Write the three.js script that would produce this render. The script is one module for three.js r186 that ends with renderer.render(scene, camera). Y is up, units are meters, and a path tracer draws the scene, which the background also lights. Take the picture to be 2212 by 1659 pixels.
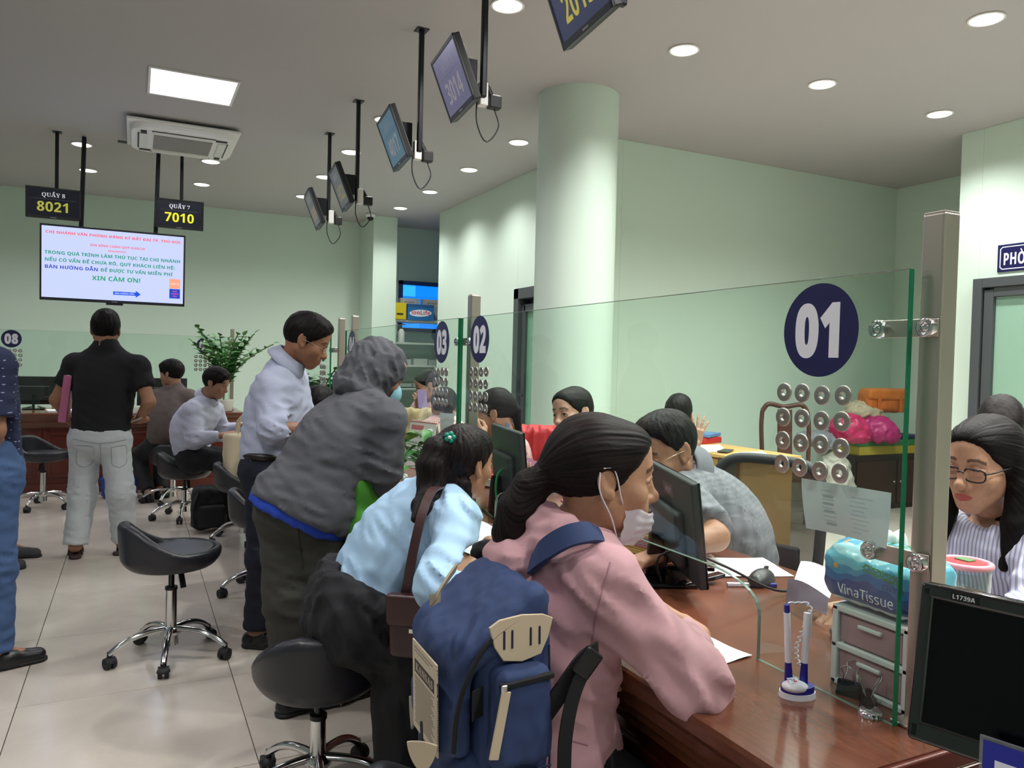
import * as THREE from 'three';
import { RoundedBoxGeometry } from 'three/addons/geometries/RoundedBoxGeometry.js';
import { mergeGeometries } from 'three/addons/utils/BufferGeometryUtils.js';
import { RectAreaLightUniformsLib } from 'three/addons/lights/RectAreaLightUniformsLib.js';
import { createNoise3D } from 'simplex-noise';

// ---------------------------------------------------------------- camera
RectAreaLightUniformsLib.init();
const scene = new THREE.Scene();
scene.background = new THREE.Color(0.02, 0.022, 0.022);
const FPX = 1665, CX = 1106, CY = 829.5, EYE = 1.39;
const V = (x, y, z) => new THREE.Vector3(x, y, z);
// room axes seen from the camera: up, and -z along the right hand counter
const upC = V(0.025, 1, 43.5 / FPX).normalize();
const awayC = V(290 - CX, CY - 766, -FPX); awayC.addScaledVector(upC, -awayC.dot(upC)).normalize();
const zC = awayC.clone().negate(), xC = upC.clone().cross(zC);
const camera = new THREE.PerspectiveCamera(2 * Math.atan(CY / FPX) * 180 / Math.PI, 2212 / 1659, 0.05, 60);
camera.position.set(0, EYE, 0);
camera.quaternion.setFromRotationMatrix(new THREE.Matrix4().makeBasis(V(xC.x, upC.x, zC.x), V(xC.y, upC.y, zC.y), V(xC.z, upC.z, zC.z)));
camera.updateMatrixWorld(true);
const renderer = new THREE.WebGLRenderer();
renderer.toneMapping = THREE.LinearToneMapping;
renderer.toneMappingExposure = 1.38;
renderer.shadowMap.enabled = true;

// a pixel of the photograph gives a direction; the distance comes from a plane or a depth in metres
const ray = (px, py) => { const c = [(px - CX) / FPX, (CY - py) / FPX, -1]; const f = (a) => a.x * c[0] + a.y * c[1] + a.z * c[2]; return V(f(xC), f(upC), f(zC)); };
const eye = () => V(0, EYE, 0);
const onY = (px, py, y) => { const r = ray(px, py); return eye().addScaledVector(r, (y - EYE) / r.y); };
const onX = (px, py, x) => { const r = ray(px, py); return eye().addScaledVector(r, x / r.x); };
const onZ = (px, py, z) => { const r = ray(px, py); return eye().addScaledVector(r, z / r.z); };
const atD = (px, py, d) => eye().addScaledVector(ray(px, py), d);

// ---------------------------------------------------------------- helpers
let seed = 7;
const rnd = () => { seed = (seed * 1664525 + 1013904223) >>> 0; return seed / 4294967296; };
const rr = (a, b) => a + (b - a) * rnd();
const noise3 = createNoise3D(rnd);
const clamp = (x, a, b) => Math.min(b, Math.max(a, x));
const sst = (a, b, x) => { const t = clamp((x - a) / (b - a), 0, 1); return t * t * (3 - 2 * t); };
const taken = new Map();
const numbered = (n) => { const k = taken.get(n) || 0; taken.set(n, k + 1); return k ? `${n}_${String(k).padStart(3, '0')}` : n; };
function tag(o, label, category, group) { o.userData.label = label; o.userData.category = category; if (group) o.userData.group = group; return o; }
function thing(name, label, category, pos = [0, 0, 0], turn = 0, group) {
  const o = new THREE.Group(); o.name = numbered(name); o.position.set(...pos); o.rotation.y = turn; scene.add(o);
  return tag(o, label, category, group);
}
function structure(name, geo, m, parent = scene) {
  const o = geo ? new THREE.Mesh(geo, m) : new THREE.Group(); o.name = parent === scene ? numbered(name) : name;
  if (parent === scene) o.userData.kind = 'structure';
  o.castShadow = o.receiveShadow = true; parent.add(o); return o;
}
function part(parent, name, geo, m, p = [0, 0, 0], r = [0, 0, 0], label) {
  const o = new THREE.Mesh(geo, m); o.name = name; o.position.set(...p); o.rotation.set(...r);
  o.castShadow = o.receiveShadow = true; if (label) o.userData.label = label; parent.add(o); return o;
}
function single(name, label, category, geo, m, p = [0, 0, 0], r = [0, 0, 0], group) {
  const o = part(scene, numbered(name), geo, m, p, r); return tag(o, label, category, group);
}
function copy(src, pos, turn, label, group) {
  const c = src.clone(); c.name = numbered(src.name.replace(/_\d{3}$/, '')); c.userData = { ...src.userData };
  c.position.set(...pos); c.rotation.y = turn; if (label) c.userData.label = label; if (group) c.userData.group = group; scene.add(c); return c;
}
const box = (w, h, d, r = 0.003) => new RoundedBoxGeometry(w, h, d, 2, Math.min(r, w / 2.01, h / 2.01, d / 2.01));
const cyl = (r1, r2, h, n = 24) => new THREE.CylinderGeometry(r1, r2, h, n);
const tube = (pts, r, n = 24, m = 8) => new THREE.TubeGeometry(new THREE.CatmullRomCurve3(pts.map((p) => Array.isArray(p) ? V(...p) : p)), n, r, m, false);
const lathe = (pts, n = 32) => new THREE.LatheGeometry(pts.map((p) => new THREE.Vector2(...p)), n);
const shift = (g, x, y, z) => g.translate(x, y, z);
const merge = (list) => mergeGeometries(list.map((g) => { const q = g.index ? g.toNonIndexed() : g; for (const k of Object.keys(q.attributes)) if (!['position', 'normal', 'uv'].includes(k)) q.deleteAttribute(k); return q; }));
const bar = (a, b, w, h) => { const A = Array.isArray(a) ? V(...a) : a, B = Array.isArray(b) ? V(...b) : b, L = A.distanceTo(B); const g = box(w, h, L, Math.min(w, h) * 0.25); const m = new THREE.Matrix4().lookAt(B, A, Math.abs(B.clone().sub(A).normalize().y) > 0.98 ? V(1, 0, 0) : V(0, 1, 0)); m.setPosition(A.clone().add(B).multiplyScalar(0.5)); return g.applyMatrix4(m); };
const M = (c, rough = 0.6, o = {}) => new THREE.MeshStandardMaterial({ color: c, roughness: rough, ...o });
const MP = (c, rough, o = {}) => new THREE.MeshPhysicalMaterial({ color: c, roughness: rough, ...o });
function canvasTex(w, h, draw, srgb = true) {
  const c = document.createElement('canvas'); c.width = w; c.height = h; const g = c.getContext('2d'); draw(g, w, h);
  const t = new THREE.CanvasTexture(c); if (srgb) t.colorSpace = THREE.SRGBColorSpace; t.magFilter = THREE.LinearFilter; t.anisotropy = 8; return t;
}
function dataTex(n, fn, srgb = true) {
  const d = new Uint8Array(n * n * 4);
  for (let y = 0; y < n; y++) for (let x = 0; x < n; x++) { const c = fn(x / n, y / n); const k = (y * n + x) * 4; for (let i = 0; i < 3; i++) d[k + i] = clamp(c[i], 0, 255); d[k + 3] = 255; }
  const t = new THREE.DataTexture(d, n, n); t.wrapS = t.wrapT = THREE.RepeatWrapping; t.magFilter = THREE.LinearFilter; t.minFilter = THREE.LinearMipmapLinearFilter; t.generateMipmaps = true; if (srgb) t.colorSpace = THREE.SRGBColorSpace; t.needsUpdate = true; return t;
}
// noise that repeats over the unit square
const tn = (u, v, f, s = 0) => { const a = u * 6.28318, b = v * 6.28318, R = f / 6.28318; return noise3(Math.cos(a) * R + s, Math.sin(a) * R + Math.cos(b) * R, Math.sin(b) * R + s * 1.7); };
const setUV = (g, fn) => { const p = g.attributes.position, n = g.attributes.normal, u = new Float32Array(p.count * 2); for (let i = 0; i < p.count; i++) { const q = fn(p.getX(i), p.getY(i), p.getZ(i), n.getX(i), n.getY(i), n.getZ(i)); u[2 * i] = q[0]; u[2 * i + 1] = q[1]; } g.setAttribute('uv', new THREE.BufferAttribute(u, 2)); return g; };
// box mapping in metres: the long grain runs along z (or y on upright faces)
const boxUV = (g, s = 1, along = 'z') => setUV(g, (x, y, z, nx, ny, nz) => { const a = along === 'z' ? z : along === 'x' ? x : y; let b; if (Math.abs(ny) > 0.6) b = along === 'x' ? z : x; else if (Math.abs(nx) > 0.6) b = along === 'y' ? z : y; else b = along === 'y' ? x : (along === 'x' ? y : y + x); return [a * s, b * s]; });

// ---------------------------------------------------------------- materials
const MAT = {
  wall: M('#d0e4d7', 0.75), ceil: M('#b4b2b3', 0.85), column: M('#d0e4d7', 0.45),
  chrome: M('#d8d8da', 0.12, { metalness: 1 }), steel: M('#c4bab0', 0.36, { metalness: 1 }), darkMetal: M('#24262a', 0.4, { metalness: 0.6 }),
  black: M('#141518', 0.5), blackGloss: M('#0b0c0f', 0.12), charcoal: M('#2c2e31', 0.55), rubber: M('#1b1c1e', 0.6),
  leather: M('#22232a', 0.38), white: M('#e9e9e6', 0.5), paper: M('#eceded', 0.85), frameGrey: M('#4a4f52', 0.4),
  redWood: null, wood: null, glass: MP('#e9f6ef', 0.02, { transmission: 1, thickness: 0, ior: 1.5, specularIntensity: 0.7 }),
  cutEdge: MP('#8fa79a', 0.2, { transmission: 0.5, thickness: 0 }), glassEdge: MP('#1d8a5e', 0.15, { transmission: 0.25, thickness: 0 }),
};
const woodTexture = (c0, c1, s) => dataTex(512, (u, v) => { const g = tn(u, v, 3, s) * 0.5 + 0.5; const line = Math.sin((v * 34 + tn(u * 1, v, 2.4, s + 3) * 2.2) * 6.28) * 0.5 + 0.5; const fine = tn(u, v * 1, 40, s + 9) * 0.5 + 0.5; const t = clamp(0.45 * g + 0.25 * line * (0.4 + 0.6 * g) + 0.3 * fine, 0, 1); return c0.map((a, i) => a + (c1[i] - a) * t); });
const woodTop = woodTexture([94, 53, 37], [116, 69, 49], 1), woodRed = woodTexture([82, 30, 20], [108, 44, 30], 5), woodPine = woodTexture([206, 160, 92], [226, 184, 116], 11);
woodTop.repeat.set(0.8, 2.2); woodRed.repeat.set(0.7, 1.6); woodPine.repeat.set(1.0, 2.0);
MAT.wood = MP('#ffffff', 0.22, { map: woodTop, clearcoat: 0.35, clearcoatRoughness: 0.12 });
MAT.redWood = MP('#ffffff', 0.3, { map: woodRed, clearcoat: 0.25, clearcoatRoughness: 0.2 });
MAT.pine = M('#ffffff', 0.45, { map: woodPine });

// ---------------------------------------------------------------- the lamps that light the hall
const CEIL = 3.5;
function panelLight(x, z) {
  const t = thing('ceiling_panel_light', 'square glowing led panel set flush in the ceiling', 'ceiling light', [x, CEIL, z], 0, 'square led ceiling panels');
  part(t, 'frame', merge([shift(box(0.64, 0.012, 0.02), 0, -0.006, 0.31), shift(box(0.64, 0.012, 0.02), 0, -0.006, -0.31), shift(box(0.02, 0.012, 0.6), 0.31, -0.006, 0), shift(box(0.02, 0.012, 0.6), -0.31, -0.006, 0)]), MAT.white);
  part(t, 'light_diffuser', box(0.6, 0.008, 0.6), M('#ffffff', 0.5, { emissive: '#f6f4ff', emissiveIntensity: 1.6 }), [0, -0.005, 0]);
  const L = new THREE.RectAreaLight('#f3f1ff', PANEL_POWER, 0.6, 0.6); L.position.set(0, -0.014, 0); L.rotation.x = -Math.PI / 2; t.add(L);
}
const PANEL_POWER = 8, SPOT_POWER = 11.5;
const ringGeo = lathe([[0.088, 0], [0.1, -0.002], [0.101, -0.006], [0.097, -0.009], [0.09, -0.01], [0.087, -0.006]], 32), discGeo = lathe([[0.0001, -0.014], [0.05, -0.013], [0.08, -0.0105], [0.089, -0.006], [0.089, -0.001]], 28);
const lampGlow = M('#ffffff', 0.5, { emissive: '#fffaf0', emissiveIntensity: 3 });
function downlight(x, z) {
  const t = thing('ceiling_downlight', 'round white recessed downlight glowing in the ceiling', 'ceiling light', [x, CEIL, z], 0, 'round recessed ceiling downlights');
  part(t, 'trim_ring', ringGeo, MAT.white); part(t, 'light_diffuser', discGeo, lampGlow);
  const L = new THREE.SpotLight('#fffdf9', SPOT_POWER * (x < 2.5 && z < -8.5 ? 0.38 : x < 1.2 || z < -6 ? 0.62 : 1), 0, 1.22, 0.85, 2); L.position.set(0, -0.02, 0); L.target.position.set(0, -2, 0); L.shadow.radius = 3.5; L.castShadow = true; t.add(L); t.add(L.target);
}
for (const [x, z] of [[-0.5, -8.98], [-0.5, -10.2], [0.72, -9], [0.72, -10.25], [1.95, -4.16], [1.95, -6.62], [1.95, -7.82], [1.95, -9.04], [1.95, -10.27], [3.25, -4.16], [3.26, -6.63], [3.26, -7.84], [3.27, -9.11], [3.27, -10.29], [4.51, -4.15], [5.83, -4.15], [4.5, -2.93], [5.83, -2.93], [3.25, -2.93], [1.95, -2.93],
  // the same grid goes on outside the picture
  [1.95, -1.7], [3.25, -1.7], [4.5, -1.7], [1.95, -0.5], [3.25, -0.5], [4.5, -0.5], [-0.5, -2.93], [-0.5, -1.7], [-1.75, -8.98], [-1.75, -10.2], [-3, -8.98], [1.95, 0.7], [3.25, 0.7]]) downlight(x, z);
for (const [x, z] of [[0.39, -6.61], [-2.2, -6.61], [-2.2, -3.8], [0.2, 0.9], [-2.2, 0.9]]) panelLight(x, z);

// ================================================================ THE ROOM
const XL = -5, ZB = -11.75, ZF = 3.2, XR = 7.82;
// floor: 0.8 m porcelain tiles with fine dark joints
{
  const stone = dataTex(512, (u, v) => { const a = tn(u, v, 3, 20) * 0.5 + tn(u, v, 9, 23) * 0.25 + tn(u, v, 40, 25) * 0.12; const k = 1 + a * 0.055; return [196 * k, 187 * k, 177 * k]; });
  const tileMats = [0, 1, 2, 3].map((i) => { const t = stone.clone(); t.repeat.set(0.62, 0.62); t.offset.set(i * 0.37, i * 0.61); t.rotation = i * 1.57; t.needsUpdate = true; return M('#ffffff', 0.17, { map: t }); });
  const floor = structure('floor');
  part(floor, 'screed', box(XR - XL + 0.4, 0.2, ZF - ZB + 0.4, 0.001), M('#4e473f', 0.9), [(XL + XR) / 2, -0.108, (ZF + ZB) / 2]);
  const g = new RoundedBoxGeometry(0.797, 0.02, 0.797, 1, 0.0012); g.computeVertexNormals();
  const simple = new THREE.BoxGeometry(0.797, 0.02, 0.797);
  const rest = [];
  let n = 0;
  for (let i = -7; i < 11; i++) for (let j = -1; j < 19; j++) {
    const x = -0.4 + 0.8 * (i + 0.5), z = 0.5 - 0.8 * (j + 0.5) - 0.01;
    if (x < XL - 0.3 || x > XR + 0.3 || z < ZB - 0.3) continue;
    const c = V(x, 0, z).sub(camera.position).applyQuaternion(camera.quaternion.clone().invert());
    const seen = c.z < -0.6 && Math.abs(c.x / -c.z) < 0.85;
    if (seen && n < 300) { n++; part(floor, 'tile', g, tileMats[(i * 7 + j * 3 + 70) % 4], [x, -0.0098, z]); } else rest.push(shift(simple.clone(), x, -0.0098, z));
  }
  for (let i = -7; i < 11; i++) for (let j = 0; j < 5; j++) rest.push(shift(simple.clone(), -0.4 + 0.8 * (i + 0.5), -0.0098, 1.29 + 0.8 * j - 0.4 + 0.4));
  const r = part(floor, 'tile', merge(rest), tileMats[0]); r.userData.kind = 'stuff';
}
structure('ceiling', shift(box(XR - XL + 0.4, 0.2, ZF - ZB + 0.4, 0.001), (XL + XR) / 2, CEIL + 0.1, (ZF + ZB) / 2), MAT.ceil);
const wallBox = (name, x0, x1, z0, z1, y0 = 0, y1 = CEIL, m = MAT.wall) => structure(name, shift(box(Math.abs(x1 - x0), y1 - y0, Math.abs(z1 - z0), 0.004), (x0 + x1) / 2, (y0 + y1) / 2, (z0 + z1) / 2), m);
// back wall, with the opening of the blue window to the right of the square pillar
wallBox('wall_back', XL - 0.2, 3.73, ZB - 0.2, ZB);
wallBox('wall_back', 4.75, 5.4, ZB - 0.2, ZB);
wallBox('wall_back', 3.73, 4.75, ZB - 0.2, ZB, 2.66, CEIL);
wallBox('wall_back', 3.73, 4.75, ZB - 0.2, ZB, 0, 1.86);
wallBox('wall_alcove_right', 5.2, 5.4, ZB, -10.0);
// wall behind the clerks: a door is let into it
wallBox('wall_right', 3.86, 5.4, -10.32, -10.12);
wallBox('wall_right', 3.86, 4.06, -10.12, -7.8);
wallBox('wall_right', 3.86, 4.06, -7.8, -6.95, 2.23, CEIL);
wallBox('wall_right', 3.86, 4.06, -6.95, -6.05);
wallBox('wall_right', 4.06, XR, -6.25, -6.05, 0, CEIL);
wallBox('wall_right', XR, XR + 0.2, -6.25, -4.2);
wallBox('wall_right', 6.49, XR + 0.2, -4.4, -4.2);
wallBox('wall_right', 6.49, 6.69, -3.2, ZF);
wallBox('wall_right', 6.49, 6.69, -4.2, -3.2, 2.21, CEIL);
wallBox('wall_left', XL - 0.2, XL, ZB, ZF + 0.2);
wallBox('wall_front', XL, XR, ZF, ZF + 0.2);
structure('pillar', shift(box(0.36, CEIL, 0.75, 0.006), 3.28, CEIL / 2, -11.38), MAT.wall);
structure('column', shift(cyl(0.315, 0.315, CEIL, 64), 3.12, CEIL / 2, -5.29), MAT.column);
// door beside the round column (grey metal frame, green glass leaf)
{
  const d = structure('door_1');
  const f = [[-7.8, -7.68, 0, 2.23], [-7.07, -6.95, 0, 2.23]];
  part(d, 'door_frame', merge([...f.map(([a, b, y0, y1]) => shift(box(0.16, y1 - y0, b - a, 0.006), 3.9, (y0 + y1) / 2, (a + b) / 2)), shift(box(0.16, 0.12, 0.85, 0.006), 3.9, 2.17, -7.375)]), MAT.frameGrey);
  part(d, 'door_stile', merge([shift(box(0.05, 2.03, 0.08, 0.004), 3.89, 1.03, -7.63), shift(box(0.05, 2.03, 0.08, 0.004), 3.89, 1.03, -7.12), shift(box(0.05, 0.08, 0.5, 0.004), 3.89, 2.01, -7.375)]), MAT.frameGrey);
  part(d, 'pane', box(0.008, 1.95, 0.44, 0.002), MP('#9fd8bd', 0.12, { transmission: 0.5, thickness: 0 }), [3.9, 1.0, -7.375]);
  part(d, 'door_handle', merge([bar([3.86, 1.05, -7.62], [3.81, 1.05, -7.62], 0.02, 0.02), bar([3.81, 1.05, -7.63], [3.81, 1.05, -7.5], 0.02, 0.02)]), MAT.black);
}
// door at the right end, its sign above it
{
  const d = structure('door_2');
  part(d, 'door_frame', merge([shift(box(0.12, 2.21, 0.08, 0.006), 6.47, 1.105, -4.16), shift(box(0.12, 2.21, 0.08, 0.006), 6.47, 1.105, -3.24), shift(box(0.12, 0.08, 0.84, 0.006), 6.47, 2.17, -3.7)]), MAT.frameGrey);
  part(d, 'door_stile', merge([shift(box(0.06, 2.1, 0.08, 0.005), 6.46, 1.06, -4.07), shift(box(0.06, 2.1, 0.08, 0.005), 6.46, 1.06, -3.33), shift(box(0.06, 0.08, 0.66, 0.005), 6.46, 2.09, -3.7), shift(box(0.06, 0.2, 0.66, 0.005), 6.46, 0.11, -3.7)]), MAT.frameGrey);
  part(d, 'pane', box(0.008, 1.84, 0.66, 0.002), MP('#b4dcc6', 0.1, { transmission: 0.4, thickness: 0 }), [6.47, 1.13, -3.7]);
  const signTex = canvasTex(1024, 256, (g, w, h) => { g.fillStyle = '#17174f'; g.fillRect(0, 0, w, h); g.strokeStyle = '#f2f2fa'; g.lineWidth = 9; const q = 22, c = 20; g.beginPath(); g.moveTo(q + c, q); g.lineTo(w - q - c, q); g.lineTo(w - q, q + c); g.lineTo(w - q, h - q - c); g.lineTo(w - q - c, h - q); g.lineTo(q + c, h - q); g.lineTo(q, h - q - c); g.lineTo(q, q + c); g.closePath(); g.stroke(); g.fillStyle = '#f4f4fb'; g.save(); g.translate(46, 196); g.scale(0.78, 1.25); viet(g, 'PHÒNG T', 0, 0, 128, 'sans-serif', 560); g.restore(); });
  const s = thing('door_sign', 'navy room sign with white lettering above the grey framed door', 'sign', [6.485, 2.37, -3.58]);
  part(s, 'sign_board', box(0.012, 0.225, 0.92, 0.003), M('#17174f', 0.4));
  const g = new THREE.PlaneGeometry(0.91, 0.22); part(s, 'sign_face', g, M('#ffffff', 0.35, { map: signTex }), [-0.0075, 0, 0], [0, -Math.PI / 2, 0]);
}
// blue lit window in the far alcove
{
  const w = structure('window_1');
  part(w, 'window_frame', merge([shift(box(1.02, 0.06, 0.1), 4.24, 2.63, ZB + 0.0), shift(box(1.02, 0.06, 0.1), 4.24, 1.89, ZB), shift(box(0.06, 0.8, 0.1), 3.76, 2.26, ZB), shift(box(0.06, 0.8, 0.1), 4.72, 2.26, ZB), shift(box(1.0, 0.04, 0.08), 4.24, 2.13, ZB)]), M('#1a3f78', 0.5));
  const blue = (e) => M('#0a64d8', 0.3, { emissive: e, emissiveIntensity: 1 });
  for (const [x0, x1, y0, y1, c] of [[3.79, 4.02, 2.42, 2.6, '#2fa4ff'], [4.02, 4.69, 2.42, 2.6, '#0a78f0'], [3.79, 4.69, 2.15, 2.42, '#0b74ee'], [3.79, 4.1, 1.92, 2.11, '#1c8fff'], [4.1, 4.69, 1.92, 2.11, '#0d7df2']]) part(w, 'window_pane', box(x1 - x0 - 0.004, y1 - y0 - 0.004, 0.01, 0.001), blue(c), [(x0 + x1) / 2, (y0 + y1) / 2, ZB - 0.02]);
}
// grey ceiling cassette of the air conditioner
{
  const t = thing('air_conditioner', 'white ceiling cassette air conditioner with grey intake grille', 'air conditioner', [0.39, CEIL - 0.03, -8.05]);
  const w = MAT.white, g = M('#8f8f8c', 0.7);
  part(t, 'housing', box(0.95, 0.03, 0.95, 0.012), w, [0, -0.012, 0]);
  const sh = new THREE.Shape(); const rx = 0.43, c = 0.16; sh.moveTo(-rx + c, -rx); sh.lineTo(rx - c, -rx); sh.quadraticCurveTo(rx, -rx, rx, -rx + c); sh.lineTo(rx, rx - c); sh.quadraticCurveTo(rx, rx, rx - c, rx); sh.lineTo(-rx + c, rx); sh.quadraticCurveTo(-rx, rx, -rx, rx - c); sh.lineTo(-rx, -rx + c); sh.quadraticCurveTo(-rx, -rx, -rx + c, -rx);
  part(t, 'face_panel', new THREE.ExtrudeGeometry(sh, { depth: 0.03, bevelEnabled: true, bevelSize: 0.014, bevelThickness: 0.02, bevelSegments: 3 }), w, [0, -0.03, 0], [Math.PI / 2, 0, 0]);
  part(t, 'grille', box(0.5, 0.01, 0.5, 0.004), g, [0, -0.082, 0]);
  for (let i = 0; i < 14; i++) part(t, 'grille_slat', box(0.49, 0.006, 0.012, 0.002), M('#a9a9a5', 0.7), [0, -0.088, -0.235 + i * 0.036]);
  for (const a of [0, 1, 2, 3]) { const l = part(t, 'louver', box(0.52, 0.012, 0.075, 0.005), M('#dededa', 0.5), [Math.sin(a * Math.PI / 2) * 0.335, -0.083, Math.cos(a * Math.PI / 2) * 0.335], [0, a * Math.PI / 2, 0]); part(l, 'air_slot', box(0.54, 0.006, 0.014, 0.002), M('#33363a', 0.8), [0, 0, 0.042]); part(l, 'air_slot', box(0.1, 0.006, 0.05, 0.002), M('#33363a', 0.8), [0.32, 0, 0]); }
}
{
  const t = thing('security_camera', 'small white dome security camera at the pillar top', 'camera', [3.02, CEIL, -10.9]);
  part(t, 'dome_base', lathe([[0.0001, 0], [0.07, 0], [0.07, -0.03], [0.06, -0.06], [0.0001, -0.06]], 24), MAT.white); part(t, 'dome', new THREE.SphereGeometry(0.046, 20, 14), MAT.blackGloss, [0, -0.066, 0]);
}

// Vietnamese capitals: the base letter with its marks set by hand
function viet(g, str, x, y, size, font, wd) {
  g.font = `bold ${size}px ${font}`; g.textAlign = 'left';
  const chars = [...str.normalize('NFD')].reduce((a, c) => { if (/[\u0300-\u036f]/.test(c)) a[a.length - 1][1].push(c.charCodeAt(0)); else a.push([c, []]); return a; }, []);
  const total = chars.reduce((s, [c]) => s + g.measureText(c).width, 0);
  g.save(); g.translate(x, y); if (wd) g.scale(wd / total, 1); else g.translate(-total / 2, 0);
  g.lineWidth = size * 0.085; g.lineCap = 'round'; g.strokeStyle = g.fillStyle; let u = 0;
  for (const [c, marks] of chars) {
    const w = g.measureText(c).width; g.fillText(c, u, 0); const m = u + w / 2, t = -size * 0.76, e = size; let up = 0;
    const ln = (...p) => { g.beginPath(); g.moveTo(m + p[0] * e, t + p[1] * e); for (let i = 2; i < p.length; i += 2) g.lineTo(m + p[i] * e, t + p[i + 1] * e); g.stroke(); };
    for (const k of marks) {
      if (k === 0x302) { ln(-0.13, 0, 0, -0.1, 0.13, 0); up = 1; } else if (k === 0x306) { ln(-0.12, -0.09, -0.06, -0.01, 0.06, -0.01, 0.12, -0.09); up = 1; }
      else if (k === 0x31b) ln(w / 2 / e - 0.06, 0.06, w / 2 / e + 0.04, 0.02, w / 2 / e + 0.04, -0.06);
      else if (k === 0x323) { g.beginPath(); g.arc(m, size * 0.14, size * 0.065, 0, 7); g.fill(); }
      else { const a = up ? 0.15 : 0, b = up ? -0.1 : 0; if (k === 0x301) ln(a - 0.02, b, a + 0.09, b - 0.11); else if (k === 0x300) ln(a + 0.03, b, a - 0.08, b - 0.11); else if (k === 0x303) ln(-0.13, b - 0.02, -0.05, b - 0.08, 0.05, b - 0.02, 0.13, b - 0.08); else if (k === 0x309) ln(a - 0.03, b - 0.12, a + 0.05, b - 0.09, a + 0.01, b - 0.01); }
    }
    u += w;
  }
  g.restore();
}
// ================================================================ HANGING SCREENS
function queueTexture(top, num, c, bg, head = '#e9e6f2') {
  return canvasTex(512, 300, (g, w, h) => { g.fillStyle = bg || '#0d0e1c'; g.fillRect(0, 0, w, h); g.textAlign = 'center'; g.fillStyle = head; if (top) viet(g, top, w / 2, 86, 62, 'serif'); g.textAlign = 'center'; g.fillStyle = '#55586a'; g.fillRect(40, 112, w - 80, 3); g.fillStyle = c; g.save(); g.translate(w / 2, 252); g.scale(1.0, 1); g.font = 'bold 152px sans-serif'; g.fillText(num, 0, 0); g.restore(); });
}
function hangingScreen(o) {
  const t = thing(o.name || 'queue_display', o.label, 'display', [o.pole[0], CEIL, o.pole[1]], 0, o.group);
  const S = o.screen, W = o.w, H = o.h;   // S centre in the world
  const s = new THREE.Group();
  const mount = part(t, 'ceiling_plate', box(0.08, 0.006, 0.08), MAT.darkMetal, [0, -0.004, 0]);
  void mount; void s;
  for (const dx of o.poles || [0]) part(t, 'pole', bar([dx, -0.004, 0], [dx + (o.lean || 0), S[1] - CEIL - (o.poleEnd ?? 0.05), 0], o.pw || 0.032, o.pw || 0.032), MAT.darkMetal);
  const frame = part(t, 'screen_case', box(W, H, o.th || 0.04, 0.008), MAT.black, [S[0] - o.pole[0], S[1] - CEIL, S[2] - o.pole[1]], [0, 0, 0]);
  frame.rotation.set(o.tilt || 0, o.turn || 0, 0, 'YXZ');
  const z = (o.th || 0.04) / 2;
  part(frame, 'screen_bezel', merge([shift(box(W, 0.018, 0.012, 0.003), 0, H / 2 - 0.009, z), shift(box(W, o.chin || 0.028, 0.012, 0.003), 0, -H / 2 + (o.chin || 0.028) / 2, z), shift(box(0.016, H, 0.012, 0.003), -W / 2 + 0.008, 0, z), shift(box(0.016, H, 0.012, 0.003), W / 2 - 0.008, 0, z)]), o.bezel || MAT.charcoal);
  part(frame, 'screen', new THREE.PlaneGeometry(W - 0.03, H - 0.044), M('#0c0d12', o.gloss ?? 0.2, { emissive: '#ffffff', emissiveMap: o.tex, emissiveIntensity: o.glow }), [0, 0.006, z + 0.002]);
  if (o.nolabel !== true) part(frame, 'badge', box(0.05, 0.007, 0.002, 0.001), M('#a9abb0', 0.3), [0, -H / 2 + 0.012, z + 0.007]);
  if (o.box) {
    const bk = V(0, 0, -1).applyEuler(frame.rotation);
    const base = V(S[0] - o.pole[0], S[1] - CEIL, S[2] - o.pole[1]).addScaledVector(bk, 0.1);
    part(t, 'mount_bracket', box(0.12, 0.16, 0.1, 0.006), MAT.darkMetal, base.clone().addScaledVector(bk, -0.045).toArray(), [0, o.turn, 0]);
    part(t, 'power_socket', box(0.05, 0.12, 0.05, 0.006), MAT.white, base.clone().add(V(0.05, -0.1, 0.02)).toArray());
    const a = part(t, 'power_adapter', box(0.07, 0.07, 0.05, 0.008), MAT.black, base.clone().add(V(0.12, -0.13, 0.02)).toArray());
    part(a, 'plug', cyl(0.016, 0.02, 0.08, 12), MAT.black, [-0.03, 0.05, 0.0], [0, 0, 0.5]);
    const q = base.clone().add(V(0.12, -0.16, 0.02));
    part(t, 'cable', tube([q, q.clone().add(V(0.02, -0.1, 0.02)), q.clone().add(V(-0.05, -0.19, 0.02)), q.clone().add(V(-0.1, -0.1, 0.01)), q.clone().add(V(-0.1, 0.05, 0))], 0.004), MAT.black);
  }
  return t;
}
const rowScreens = [
  ['2013', '#b9ac48', '#3a3e58', 'large digits 2013 on the hanging queue screen above window 01', [1250, -32], 0.6, -2.55, 0.5],
  ['3014', '#989199', '#6d6b8a', 'violet hanging queue screen reading 3014', [984, 172], 0.5, -3.78, 0.42],
  ['4017', '#97949c', '#55798c', 'teal hanging queue screen reading 4017', [853, 300], 0.45, -4.85, 0.42],
  ['5022', '#85784c', '#54565c', 'dim grey hanging queue screen reading 5022 in yellow digits', [738, 405], 0.6, -6.32, 0.36],
  ['6009', '#8a6f54', '#54565c', 'dim grey hanging queue screen reading 6009, farthest of its row', [680, 452], 0.6, -7.36, 0.36],
];
const poleZ = [-2.45, -3.73, -4.73, -6.27, -7.3];
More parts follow.
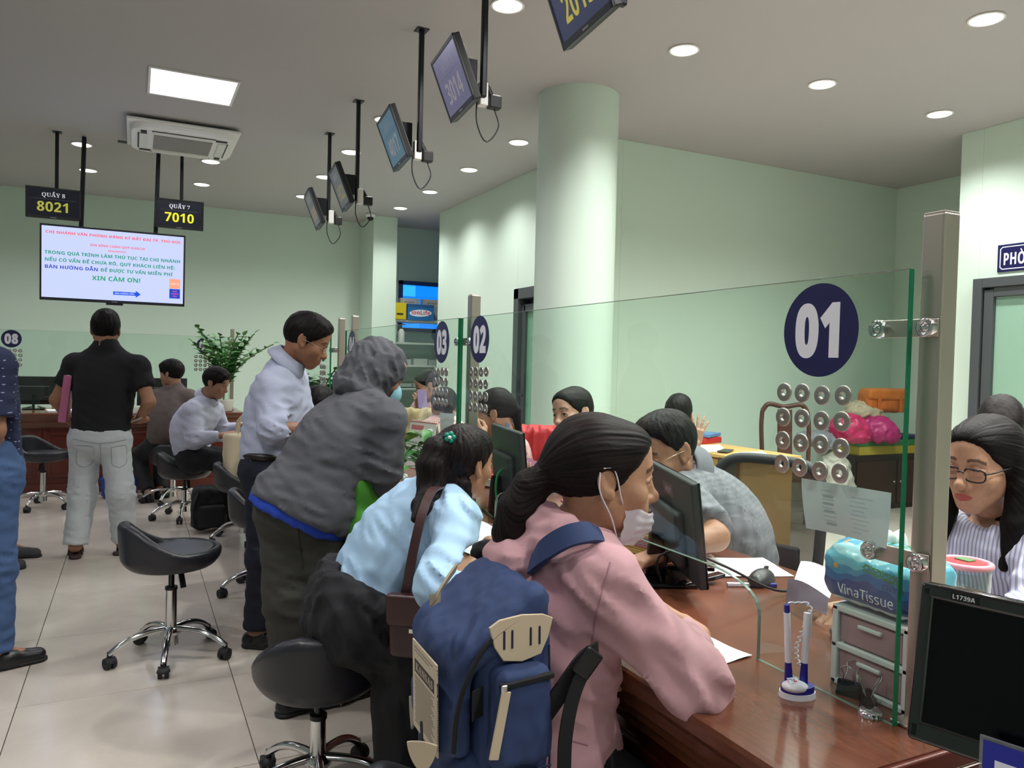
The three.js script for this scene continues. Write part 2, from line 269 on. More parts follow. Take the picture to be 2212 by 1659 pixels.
rowScreens.forEach(([num, c, bg, label, px, glow], i) => {
  const p = onX(px[0], px[1], 1.5);
  hangingScreen({ label, group: 'hanging queue screens over the right counter', pole: [1.62, poleZ[i]], screen: [1.5, p.y, p.z], w: 0.43, h: 0.335, turn: -Math.PI / 2 - 0.1, tilt: 0.38, tex: queueTexture(`QUẦY ${i + 2}`, num, c, bg, '#837f92'), glow, gloss: 0.25, box: i > 0, poleEnd: 0.1, bezel: M('#3a3d45', 0.4) });
});
for (const [label, num, x, y] of [['QUẦY 8', '8021', -0.705, 2.806], ['QUẦY 7', '7010', 0.396, 2.82]]) hangingScreen({ label: num === '8021' ? 'black hanging counter screen with dull yellow digits 8021' : 'black hanging counter screen with bright yellow digits 7010 and a dangling cable', group: 'counter screens by the wall television', pole: [x + 0.02, -8.62], screen: [x, y, -8.57], w: 0.455, h: 0.292, turn: 0, tilt: 0.06, tex: queueTexture(label, num, num === '8021' ? '#c9c84e' : '#f2ee2e'), glow: num === '8021' ? 0.5 : 0.75, gloss: 0.3, poleEnd: -0.1 });
{
  const tvTex = canvasTex(1536, 880, (g, w, h) => {
    g.fillStyle = '#c3cdfa'; g.fillRect(0, 0, w, h); g.textAlign = 'center';
    const T = (s, x, y, size, c, wd, al = 'center') => { g.fillStyle = c; viet(g, s, al === 'left' ? x : x - wd / 2, y, size, 'sans-serif', wd); };
    T('CHI NHÁNH VĂN PHÒNG ĐĂNG KÝ ĐẤT ĐAI TP. THỦ ĐỨC', w / 2 + 5, 92, 46, '#f4555c', 1470);
    T('XIN KÍNH CHÀO QUÝ KHÁCH!', w / 2 + 30, 212, 40, '#f0606e', 600); T('*********', w / 2 + 20, 280, 44, '#f0606e', 200);
    T('TRONG QUÁ TRÌNH LÀM THỦ TỤC TẠI CHI NHÁNH', 30, 346, 58, '#22916e', 1470, 'left');
    T('NẾU CÓ VẤN ĐỀ CHƯA RÕ, QUÝ KHÁCH LIÊN HỆ:', 30, 434, 58, '#22916e', 1410, 'left');
    T('BÀN HƯỚNG DẪN', 30, 522, 58, '#2a3fb0', 560, 'left'); T('ĐỂ ĐƯỢC TƯ VẤN MIỄN PHÍ', 612, 522, 58, '#22916e', 800, 'left');
    T('XIN CẢM ƠN!', w / 2 + 20, 636, 76, '#1f9a62', 530);
    g.fillStyle = '#1450dc'; g.fillRect(752, 765, 250, 42); g.beginPath(); g.moveTo(1000, 742); g.lineTo(1055, 786); g.lineTo(1000, 830); g.fill(); T('BÀN HƯỚNG DẪN', 876, 797, 28, '#c6d4ff', 215);
    g.fillStyle = '#f4a184'; g.fillRect(1378, 560, 124, 124); T('QUẦY 7,8', 1440, 632, 26, '#fbe6dc', 96);
    g.fillStyle = '#1c3fc4'; g.fillRect(1378, 690, 122, 124); T('BÀN', 1440, 730, 26, '#e05a70', 50); T('HƯỚNG', 1440, 762, 26, '#e05a70', 88); T('DẪN', 1440, 794, 26, '#e05a70', 50);
  });
  const t = hangingScreen({ name: 'television', label: 'large hanging television showing red, green and blue text on pale blue', pole: [-0.13, -8.66], screen: [-0.18, 2.25, -8.58], w: 1.27, h: 0.72, turn: 0, tilt: 0.05, tex: tvTex, glow: 0.82, poles: [-0.33, 0.33], pw: 0.04, poleEnd: -0.3, lean: -0.02, chin: 0.024, bezel: M('#2a2c33', 0.4) });
  t.userData.category = 'television';
  const L = new THREE.RectAreaLight('#c3cdfa', 0.5, 1.24, 0.68); L.position.set(-0.05, 2.25 - CEIL, 0.13); L.rotation.y = Math.PI; t.add(L);
  part(t, 'sensor_strip', box(0.15, 0.02, 0.02, 0.004), MAT.black, [-0.05, 2.25 - CEIL - 0.37, 0.08]);
}

// ================================================================ SOFT SHAPES: distance fields meshed with surface nets
const smin = (a, b, k) => { const h = Math.max(k - Math.abs(a - b), 0) / k; return Math.min(a, b) - h * h * k * 0.25; };
const smax = (a, b, k) => -smin(-a, -b, k);
// grid: {lo, hi, cell}; fn(x, y, z) = distance, negative inside
function netMesh(lo, hi, cell, values) {
  const nx = Math.ceil((hi[0] - lo[0]) / cell) + 1, ny = Math.ceil((hi[1] - lo[1]) / cell) + 1, nz = Math.ceil((hi[2] - lo[2]) / cell) + 1;
  const F = values(nx, ny, nz);
  const sx = 1, sy = nx, sz = nx * ny, id = new Int32Array(nx * ny * nz).fill(-1), pos = [], idx = [];
  const off = [0, sx, sy, sx + sy, sz, sx + sz, sy + sz, sx + sy + sz], E = [[0, 1], [0, 2], [0, 4], [1, 3], [1, 5], [2, 3], [2, 6], [3, 7], [4, 5], [4, 6], [5, 7], [6, 7]];
  for (let k = 0; k < nz - 1; k++) for (let j = 0; j < ny - 1; j++) { let c = j * sy + k * sz; for (let i = 0; i < nx - 1; i++, c++) {
    let m = 0; for (let q = 0; q < 8; q++) if (F[c + off[q]] < 0) m |= 1 << q;
    if (m === 0 || m === 255) continue;
    let x = 0, y = 0, z = 0, n = 0;
    for (const [a, b] of E) { const A = (m >> a) & 1, B = (m >> b) & 1; if (A === B) continue; const fa = F[c + off[a]], fb = F[c + off[b]], t = fa / (fa - fb); n++; x += (a & 1) + ((b & 1) - (a & 1)) * t; y += ((a >> 1) & 1) + (((b >> 1) & 1) - ((a >> 1) & 1)) * t; z += (a >> 2) + ((b >> 2) - (a >> 2)) * t; }
    id[c] = pos.length / 3; pos.push(lo[0] + (i + x / n) * cell, lo[1] + (j + y / n) * cell, lo[2] + (k + z / n) * cell);
  } }
  const quad = (a, b, c, d, flip) => { if (a < 0 || b < 0 || c < 0 || d < 0) return; if (flip) idx.push(a, c, b, a, d, c); else idx.push(a, b, c, a, c, d); };
  for (let k = 1; k < nz - 1; k++) for (let j = 1; j < ny - 1; j++) for (let i = 1; i < nx - 1; i++) {
    const c = i + j * sy + k * sz, s = F[c] < 0;
    if (s !== F[c + sx] < 0) quad(id[c - sy - sz], id[c - sz], id[c], id[c - sy], !s);
    if (s !== F[c + sy] < 0) quad(id[c - sx - sz], id[c - sx], id[c], id[c - sz], !s);
    if (s !== F[c + sz] < 0) quad(id[c - sx - sy], id[c - sy], id[c], id[c - sx], !s);
  }
  const g = new THREE.BufferGeometry(); g.setAttribute('position', new THREE.Float32BufferAttribute(pos, 3)); g.setIndex(idx); g.computeVertexNormals(); return g;
}
function fieldMesh(lo, hi, cell, fn) {
  return netMesh(lo, hi, cell, (nx, ny, nz) => { const F = new Float32Array(nx * ny * nz); let c = 0; for (let k = 0; k < nz; k++) for (let j = 0; j < ny; j++) for (let i = 0; i < nx; i++) F[c++] = fn(lo[0] + i * cell, lo[1] + j * cell, lo[2] + k * cell); return F; });
}
// primitives: {d(x,y,z), lo, hi, op, k}
const bounds = (pts, r) => ({ lo: [0, 1, 2].map((i) => Math.min(...pts.map((p) => p[i])) - r), hi: [0, 1, 2].map((i) => Math.max(...pts.map((p) => p[i])) + r) });
const arr = (p) => (p.isVector3 ? [p.x, p.y, p.z] : p);
function cone(a, b, r1, r2 = r1, o = {}) {   // a tapered capsule
  a = arr(a); b = arr(b); const ux = b[0] - a[0], uy = b[1] - a[1], uz = b[2] - a[2], L2 = ux * ux + uy * uy + uz * uz || 1e-9, dr = r2 - r1;
  return { ...bounds([a, b], Math.max(r1, r2)), d: (x, y, z) => { const px = x - a[0], py = y - a[1], pz = z - a[2]; let t = (px * ux + py * uy + pz * uz) / L2; t = t < 0 ? 0 : t > 1 ? 1 : t; const qx = px - ux * t, qy = py - uy * t, qz = pz - uz * t; return Math.sqrt(qx * qx + qy * qy + qz * qz) - r1 - dr * t; }, ...o };
}
function ball(c, r, o = {}) { c = arr(c); const R = Array.isArray(r) ? r : [r, r, r];   // an ellipsoid, turned by o.q (Quaternion)
  const m = Math.max(...R), mi = Math.min(...R); const q = o.q ? new THREE.Matrix4().makeRotationFromQuaternion(o.q.clone().invert()).elements : null;
  return { ...bounds([c], m), d: (x, y, z) => { let px = x - c[0], py = y - c[1], pz = z - c[2]; if (q) { const a = q[0] * px + q[4] * py + q[8] * pz, b = q[1] * px + q[5] * py + q[9] * pz, e = q[2] * px + q[6] * py + q[10] * pz; px = a; py = b; pz = e; } px /= R[0]; py /= R[1]; pz /= R[2]; const k0 = Math.sqrt(px * px + py * py + pz * pz); const ax = px / R[0], ay = py / R[1], az = pz / R[2], k1 = Math.sqrt(ax * ax + ay * ay + az * az); return k1 < 1e-6 ? -mi : k0 * (k0 - 1) / k1; }, ...o };
}
function slab(c, h, r = 0.005, o = {}) { c = arr(c); const q = o.q ? new THREE.Matrix4().makeRotationFromQuaternion(o.q.clone().invert()).elements : null;   // a rounded box
  return { ...bounds([c], Math.hypot(...h)), d: (x, y, z) => { let px = x - c[0], py = y - c[1], pz = z - c[2]; if (q) { const a = q[0] * px + q[4] * py + q[8] * pz, b = q[1] * px + q[5] * py + q[9] * pz, e = q[2] * px + q[6] * py + q[10] * pz; px = a; py = b; pz = e; } const ax = Math.abs(px) - h[0] + r, ay = Math.abs(py) - h[1] + r, az = Math.abs(pz) - h[2] + r; return Math.hypot(Math.max(ax, 0), Math.max(ay, 0), Math.max(az, 0)) + Math.min(Math.max(ax, ay, az), 0) - r; }, ...o };
}
const plane = (p, n, o = {}) => { p = arr(p); n = arr(n); const l = Math.hypot(...n); const a = n[0] / l, b = n[1] / l, c = n[2] / l; return { d: (x, y, z) => (x - p[0]) * a + (y - p[1]) * b + (z - p[2]) * c, ...o }; };   // keeps the side the normal points away from, as op 'cut'
function sdf(list, cell, o = {}) {
  const add = list.filter((p) => !p.op), pad = 2.5 * cell + (o.pad || 0);
  const lo = [0, 1, 2].map((i) => Math.min(...add.map((p) => p.lo[i])) - pad - 0.01), hi = [0, 1, 2].map((i) => Math.max(...add.map((p) => p.hi[i])) + pad + 0.01);
  if (o.clipLo) for (let i = 0; i < 3; i++) lo[i] = Math.max(lo[i], o.clipLo[i]);
  const g = netMesh(lo, hi, cell, (nx, ny, nz) => {
    const F = new Float32Array(nx * ny * nz).fill(0.5), kk = o.k || 0.03;
    for (const p of list) {
      const k = p.k ?? kk, R = p.op === 'cut' ? null : k + 3 * cell + (p.reach || 0);
      const i0 = R === null ? 0 : Math.max(0, Math.floor((p.lo[0] - R - lo[0]) / cell)), i1 = R === null ? nx - 1 : Math.min(nx - 1, Math.ceil((p.hi[0] + R - lo[0]) / cell));
      const j0 = R === null ? 0 : Math.max(0, Math.floor((p.lo[1] - R - lo[1]) / cell)), j1 = R === null ? ny - 1 : Math.min(ny - 1, Math.ceil((p.hi[1] + R - lo[1]) / cell));
      const k0 = R === null ? 0 : Math.max(0, Math.floor((p.lo[2] - R - lo[2]) / cell)), k1 = R === null ? nz - 1 : Math.min(nz - 1, Math.ceil((p.hi[2] + R - lo[2]) / cell));
      for (let z = k0; z <= k1; z++) for (let y = j0; y <= j1; y++) { let c = i0 + y * nx + z * nx * ny; for (let x = i0; x <= i1; x++, c++) {
        const f = F[c]; if (p.op && f > 0.2) continue;
        const d = p.d(lo[0] + x * cell, lo[1] + y * cell, lo[2] + z * cell);
        F[c] = !p.op ? smin(f, d, k) : p.op === 'sub' ? smax(f, -d, k) : smax(f, d, k);
      } }
    }
    if (o.disp) { let c = 0; for (let z = 0; z < nz; z++) for (let y = 0; y < ny; y++) for (let x = 0; x < nx; x++, c++) { const f = F[c]; if (f < 0.06 && f > -0.06) F[c] = f - o.disp(lo[0] + x * cell, lo[1] + y * cell, lo[2] + z * cell); } }
    return F;
  });
  if (o.smooth) relax(g, o.smooth);
  if (o.color) { const P = g.attributes.position, N = g.attributes.normal, C = new Float32Array(P.count * 3); for (let i = 0; i < P.count; i++) { const c = o.color(P.getX(i), P.getY(i), P.getZ(i), N.getX(i), N.getY(i), N.getZ(i)); C[3 * i] = c[0]; C[3 * i + 1] = c[1]; C[3 * i + 2] = c[2]; } g.setAttribute('color', new THREE.BufferAttribute(C, 3)); }
  if (o.uv) setUV(g, o.uv);
  return g;
}
function relax(g, times) {
  const P = g.attributes.position, I = g.index.array, n = P.count; const a = P.array;
  for (let t = 0; t < times; t++) { const s = new Float32Array(n * 3), w = new Uint16Array(n); for (let i = 0; i < I.length; i += 3) for (let e = 0; e < 3; e++) { const u = I[i + e], v = I[i + (e + 1) % 3]; for (let q = 0; q < 3; q++) { s[3 * u + q] += a[3 * v + q]; s[3 * v + q] += a[3 * u + q]; } w[u]++; w[v]++; } for (let i = 0; i < n; i++) if (w[i]) for (let q = 0; q < 3; q++) a[3 * i + q] = 0.5 * a[3 * i + q] + 0.5 * s[3 * i + q] / w[i]; }
  g.computeVertexNormals(); return g;
}
// creases of cloth: ridges across `dir`, stronger round the given joints
function folds(amp, freq, dir, joints = []) {
  const D = dir.clone().normalize(), dx = D.x, dy = D.y, dz = D.z, s = rr(0, 50);
  return (x, y, z) => {
    const t = x * dx + y * dy + z * dz, qx = (x - dx * t) * freq * 0.3 + dx * t * freq, qy = (y - dy * t) * freq * 0.3 + dy * t * freq, qz = (z - dz * t) * freq * 0.3 + dz * t * freq;
    let a = 0.6; for (const [p, r, w] of joints) { const d2 = ((x - p.x) ** 2 + (y - p.y) ** 2 + (z - p.z) ** 2) / (r * r); if (d2 < 4) a += w * Math.exp(-d2 * 1.6); }
    const n = noise3(qx + s, qy, qz), m = noise3(qx * 2.1, qy * 2.1 + s, qz * 2.1);
    return amp * a * ((1 - Math.abs(n) * 2) * 0.75 + m * 0.35);
  };
}

// ================================================================ COUNTERS
const TOP = 0.8;
function counterTop(L, depth, label, pos, turn) {
  const t = thing('service_counter', label, 'worktop', pos, turn);
  const s = new THREE.Shape([[-depth, 0.8], [-0.012, 0.8], [-0.004, 0.797], [0, 0.789], [0, 0.768], [-0.006, 0.76], [-0.018, 0.756], [-0.026, 0.742], [-0.026, 0.722], [-0.036, 0.716], [-0.05, 0.7], [-0.054, 0.684], [-0.066, 0.68], [-0.074, 0.664], [-0.074, 0.65], [-0.14, 0.65], [-0.14, 0.757], [-depth, 0.757]].map((p) => new THREE.Vector2(...p)));
  const g = new THREE.ExtrudeGeometry(s, { depth: L, bevelEnabled: false, steps: 1 });
  g.rotateY(-Math.PI / 2);   // the profile's x becomes z, the run goes to -x
  part(t, 'worktop', boxUV(g, 1, 'x'), MAT.wood);
  const e = part(t, 'end_moulding', boxUV(merge([shift(box(0.012, 0.034, depth, 0.005), 0.005, 0.782, -depth / 2), shift(box(0.006, 0.04, depth - 0.03, 0.003), 0.002, 0.735, -depth / 2 - 0.015)]), 1, 'z'), MAT.redWood);
  void e; return t;
}
function counterBase(x0, x1, label, pos, turn, group) {
  const t = thing('counter_cabinet', label, 'counter', pos, turn, group);
  const w = x1 - x0, c = (x0 + x1) / 2;
  part(t, 'carcass', boxUV(shift(box(w - 0.004, 0.649, 0.02, 0.002), c, 0.325, -0.115), 1, 'x'), MAT.redWood);
  part(t, 'plinth', boxUV(shift(box(w - 0.004, 0.1, 0.03, 0.004), c, 0.05, -0.092), 1, 'x'), MAT.redWood);
  for (const x of [x0 + 0.012, x1 - 0.012]) part(t, 'side_panel', boxUV(shift(box(0.02, 0.649, 0.55, 0.002), x, 0.325, -0.4), 1, 'z'), MAT.redWood);
  const n = Math.max(1, Math.round(w / 0.65));
  for (let i = 0; i < n; i++) { const a = x0 + (w * i) / n + 0.05, b = x0 + (w * (i + 1)) / n - 0.05, f = (u0, u1, v0, v1) => shift(box(u1 - u0, v1 - v0, 0.014, 0.005), (u0 + u1) / 2, (v0 + v1) / 2, -0.1); part(t, 'panel_moulding', boxUV(merge([f(a, b, 0.16, 0.185), f(a, b, 0.575, 0.6), f(a, a + 0.025, 0.185, 0.575), f(b - 0.025, b, 0.185, 0.575)]), 1, 'x'), MAT.redWood); }
  return t;
}
const RT = [0.86, 0, -0.775], RTURN = -Math.PI / 2, BK = [1.05, 0, -8.66];
counterTop(5.95, 0.9, 'long glossy reddish wooden worktop under the windows 01 to 06', RT, RTURN);
counterTop(5.6, 0.9, 'wooden worktop of the far counter under the windows 07 and 08', BK, 0);
[[-1.95, -0.01], [-3.9, -1.95], [-5.9, -3.9]].forEach(([a, b], i) => counterBase(a, b, ['dark red panelled counter base below window 01 and the pink hoodie', 'dark red panelled counter base beside the girl in pale blue', 'dark red panelled counter base beside the man with glasses'][i], RT, RTURN, 'right counter bases'));
[[-1.85, -0.01], [-3.7, -1.85], [-5.55, -3.7]].forEach(([a, b], i) => counterBase(a, b, ['dark red panelled counter base under window 07, behind the seated men', 'dark red panelled counter base under window 08, behind the black stool', 'dark red panelled counter base beyond window 08'][i], BK, 0, 'far counter bases'));

// ---- glass screens with number discs, rings, brackets
const ovalTex = (num) => canvasTex(512, 512, (g, w, h) => { g.fillStyle = '#1b1c52'; g.fillRect(0, 0, w, h); g.fillStyle = '#f0f0f8'; g.strokeStyle = '#f0f0f8'; g.textAlign = 'center'; g.lineWidth = 20; g.lineJoin = 'miter'; g.font = 'bold 250px sans-serif'; for (const [ch, x] of [[num[0], 168], [num[1], 342]]) { g.save(); g.translate(x, 392); g.scale(1.16, 1.5); g.fillText(ch, 0, 0); g.strokeText(ch, 0, 0); g.restore(); } });
const ringShape = lathe([[0.0062, -0.004], [0.0066, 0.002], [0.0078, 0.0032], [0.0166, 0.0028], [0.0182, 0.0014], [0.0182, -0.001], [0.0062, -0.004]], 28); ringShape.rotateX(Math.PI / 2);
const ringMat = M('#b7b2ad', 0.36, { metalness: 1 });
// local axes: x along the panel, y up, z towards the public; hole = [x0, x1, top]
function glassScreen(o) {
  const t = thing('glass_screen', o.label, 'glass screen', o.pos, o.turn, 'counter glass screens');
  const s = new THREE.Shape(); const R = 0.16;
  s.moveTo(o.x0, TOP); s.lineTo(o.x0, o.top); s.lineTo(o.x1, o.top); s.lineTo(o.x1, TOP);
  if (o.hole) { const [a, b, y] = o.hole; s.lineTo(b, TOP); s.lineTo(b, TOP + 0.09); s.quadraticCurveTo(b, y, b - R * 1.1, y); s.lineTo(a + R * 1.1, y); s.quadraticCurveTo(a, y, a, TOP + 0.09); s.lineTo(a, TOP); }
  s.closePath();
  part(t, 'pane', new THREE.ShapeGeometry(s, 10), MAT.glass);
  const pts = s.getPoints(10); const rim = [], rim2 = [];
  for (let i = 0; i + 1 < pts.length; i++) { const a = pts[i], b = pts[i + 1]; if (a.distanceTo(b) < 1e-4) continue; const end = Math.abs(a.x - b.x) < 1e-5 && (a.x === o.x0 || a.x === o.x1); (end ? rim : rim2).push(bar([a.x, a.y, 0], [b.x, b.y, 0], end ? 0.0102 : 0.008, end ? 0.0026 : 0.0014)); }
  for (const e of rim) part(t, 'polished_edge', e, MAT.glassEdge); part(t, 'cut_edge', merge(rim2), MAT.cutEdge);
  for (const [num, x, y] of o.discs) {
    const d = part(t, 'number_disc', new THREE.CircleGeometry(0.087, 48), M('#ffffff', 0.4, { map: ovalTex(num), side: THREE.DoubleSide }), [x, y, 0.006], [0, 0, 0], `navy disc with white number ${num}`);
    d.scale.set(1, 1, 1);
  }
  for (const [x0, y0, dx, dy] of o.rings) for (let i = 0; i < 4; i++) for (let j = 0; j < 4; j++) part(t, 'vent_ring', ringShape, ringMat, [x0 + i * dx + rr(-0.0015, 0.0015), y0 + j * dy + rr(-0.0015, 0.0015), 0.006]);
  return t;
}
function bracket(parent, x0, x1, y, z = 0) {
  const b = part(parent, 'bracket', box(Math.abs(x1 - x0) + 0.03, 0.03, 0.004, 0.0015), MAT.steel, [(x0 + x1) / 2, y, z - 0.004]);
  for (const x of [x0, x1]) { const k = part(b, 'bolt', lathe([[0.0001, 0.012], [0.006, 0.012], [0.0065, 0.009], [0.0095, 0.009], [0.0105, 0.011], [0.0145, 0.011], [0.016, 0.008], [0.016, -0.002]], 24).rotateX(Math.PI / 2), MAT.chrome, [x - (x0 + x1) / 2, 0, 0.004 + (z ? 0 : 0.006)]); void k; }
  return b;
}
function post(label, x, z, top = 1.655, turn = 0) {
  const t = thing('steel_post', label, 'post', [x, 0.8, z], turn, 'square steel posts of the glass screens');
  part(t, 'tube', box(0.04, top - 0.8 - 0.002, 0.04, 0.004), MAT.steel, [0, (top - 0.8) / 2, 0]);
  part(t, 'cap', box(0.037, 0.004, 0.037, 0.001), MAT.steel, [0, top - 0.8 - 0.0005, 0]);
  return part(t, 'base_plate', box(0.07, 0.006, 0.07, 0.002), MAT.steel, [0, 0.003, 0]);
}
// right counter: local x = world z (turn -90 deg), so x0 < x1 < 0 away from the viewer
const GX = 1.15;
const g1 = glassScreen({ label: 'long tempered glass screen with navy discs 01 and 02', pos: [GX, 0, 0], turn: RTURN, x0: -2.8, x1: -0.857, top: 1.563, hole: [-2.45, -1.172, 0.957], discs: [['01', -1.039, 1.467], ['02', -2.613, 1.478]], rings: [[-1.12, 1.347, 0.0467, -0.0467], [-2.682, 1.358, 0.046, -0.045]] });
const g2 = glassScreen({ label: 'tempered glass screen with navy discs 03 and 04', pos: [GX, 0, 0], turn: RTURN, x0: -4.64, x1: -2.826, top: 1.565, hole: [-4.3, -3.2, 0.957], discs: [['03', -3.003, 1.473], ['04', -4.476, 1.475]], rings: [[-3.075, 1.35, 0.045, -0.042], [-4.55, 1.35, 0.045, -0.042]] });
const g3 = glassScreen({ label: 'tempered glass screen with navy discs 05 and 06 behind the green fern', pos: [GX, 0, 0], turn: RTURN, x0: -6.7, x1: -5.04, top: 1.563, hole: [-6.4, -5.42, 0.957], discs: [['05', -5.23, 1.46], ['06', -6.55, 1.46]], rings: [[-5.3, 1.34, 0.045, -0.042]] });
bracket(g1, -0.924, -0.833, 1.466, -0.012); bracket(g1, -0.924, -0.834, 1.08, -0.012);
bracket(g2, -2.869, -2.75, 1.472, -0.012); bracket(g2, -4.6, -4.52, 1.46, -0.012); bracket(g3, -5.08, -4.93, 1.45, -0.012);
{ // bottom clamp of the first screen
  part(g1, 'floor_clamp', lathe([[0.0001, 0.012], [0.016, 0.012], [0.02, 0.006], [0.02, 0]], 20), MAT.chrome, [-0.9, 0.8, 0.006]);
  // notice taped on the clerk's side of the glass, seen from its back
  const noteTex = canvasTex(512, 384, (g, w, h) => { g.fillStyle = '#dfe3ea'; g.fillRect(0, 0, w, h); g.fillStyle = '#c3c9d3'; for (let i = 0; i < 9; i++) { g.fillRect(300 - (i % 3) * 8, 74 + i * 32, 120 - (i * 37) % 60, 8); g.fillRect(120, 60 + i * 32, 60 + (i * 23) % 30, 10); } g.fillStyle = '#b4bac6'; for (const y of [96, 150, 206, 300]) g.fillRect(130, y, 62, 20); });
  const a = onX(1728, 1033, GX + 0.008), b = onX(1922, 1065, GX + 0.008), c = onX(1918, 1185, GX + 0.008), d = onX(1730, 1142, GX + 0.008);
  const geo = new THREE.BufferGeometry(); const N = 8, pos = [], uv = [], idx = [];
  for (let i = 0; i <= N; i++) for (let j = 0; j <= N; j++) { const u = i / N, v = j / N; const p = a.clone().lerp(b, u).lerp(d.clone().lerp(c, u), v); pos.push(p.x + 0.004 + 0.018 * v * v * Math.sin(u * 3 + 0.6), p.y, p.z); uv.push(u, 1 - v); }
  for (let i = 0; i < N; i++) for (let j = 0; j < N; j++) { const k = i * (N + 1) + j; idx.push(k, k + 1, k + N + 1, k + 1, k + N + 2, k + N + 1); }
  geo.setAttribute('position', new THREE.Float32BufferAttribute(pos, 3)); geo.setAttribute('uv', new THREE.Float32BufferAttribute(uv, 2)); geo.setIndex(idx); geo.computeVertexNormals();
  tag(part(scene, numbered('notice_sheet'), geo, M('#ffffff', 0.8, { map: noteTex, side: THREE.DoubleSide })), 'white printed notice taped to the glass below disc 01', 'paper');
}
post('tall square steel post beside the glass with disc 01', 1.192, -0.838);
post('square steel post between the discs 02 and 03', 1.192, -2.782);
post('square steel post beside disc 04, above the grey hood', 1.192, -4.6);
post('square steel post beyond disc 04, beside the fern', 1.192, -4.93);
const g4 = glassScreen({ label: 'tempered glass screen of the far counter with discs 07 and 08', pos: [0, 0, -9.02], turn: 0, x0: -1.35, x1: 0.94, top: 1.605, hole: [-0.85, 0.42, 0.957], discs: [['08', -1.09, 1.515], ['07', 0.69, 1.505]], rings: [[-1.155, 1.4, 0.047, -0.047], [0.6, 1.385, 0.047, -0.047]] });
bracket(g4, 0.88, 0.97, 1.5, -0.012);
post('square steel post at the end of the far counter glass', 0.975, -9.06, 1.7);
glassScreen({ label: 'tempered glass screen of the far counter past disc 08', pos: [0, 0, -9.02], turn: 0, x0: -3.6, x1: -1.42, top: 1.605, hole: [-3.1, -1.9, 0.957], discs: [], rings: [] });

// ================================================================ STOOLS
const stoolParts = (() => {
  // seat shell: a thick rim that climbs into a low back at -z, dished cushion inside
  const rim = (x, z) => 0.045 + 0.125 * sst(0.03, -0.19, z) * (0.55 + 0.45 * sst(0.23, 0.05, Math.abs(x)));
  const shell = fieldMesh([-0.24, -0.07, -0.26], [0.24, 0.22, 0.26], 0.008, (x, y, z) => {
    const t = sst(-0.05, 0.16, y), R = 0.2 + 0.012 * t, r = Math.hypot(x * 1.0, z * 0.94), out = r - R + 0.03 * sst(0.01, -0.06, y);
    let d = smax(smax(out, y - rim(x, z), 0.03), -0.05 - y, 0.03);
    const inner = Math.hypot(x, (z - 0.01) * 0.94) - (R - 0.042);
    d = smax(d, -smax(inner, 0.012 - y, 0.02), 0.025); return d;
  });
  const cushion = fieldMesh([-0.2, -0.03, -0.2], [0.2, 0.07, 0.22], 0.007, (x, y, z) => { const r = Math.hypot(x, (z - 0.012) * 0.94); return smax(r - 0.165, Math.abs(y - 0.006 - 0.02 * sst(-0.02, 0.16, z) * 0.4) - 0.024 + 0.04 * (r * r), 0.02); });
  const leg = (() => { const c = []; const n = 9; for (let i = 0; i <= n; i++) { const t = i / n; c.push([0.02 + 0.235 * t, 0.135 - 0.006 * t - 0.07 * t * t * t, 0]); } const g = tube(c, 0.013, 18, 10); const p = g.attributes.position; for (let i = 0; i < p.count; i++) { const t = clamp((p.getX(i) - 0.02) / 0.235, 0, 1); p.setZ(i, p.getZ(i) * (1.25 - 0.25 * t)); } g.computeVertexNormals(); return g; })();
  const castor = merge([shift(cyl(0.008, 0.008, 0.03, 10), 0, 0.058, 0), ...[-1, 1].map((s) => shift(cyl(0.025, 0.025, 0.017, 20).rotateX(Math.PI / 2), 0.008, 0.026, s * 0.0135)), (() => { const g = new THREE.SphereGeometry(0.031, 16, 10, 0, Math.PI * 2, 0, Math.PI / 2); g.scale(1, 0.75, 0.9); return shift(g, 0.004, 0.028, 0); })()]);
  return { shell, cushion, leg, castor };
})();
function stool(label, pos, turn, seatH = 0.47, spin = 0) {
  const t = thing('swivel_stool', label, 'stool', pos, turn, 'black swivel stools with chrome feet');
  const s = part(t, 'seat_shell', stoolParts.shell, MAT.leather, [0, seatH, 0]); part(s, 'cushion', stoolParts.cushion, M('#2a2b32', 0.34), [0, 0.004, 0]);
  part(t, 'gas_piston', cyl(0.013, 0.013, seatH - 0.3, 16), M('#3b3c40', 0.25, { metalness: 0.9 }), [0, (seatH - 0.05 + 0.3) / 2 - 0.02, 0]);
  part(t, 'column', merge([shift(cyl(0.024, 0.026, seatH - 0.26, 24), 0, (seatH - 0.26) / 2 + 0.11, 0), shift(lathe([[0.026, 0.1], [0.042, 0.11], [0.042, 0.125], [0.034, 0.14], [0.026, 0.145]], 24), 0, 0, 0), shift(cyl(0.03, 0.034, 0.06, 24), 0, 0.09, 0)]), MAT.chrome);
  part(t, 'collar', cyl(0.027, 0.027, 0.014, 20), MAT.black, [0, seatH - 0.148, 0]);
  part(t, 'lever', merge([bar([0, seatH - 0.06, 0], [-0.06, seatH - 0.08, 0.03], 0.008, 0.008), bar([-0.055, seatH - 0.07, 0.028], [-0.075, seatH - 0.135, 0.035], 0.026, 0.01)]), MAT.black);
  part(t, 'under_plate', box(0.16, 0.012, 0.16, 0.004), MAT.black, [0, seatH - 0.055, 0]);
  for (let i = 0; i < 5; i++) { const a = spin + i * Math.PI * 0.4; const l = part(t, 'leg', stoolParts.leg, MAT.chrome, [0, 0, 0], [0, a, 0]); part(l, 'castor', stoolParts.castor, MAT.rubber, [0.255, 0, 0], [0, 0.6 + i * 1.3, 0]); }
  return t;
}
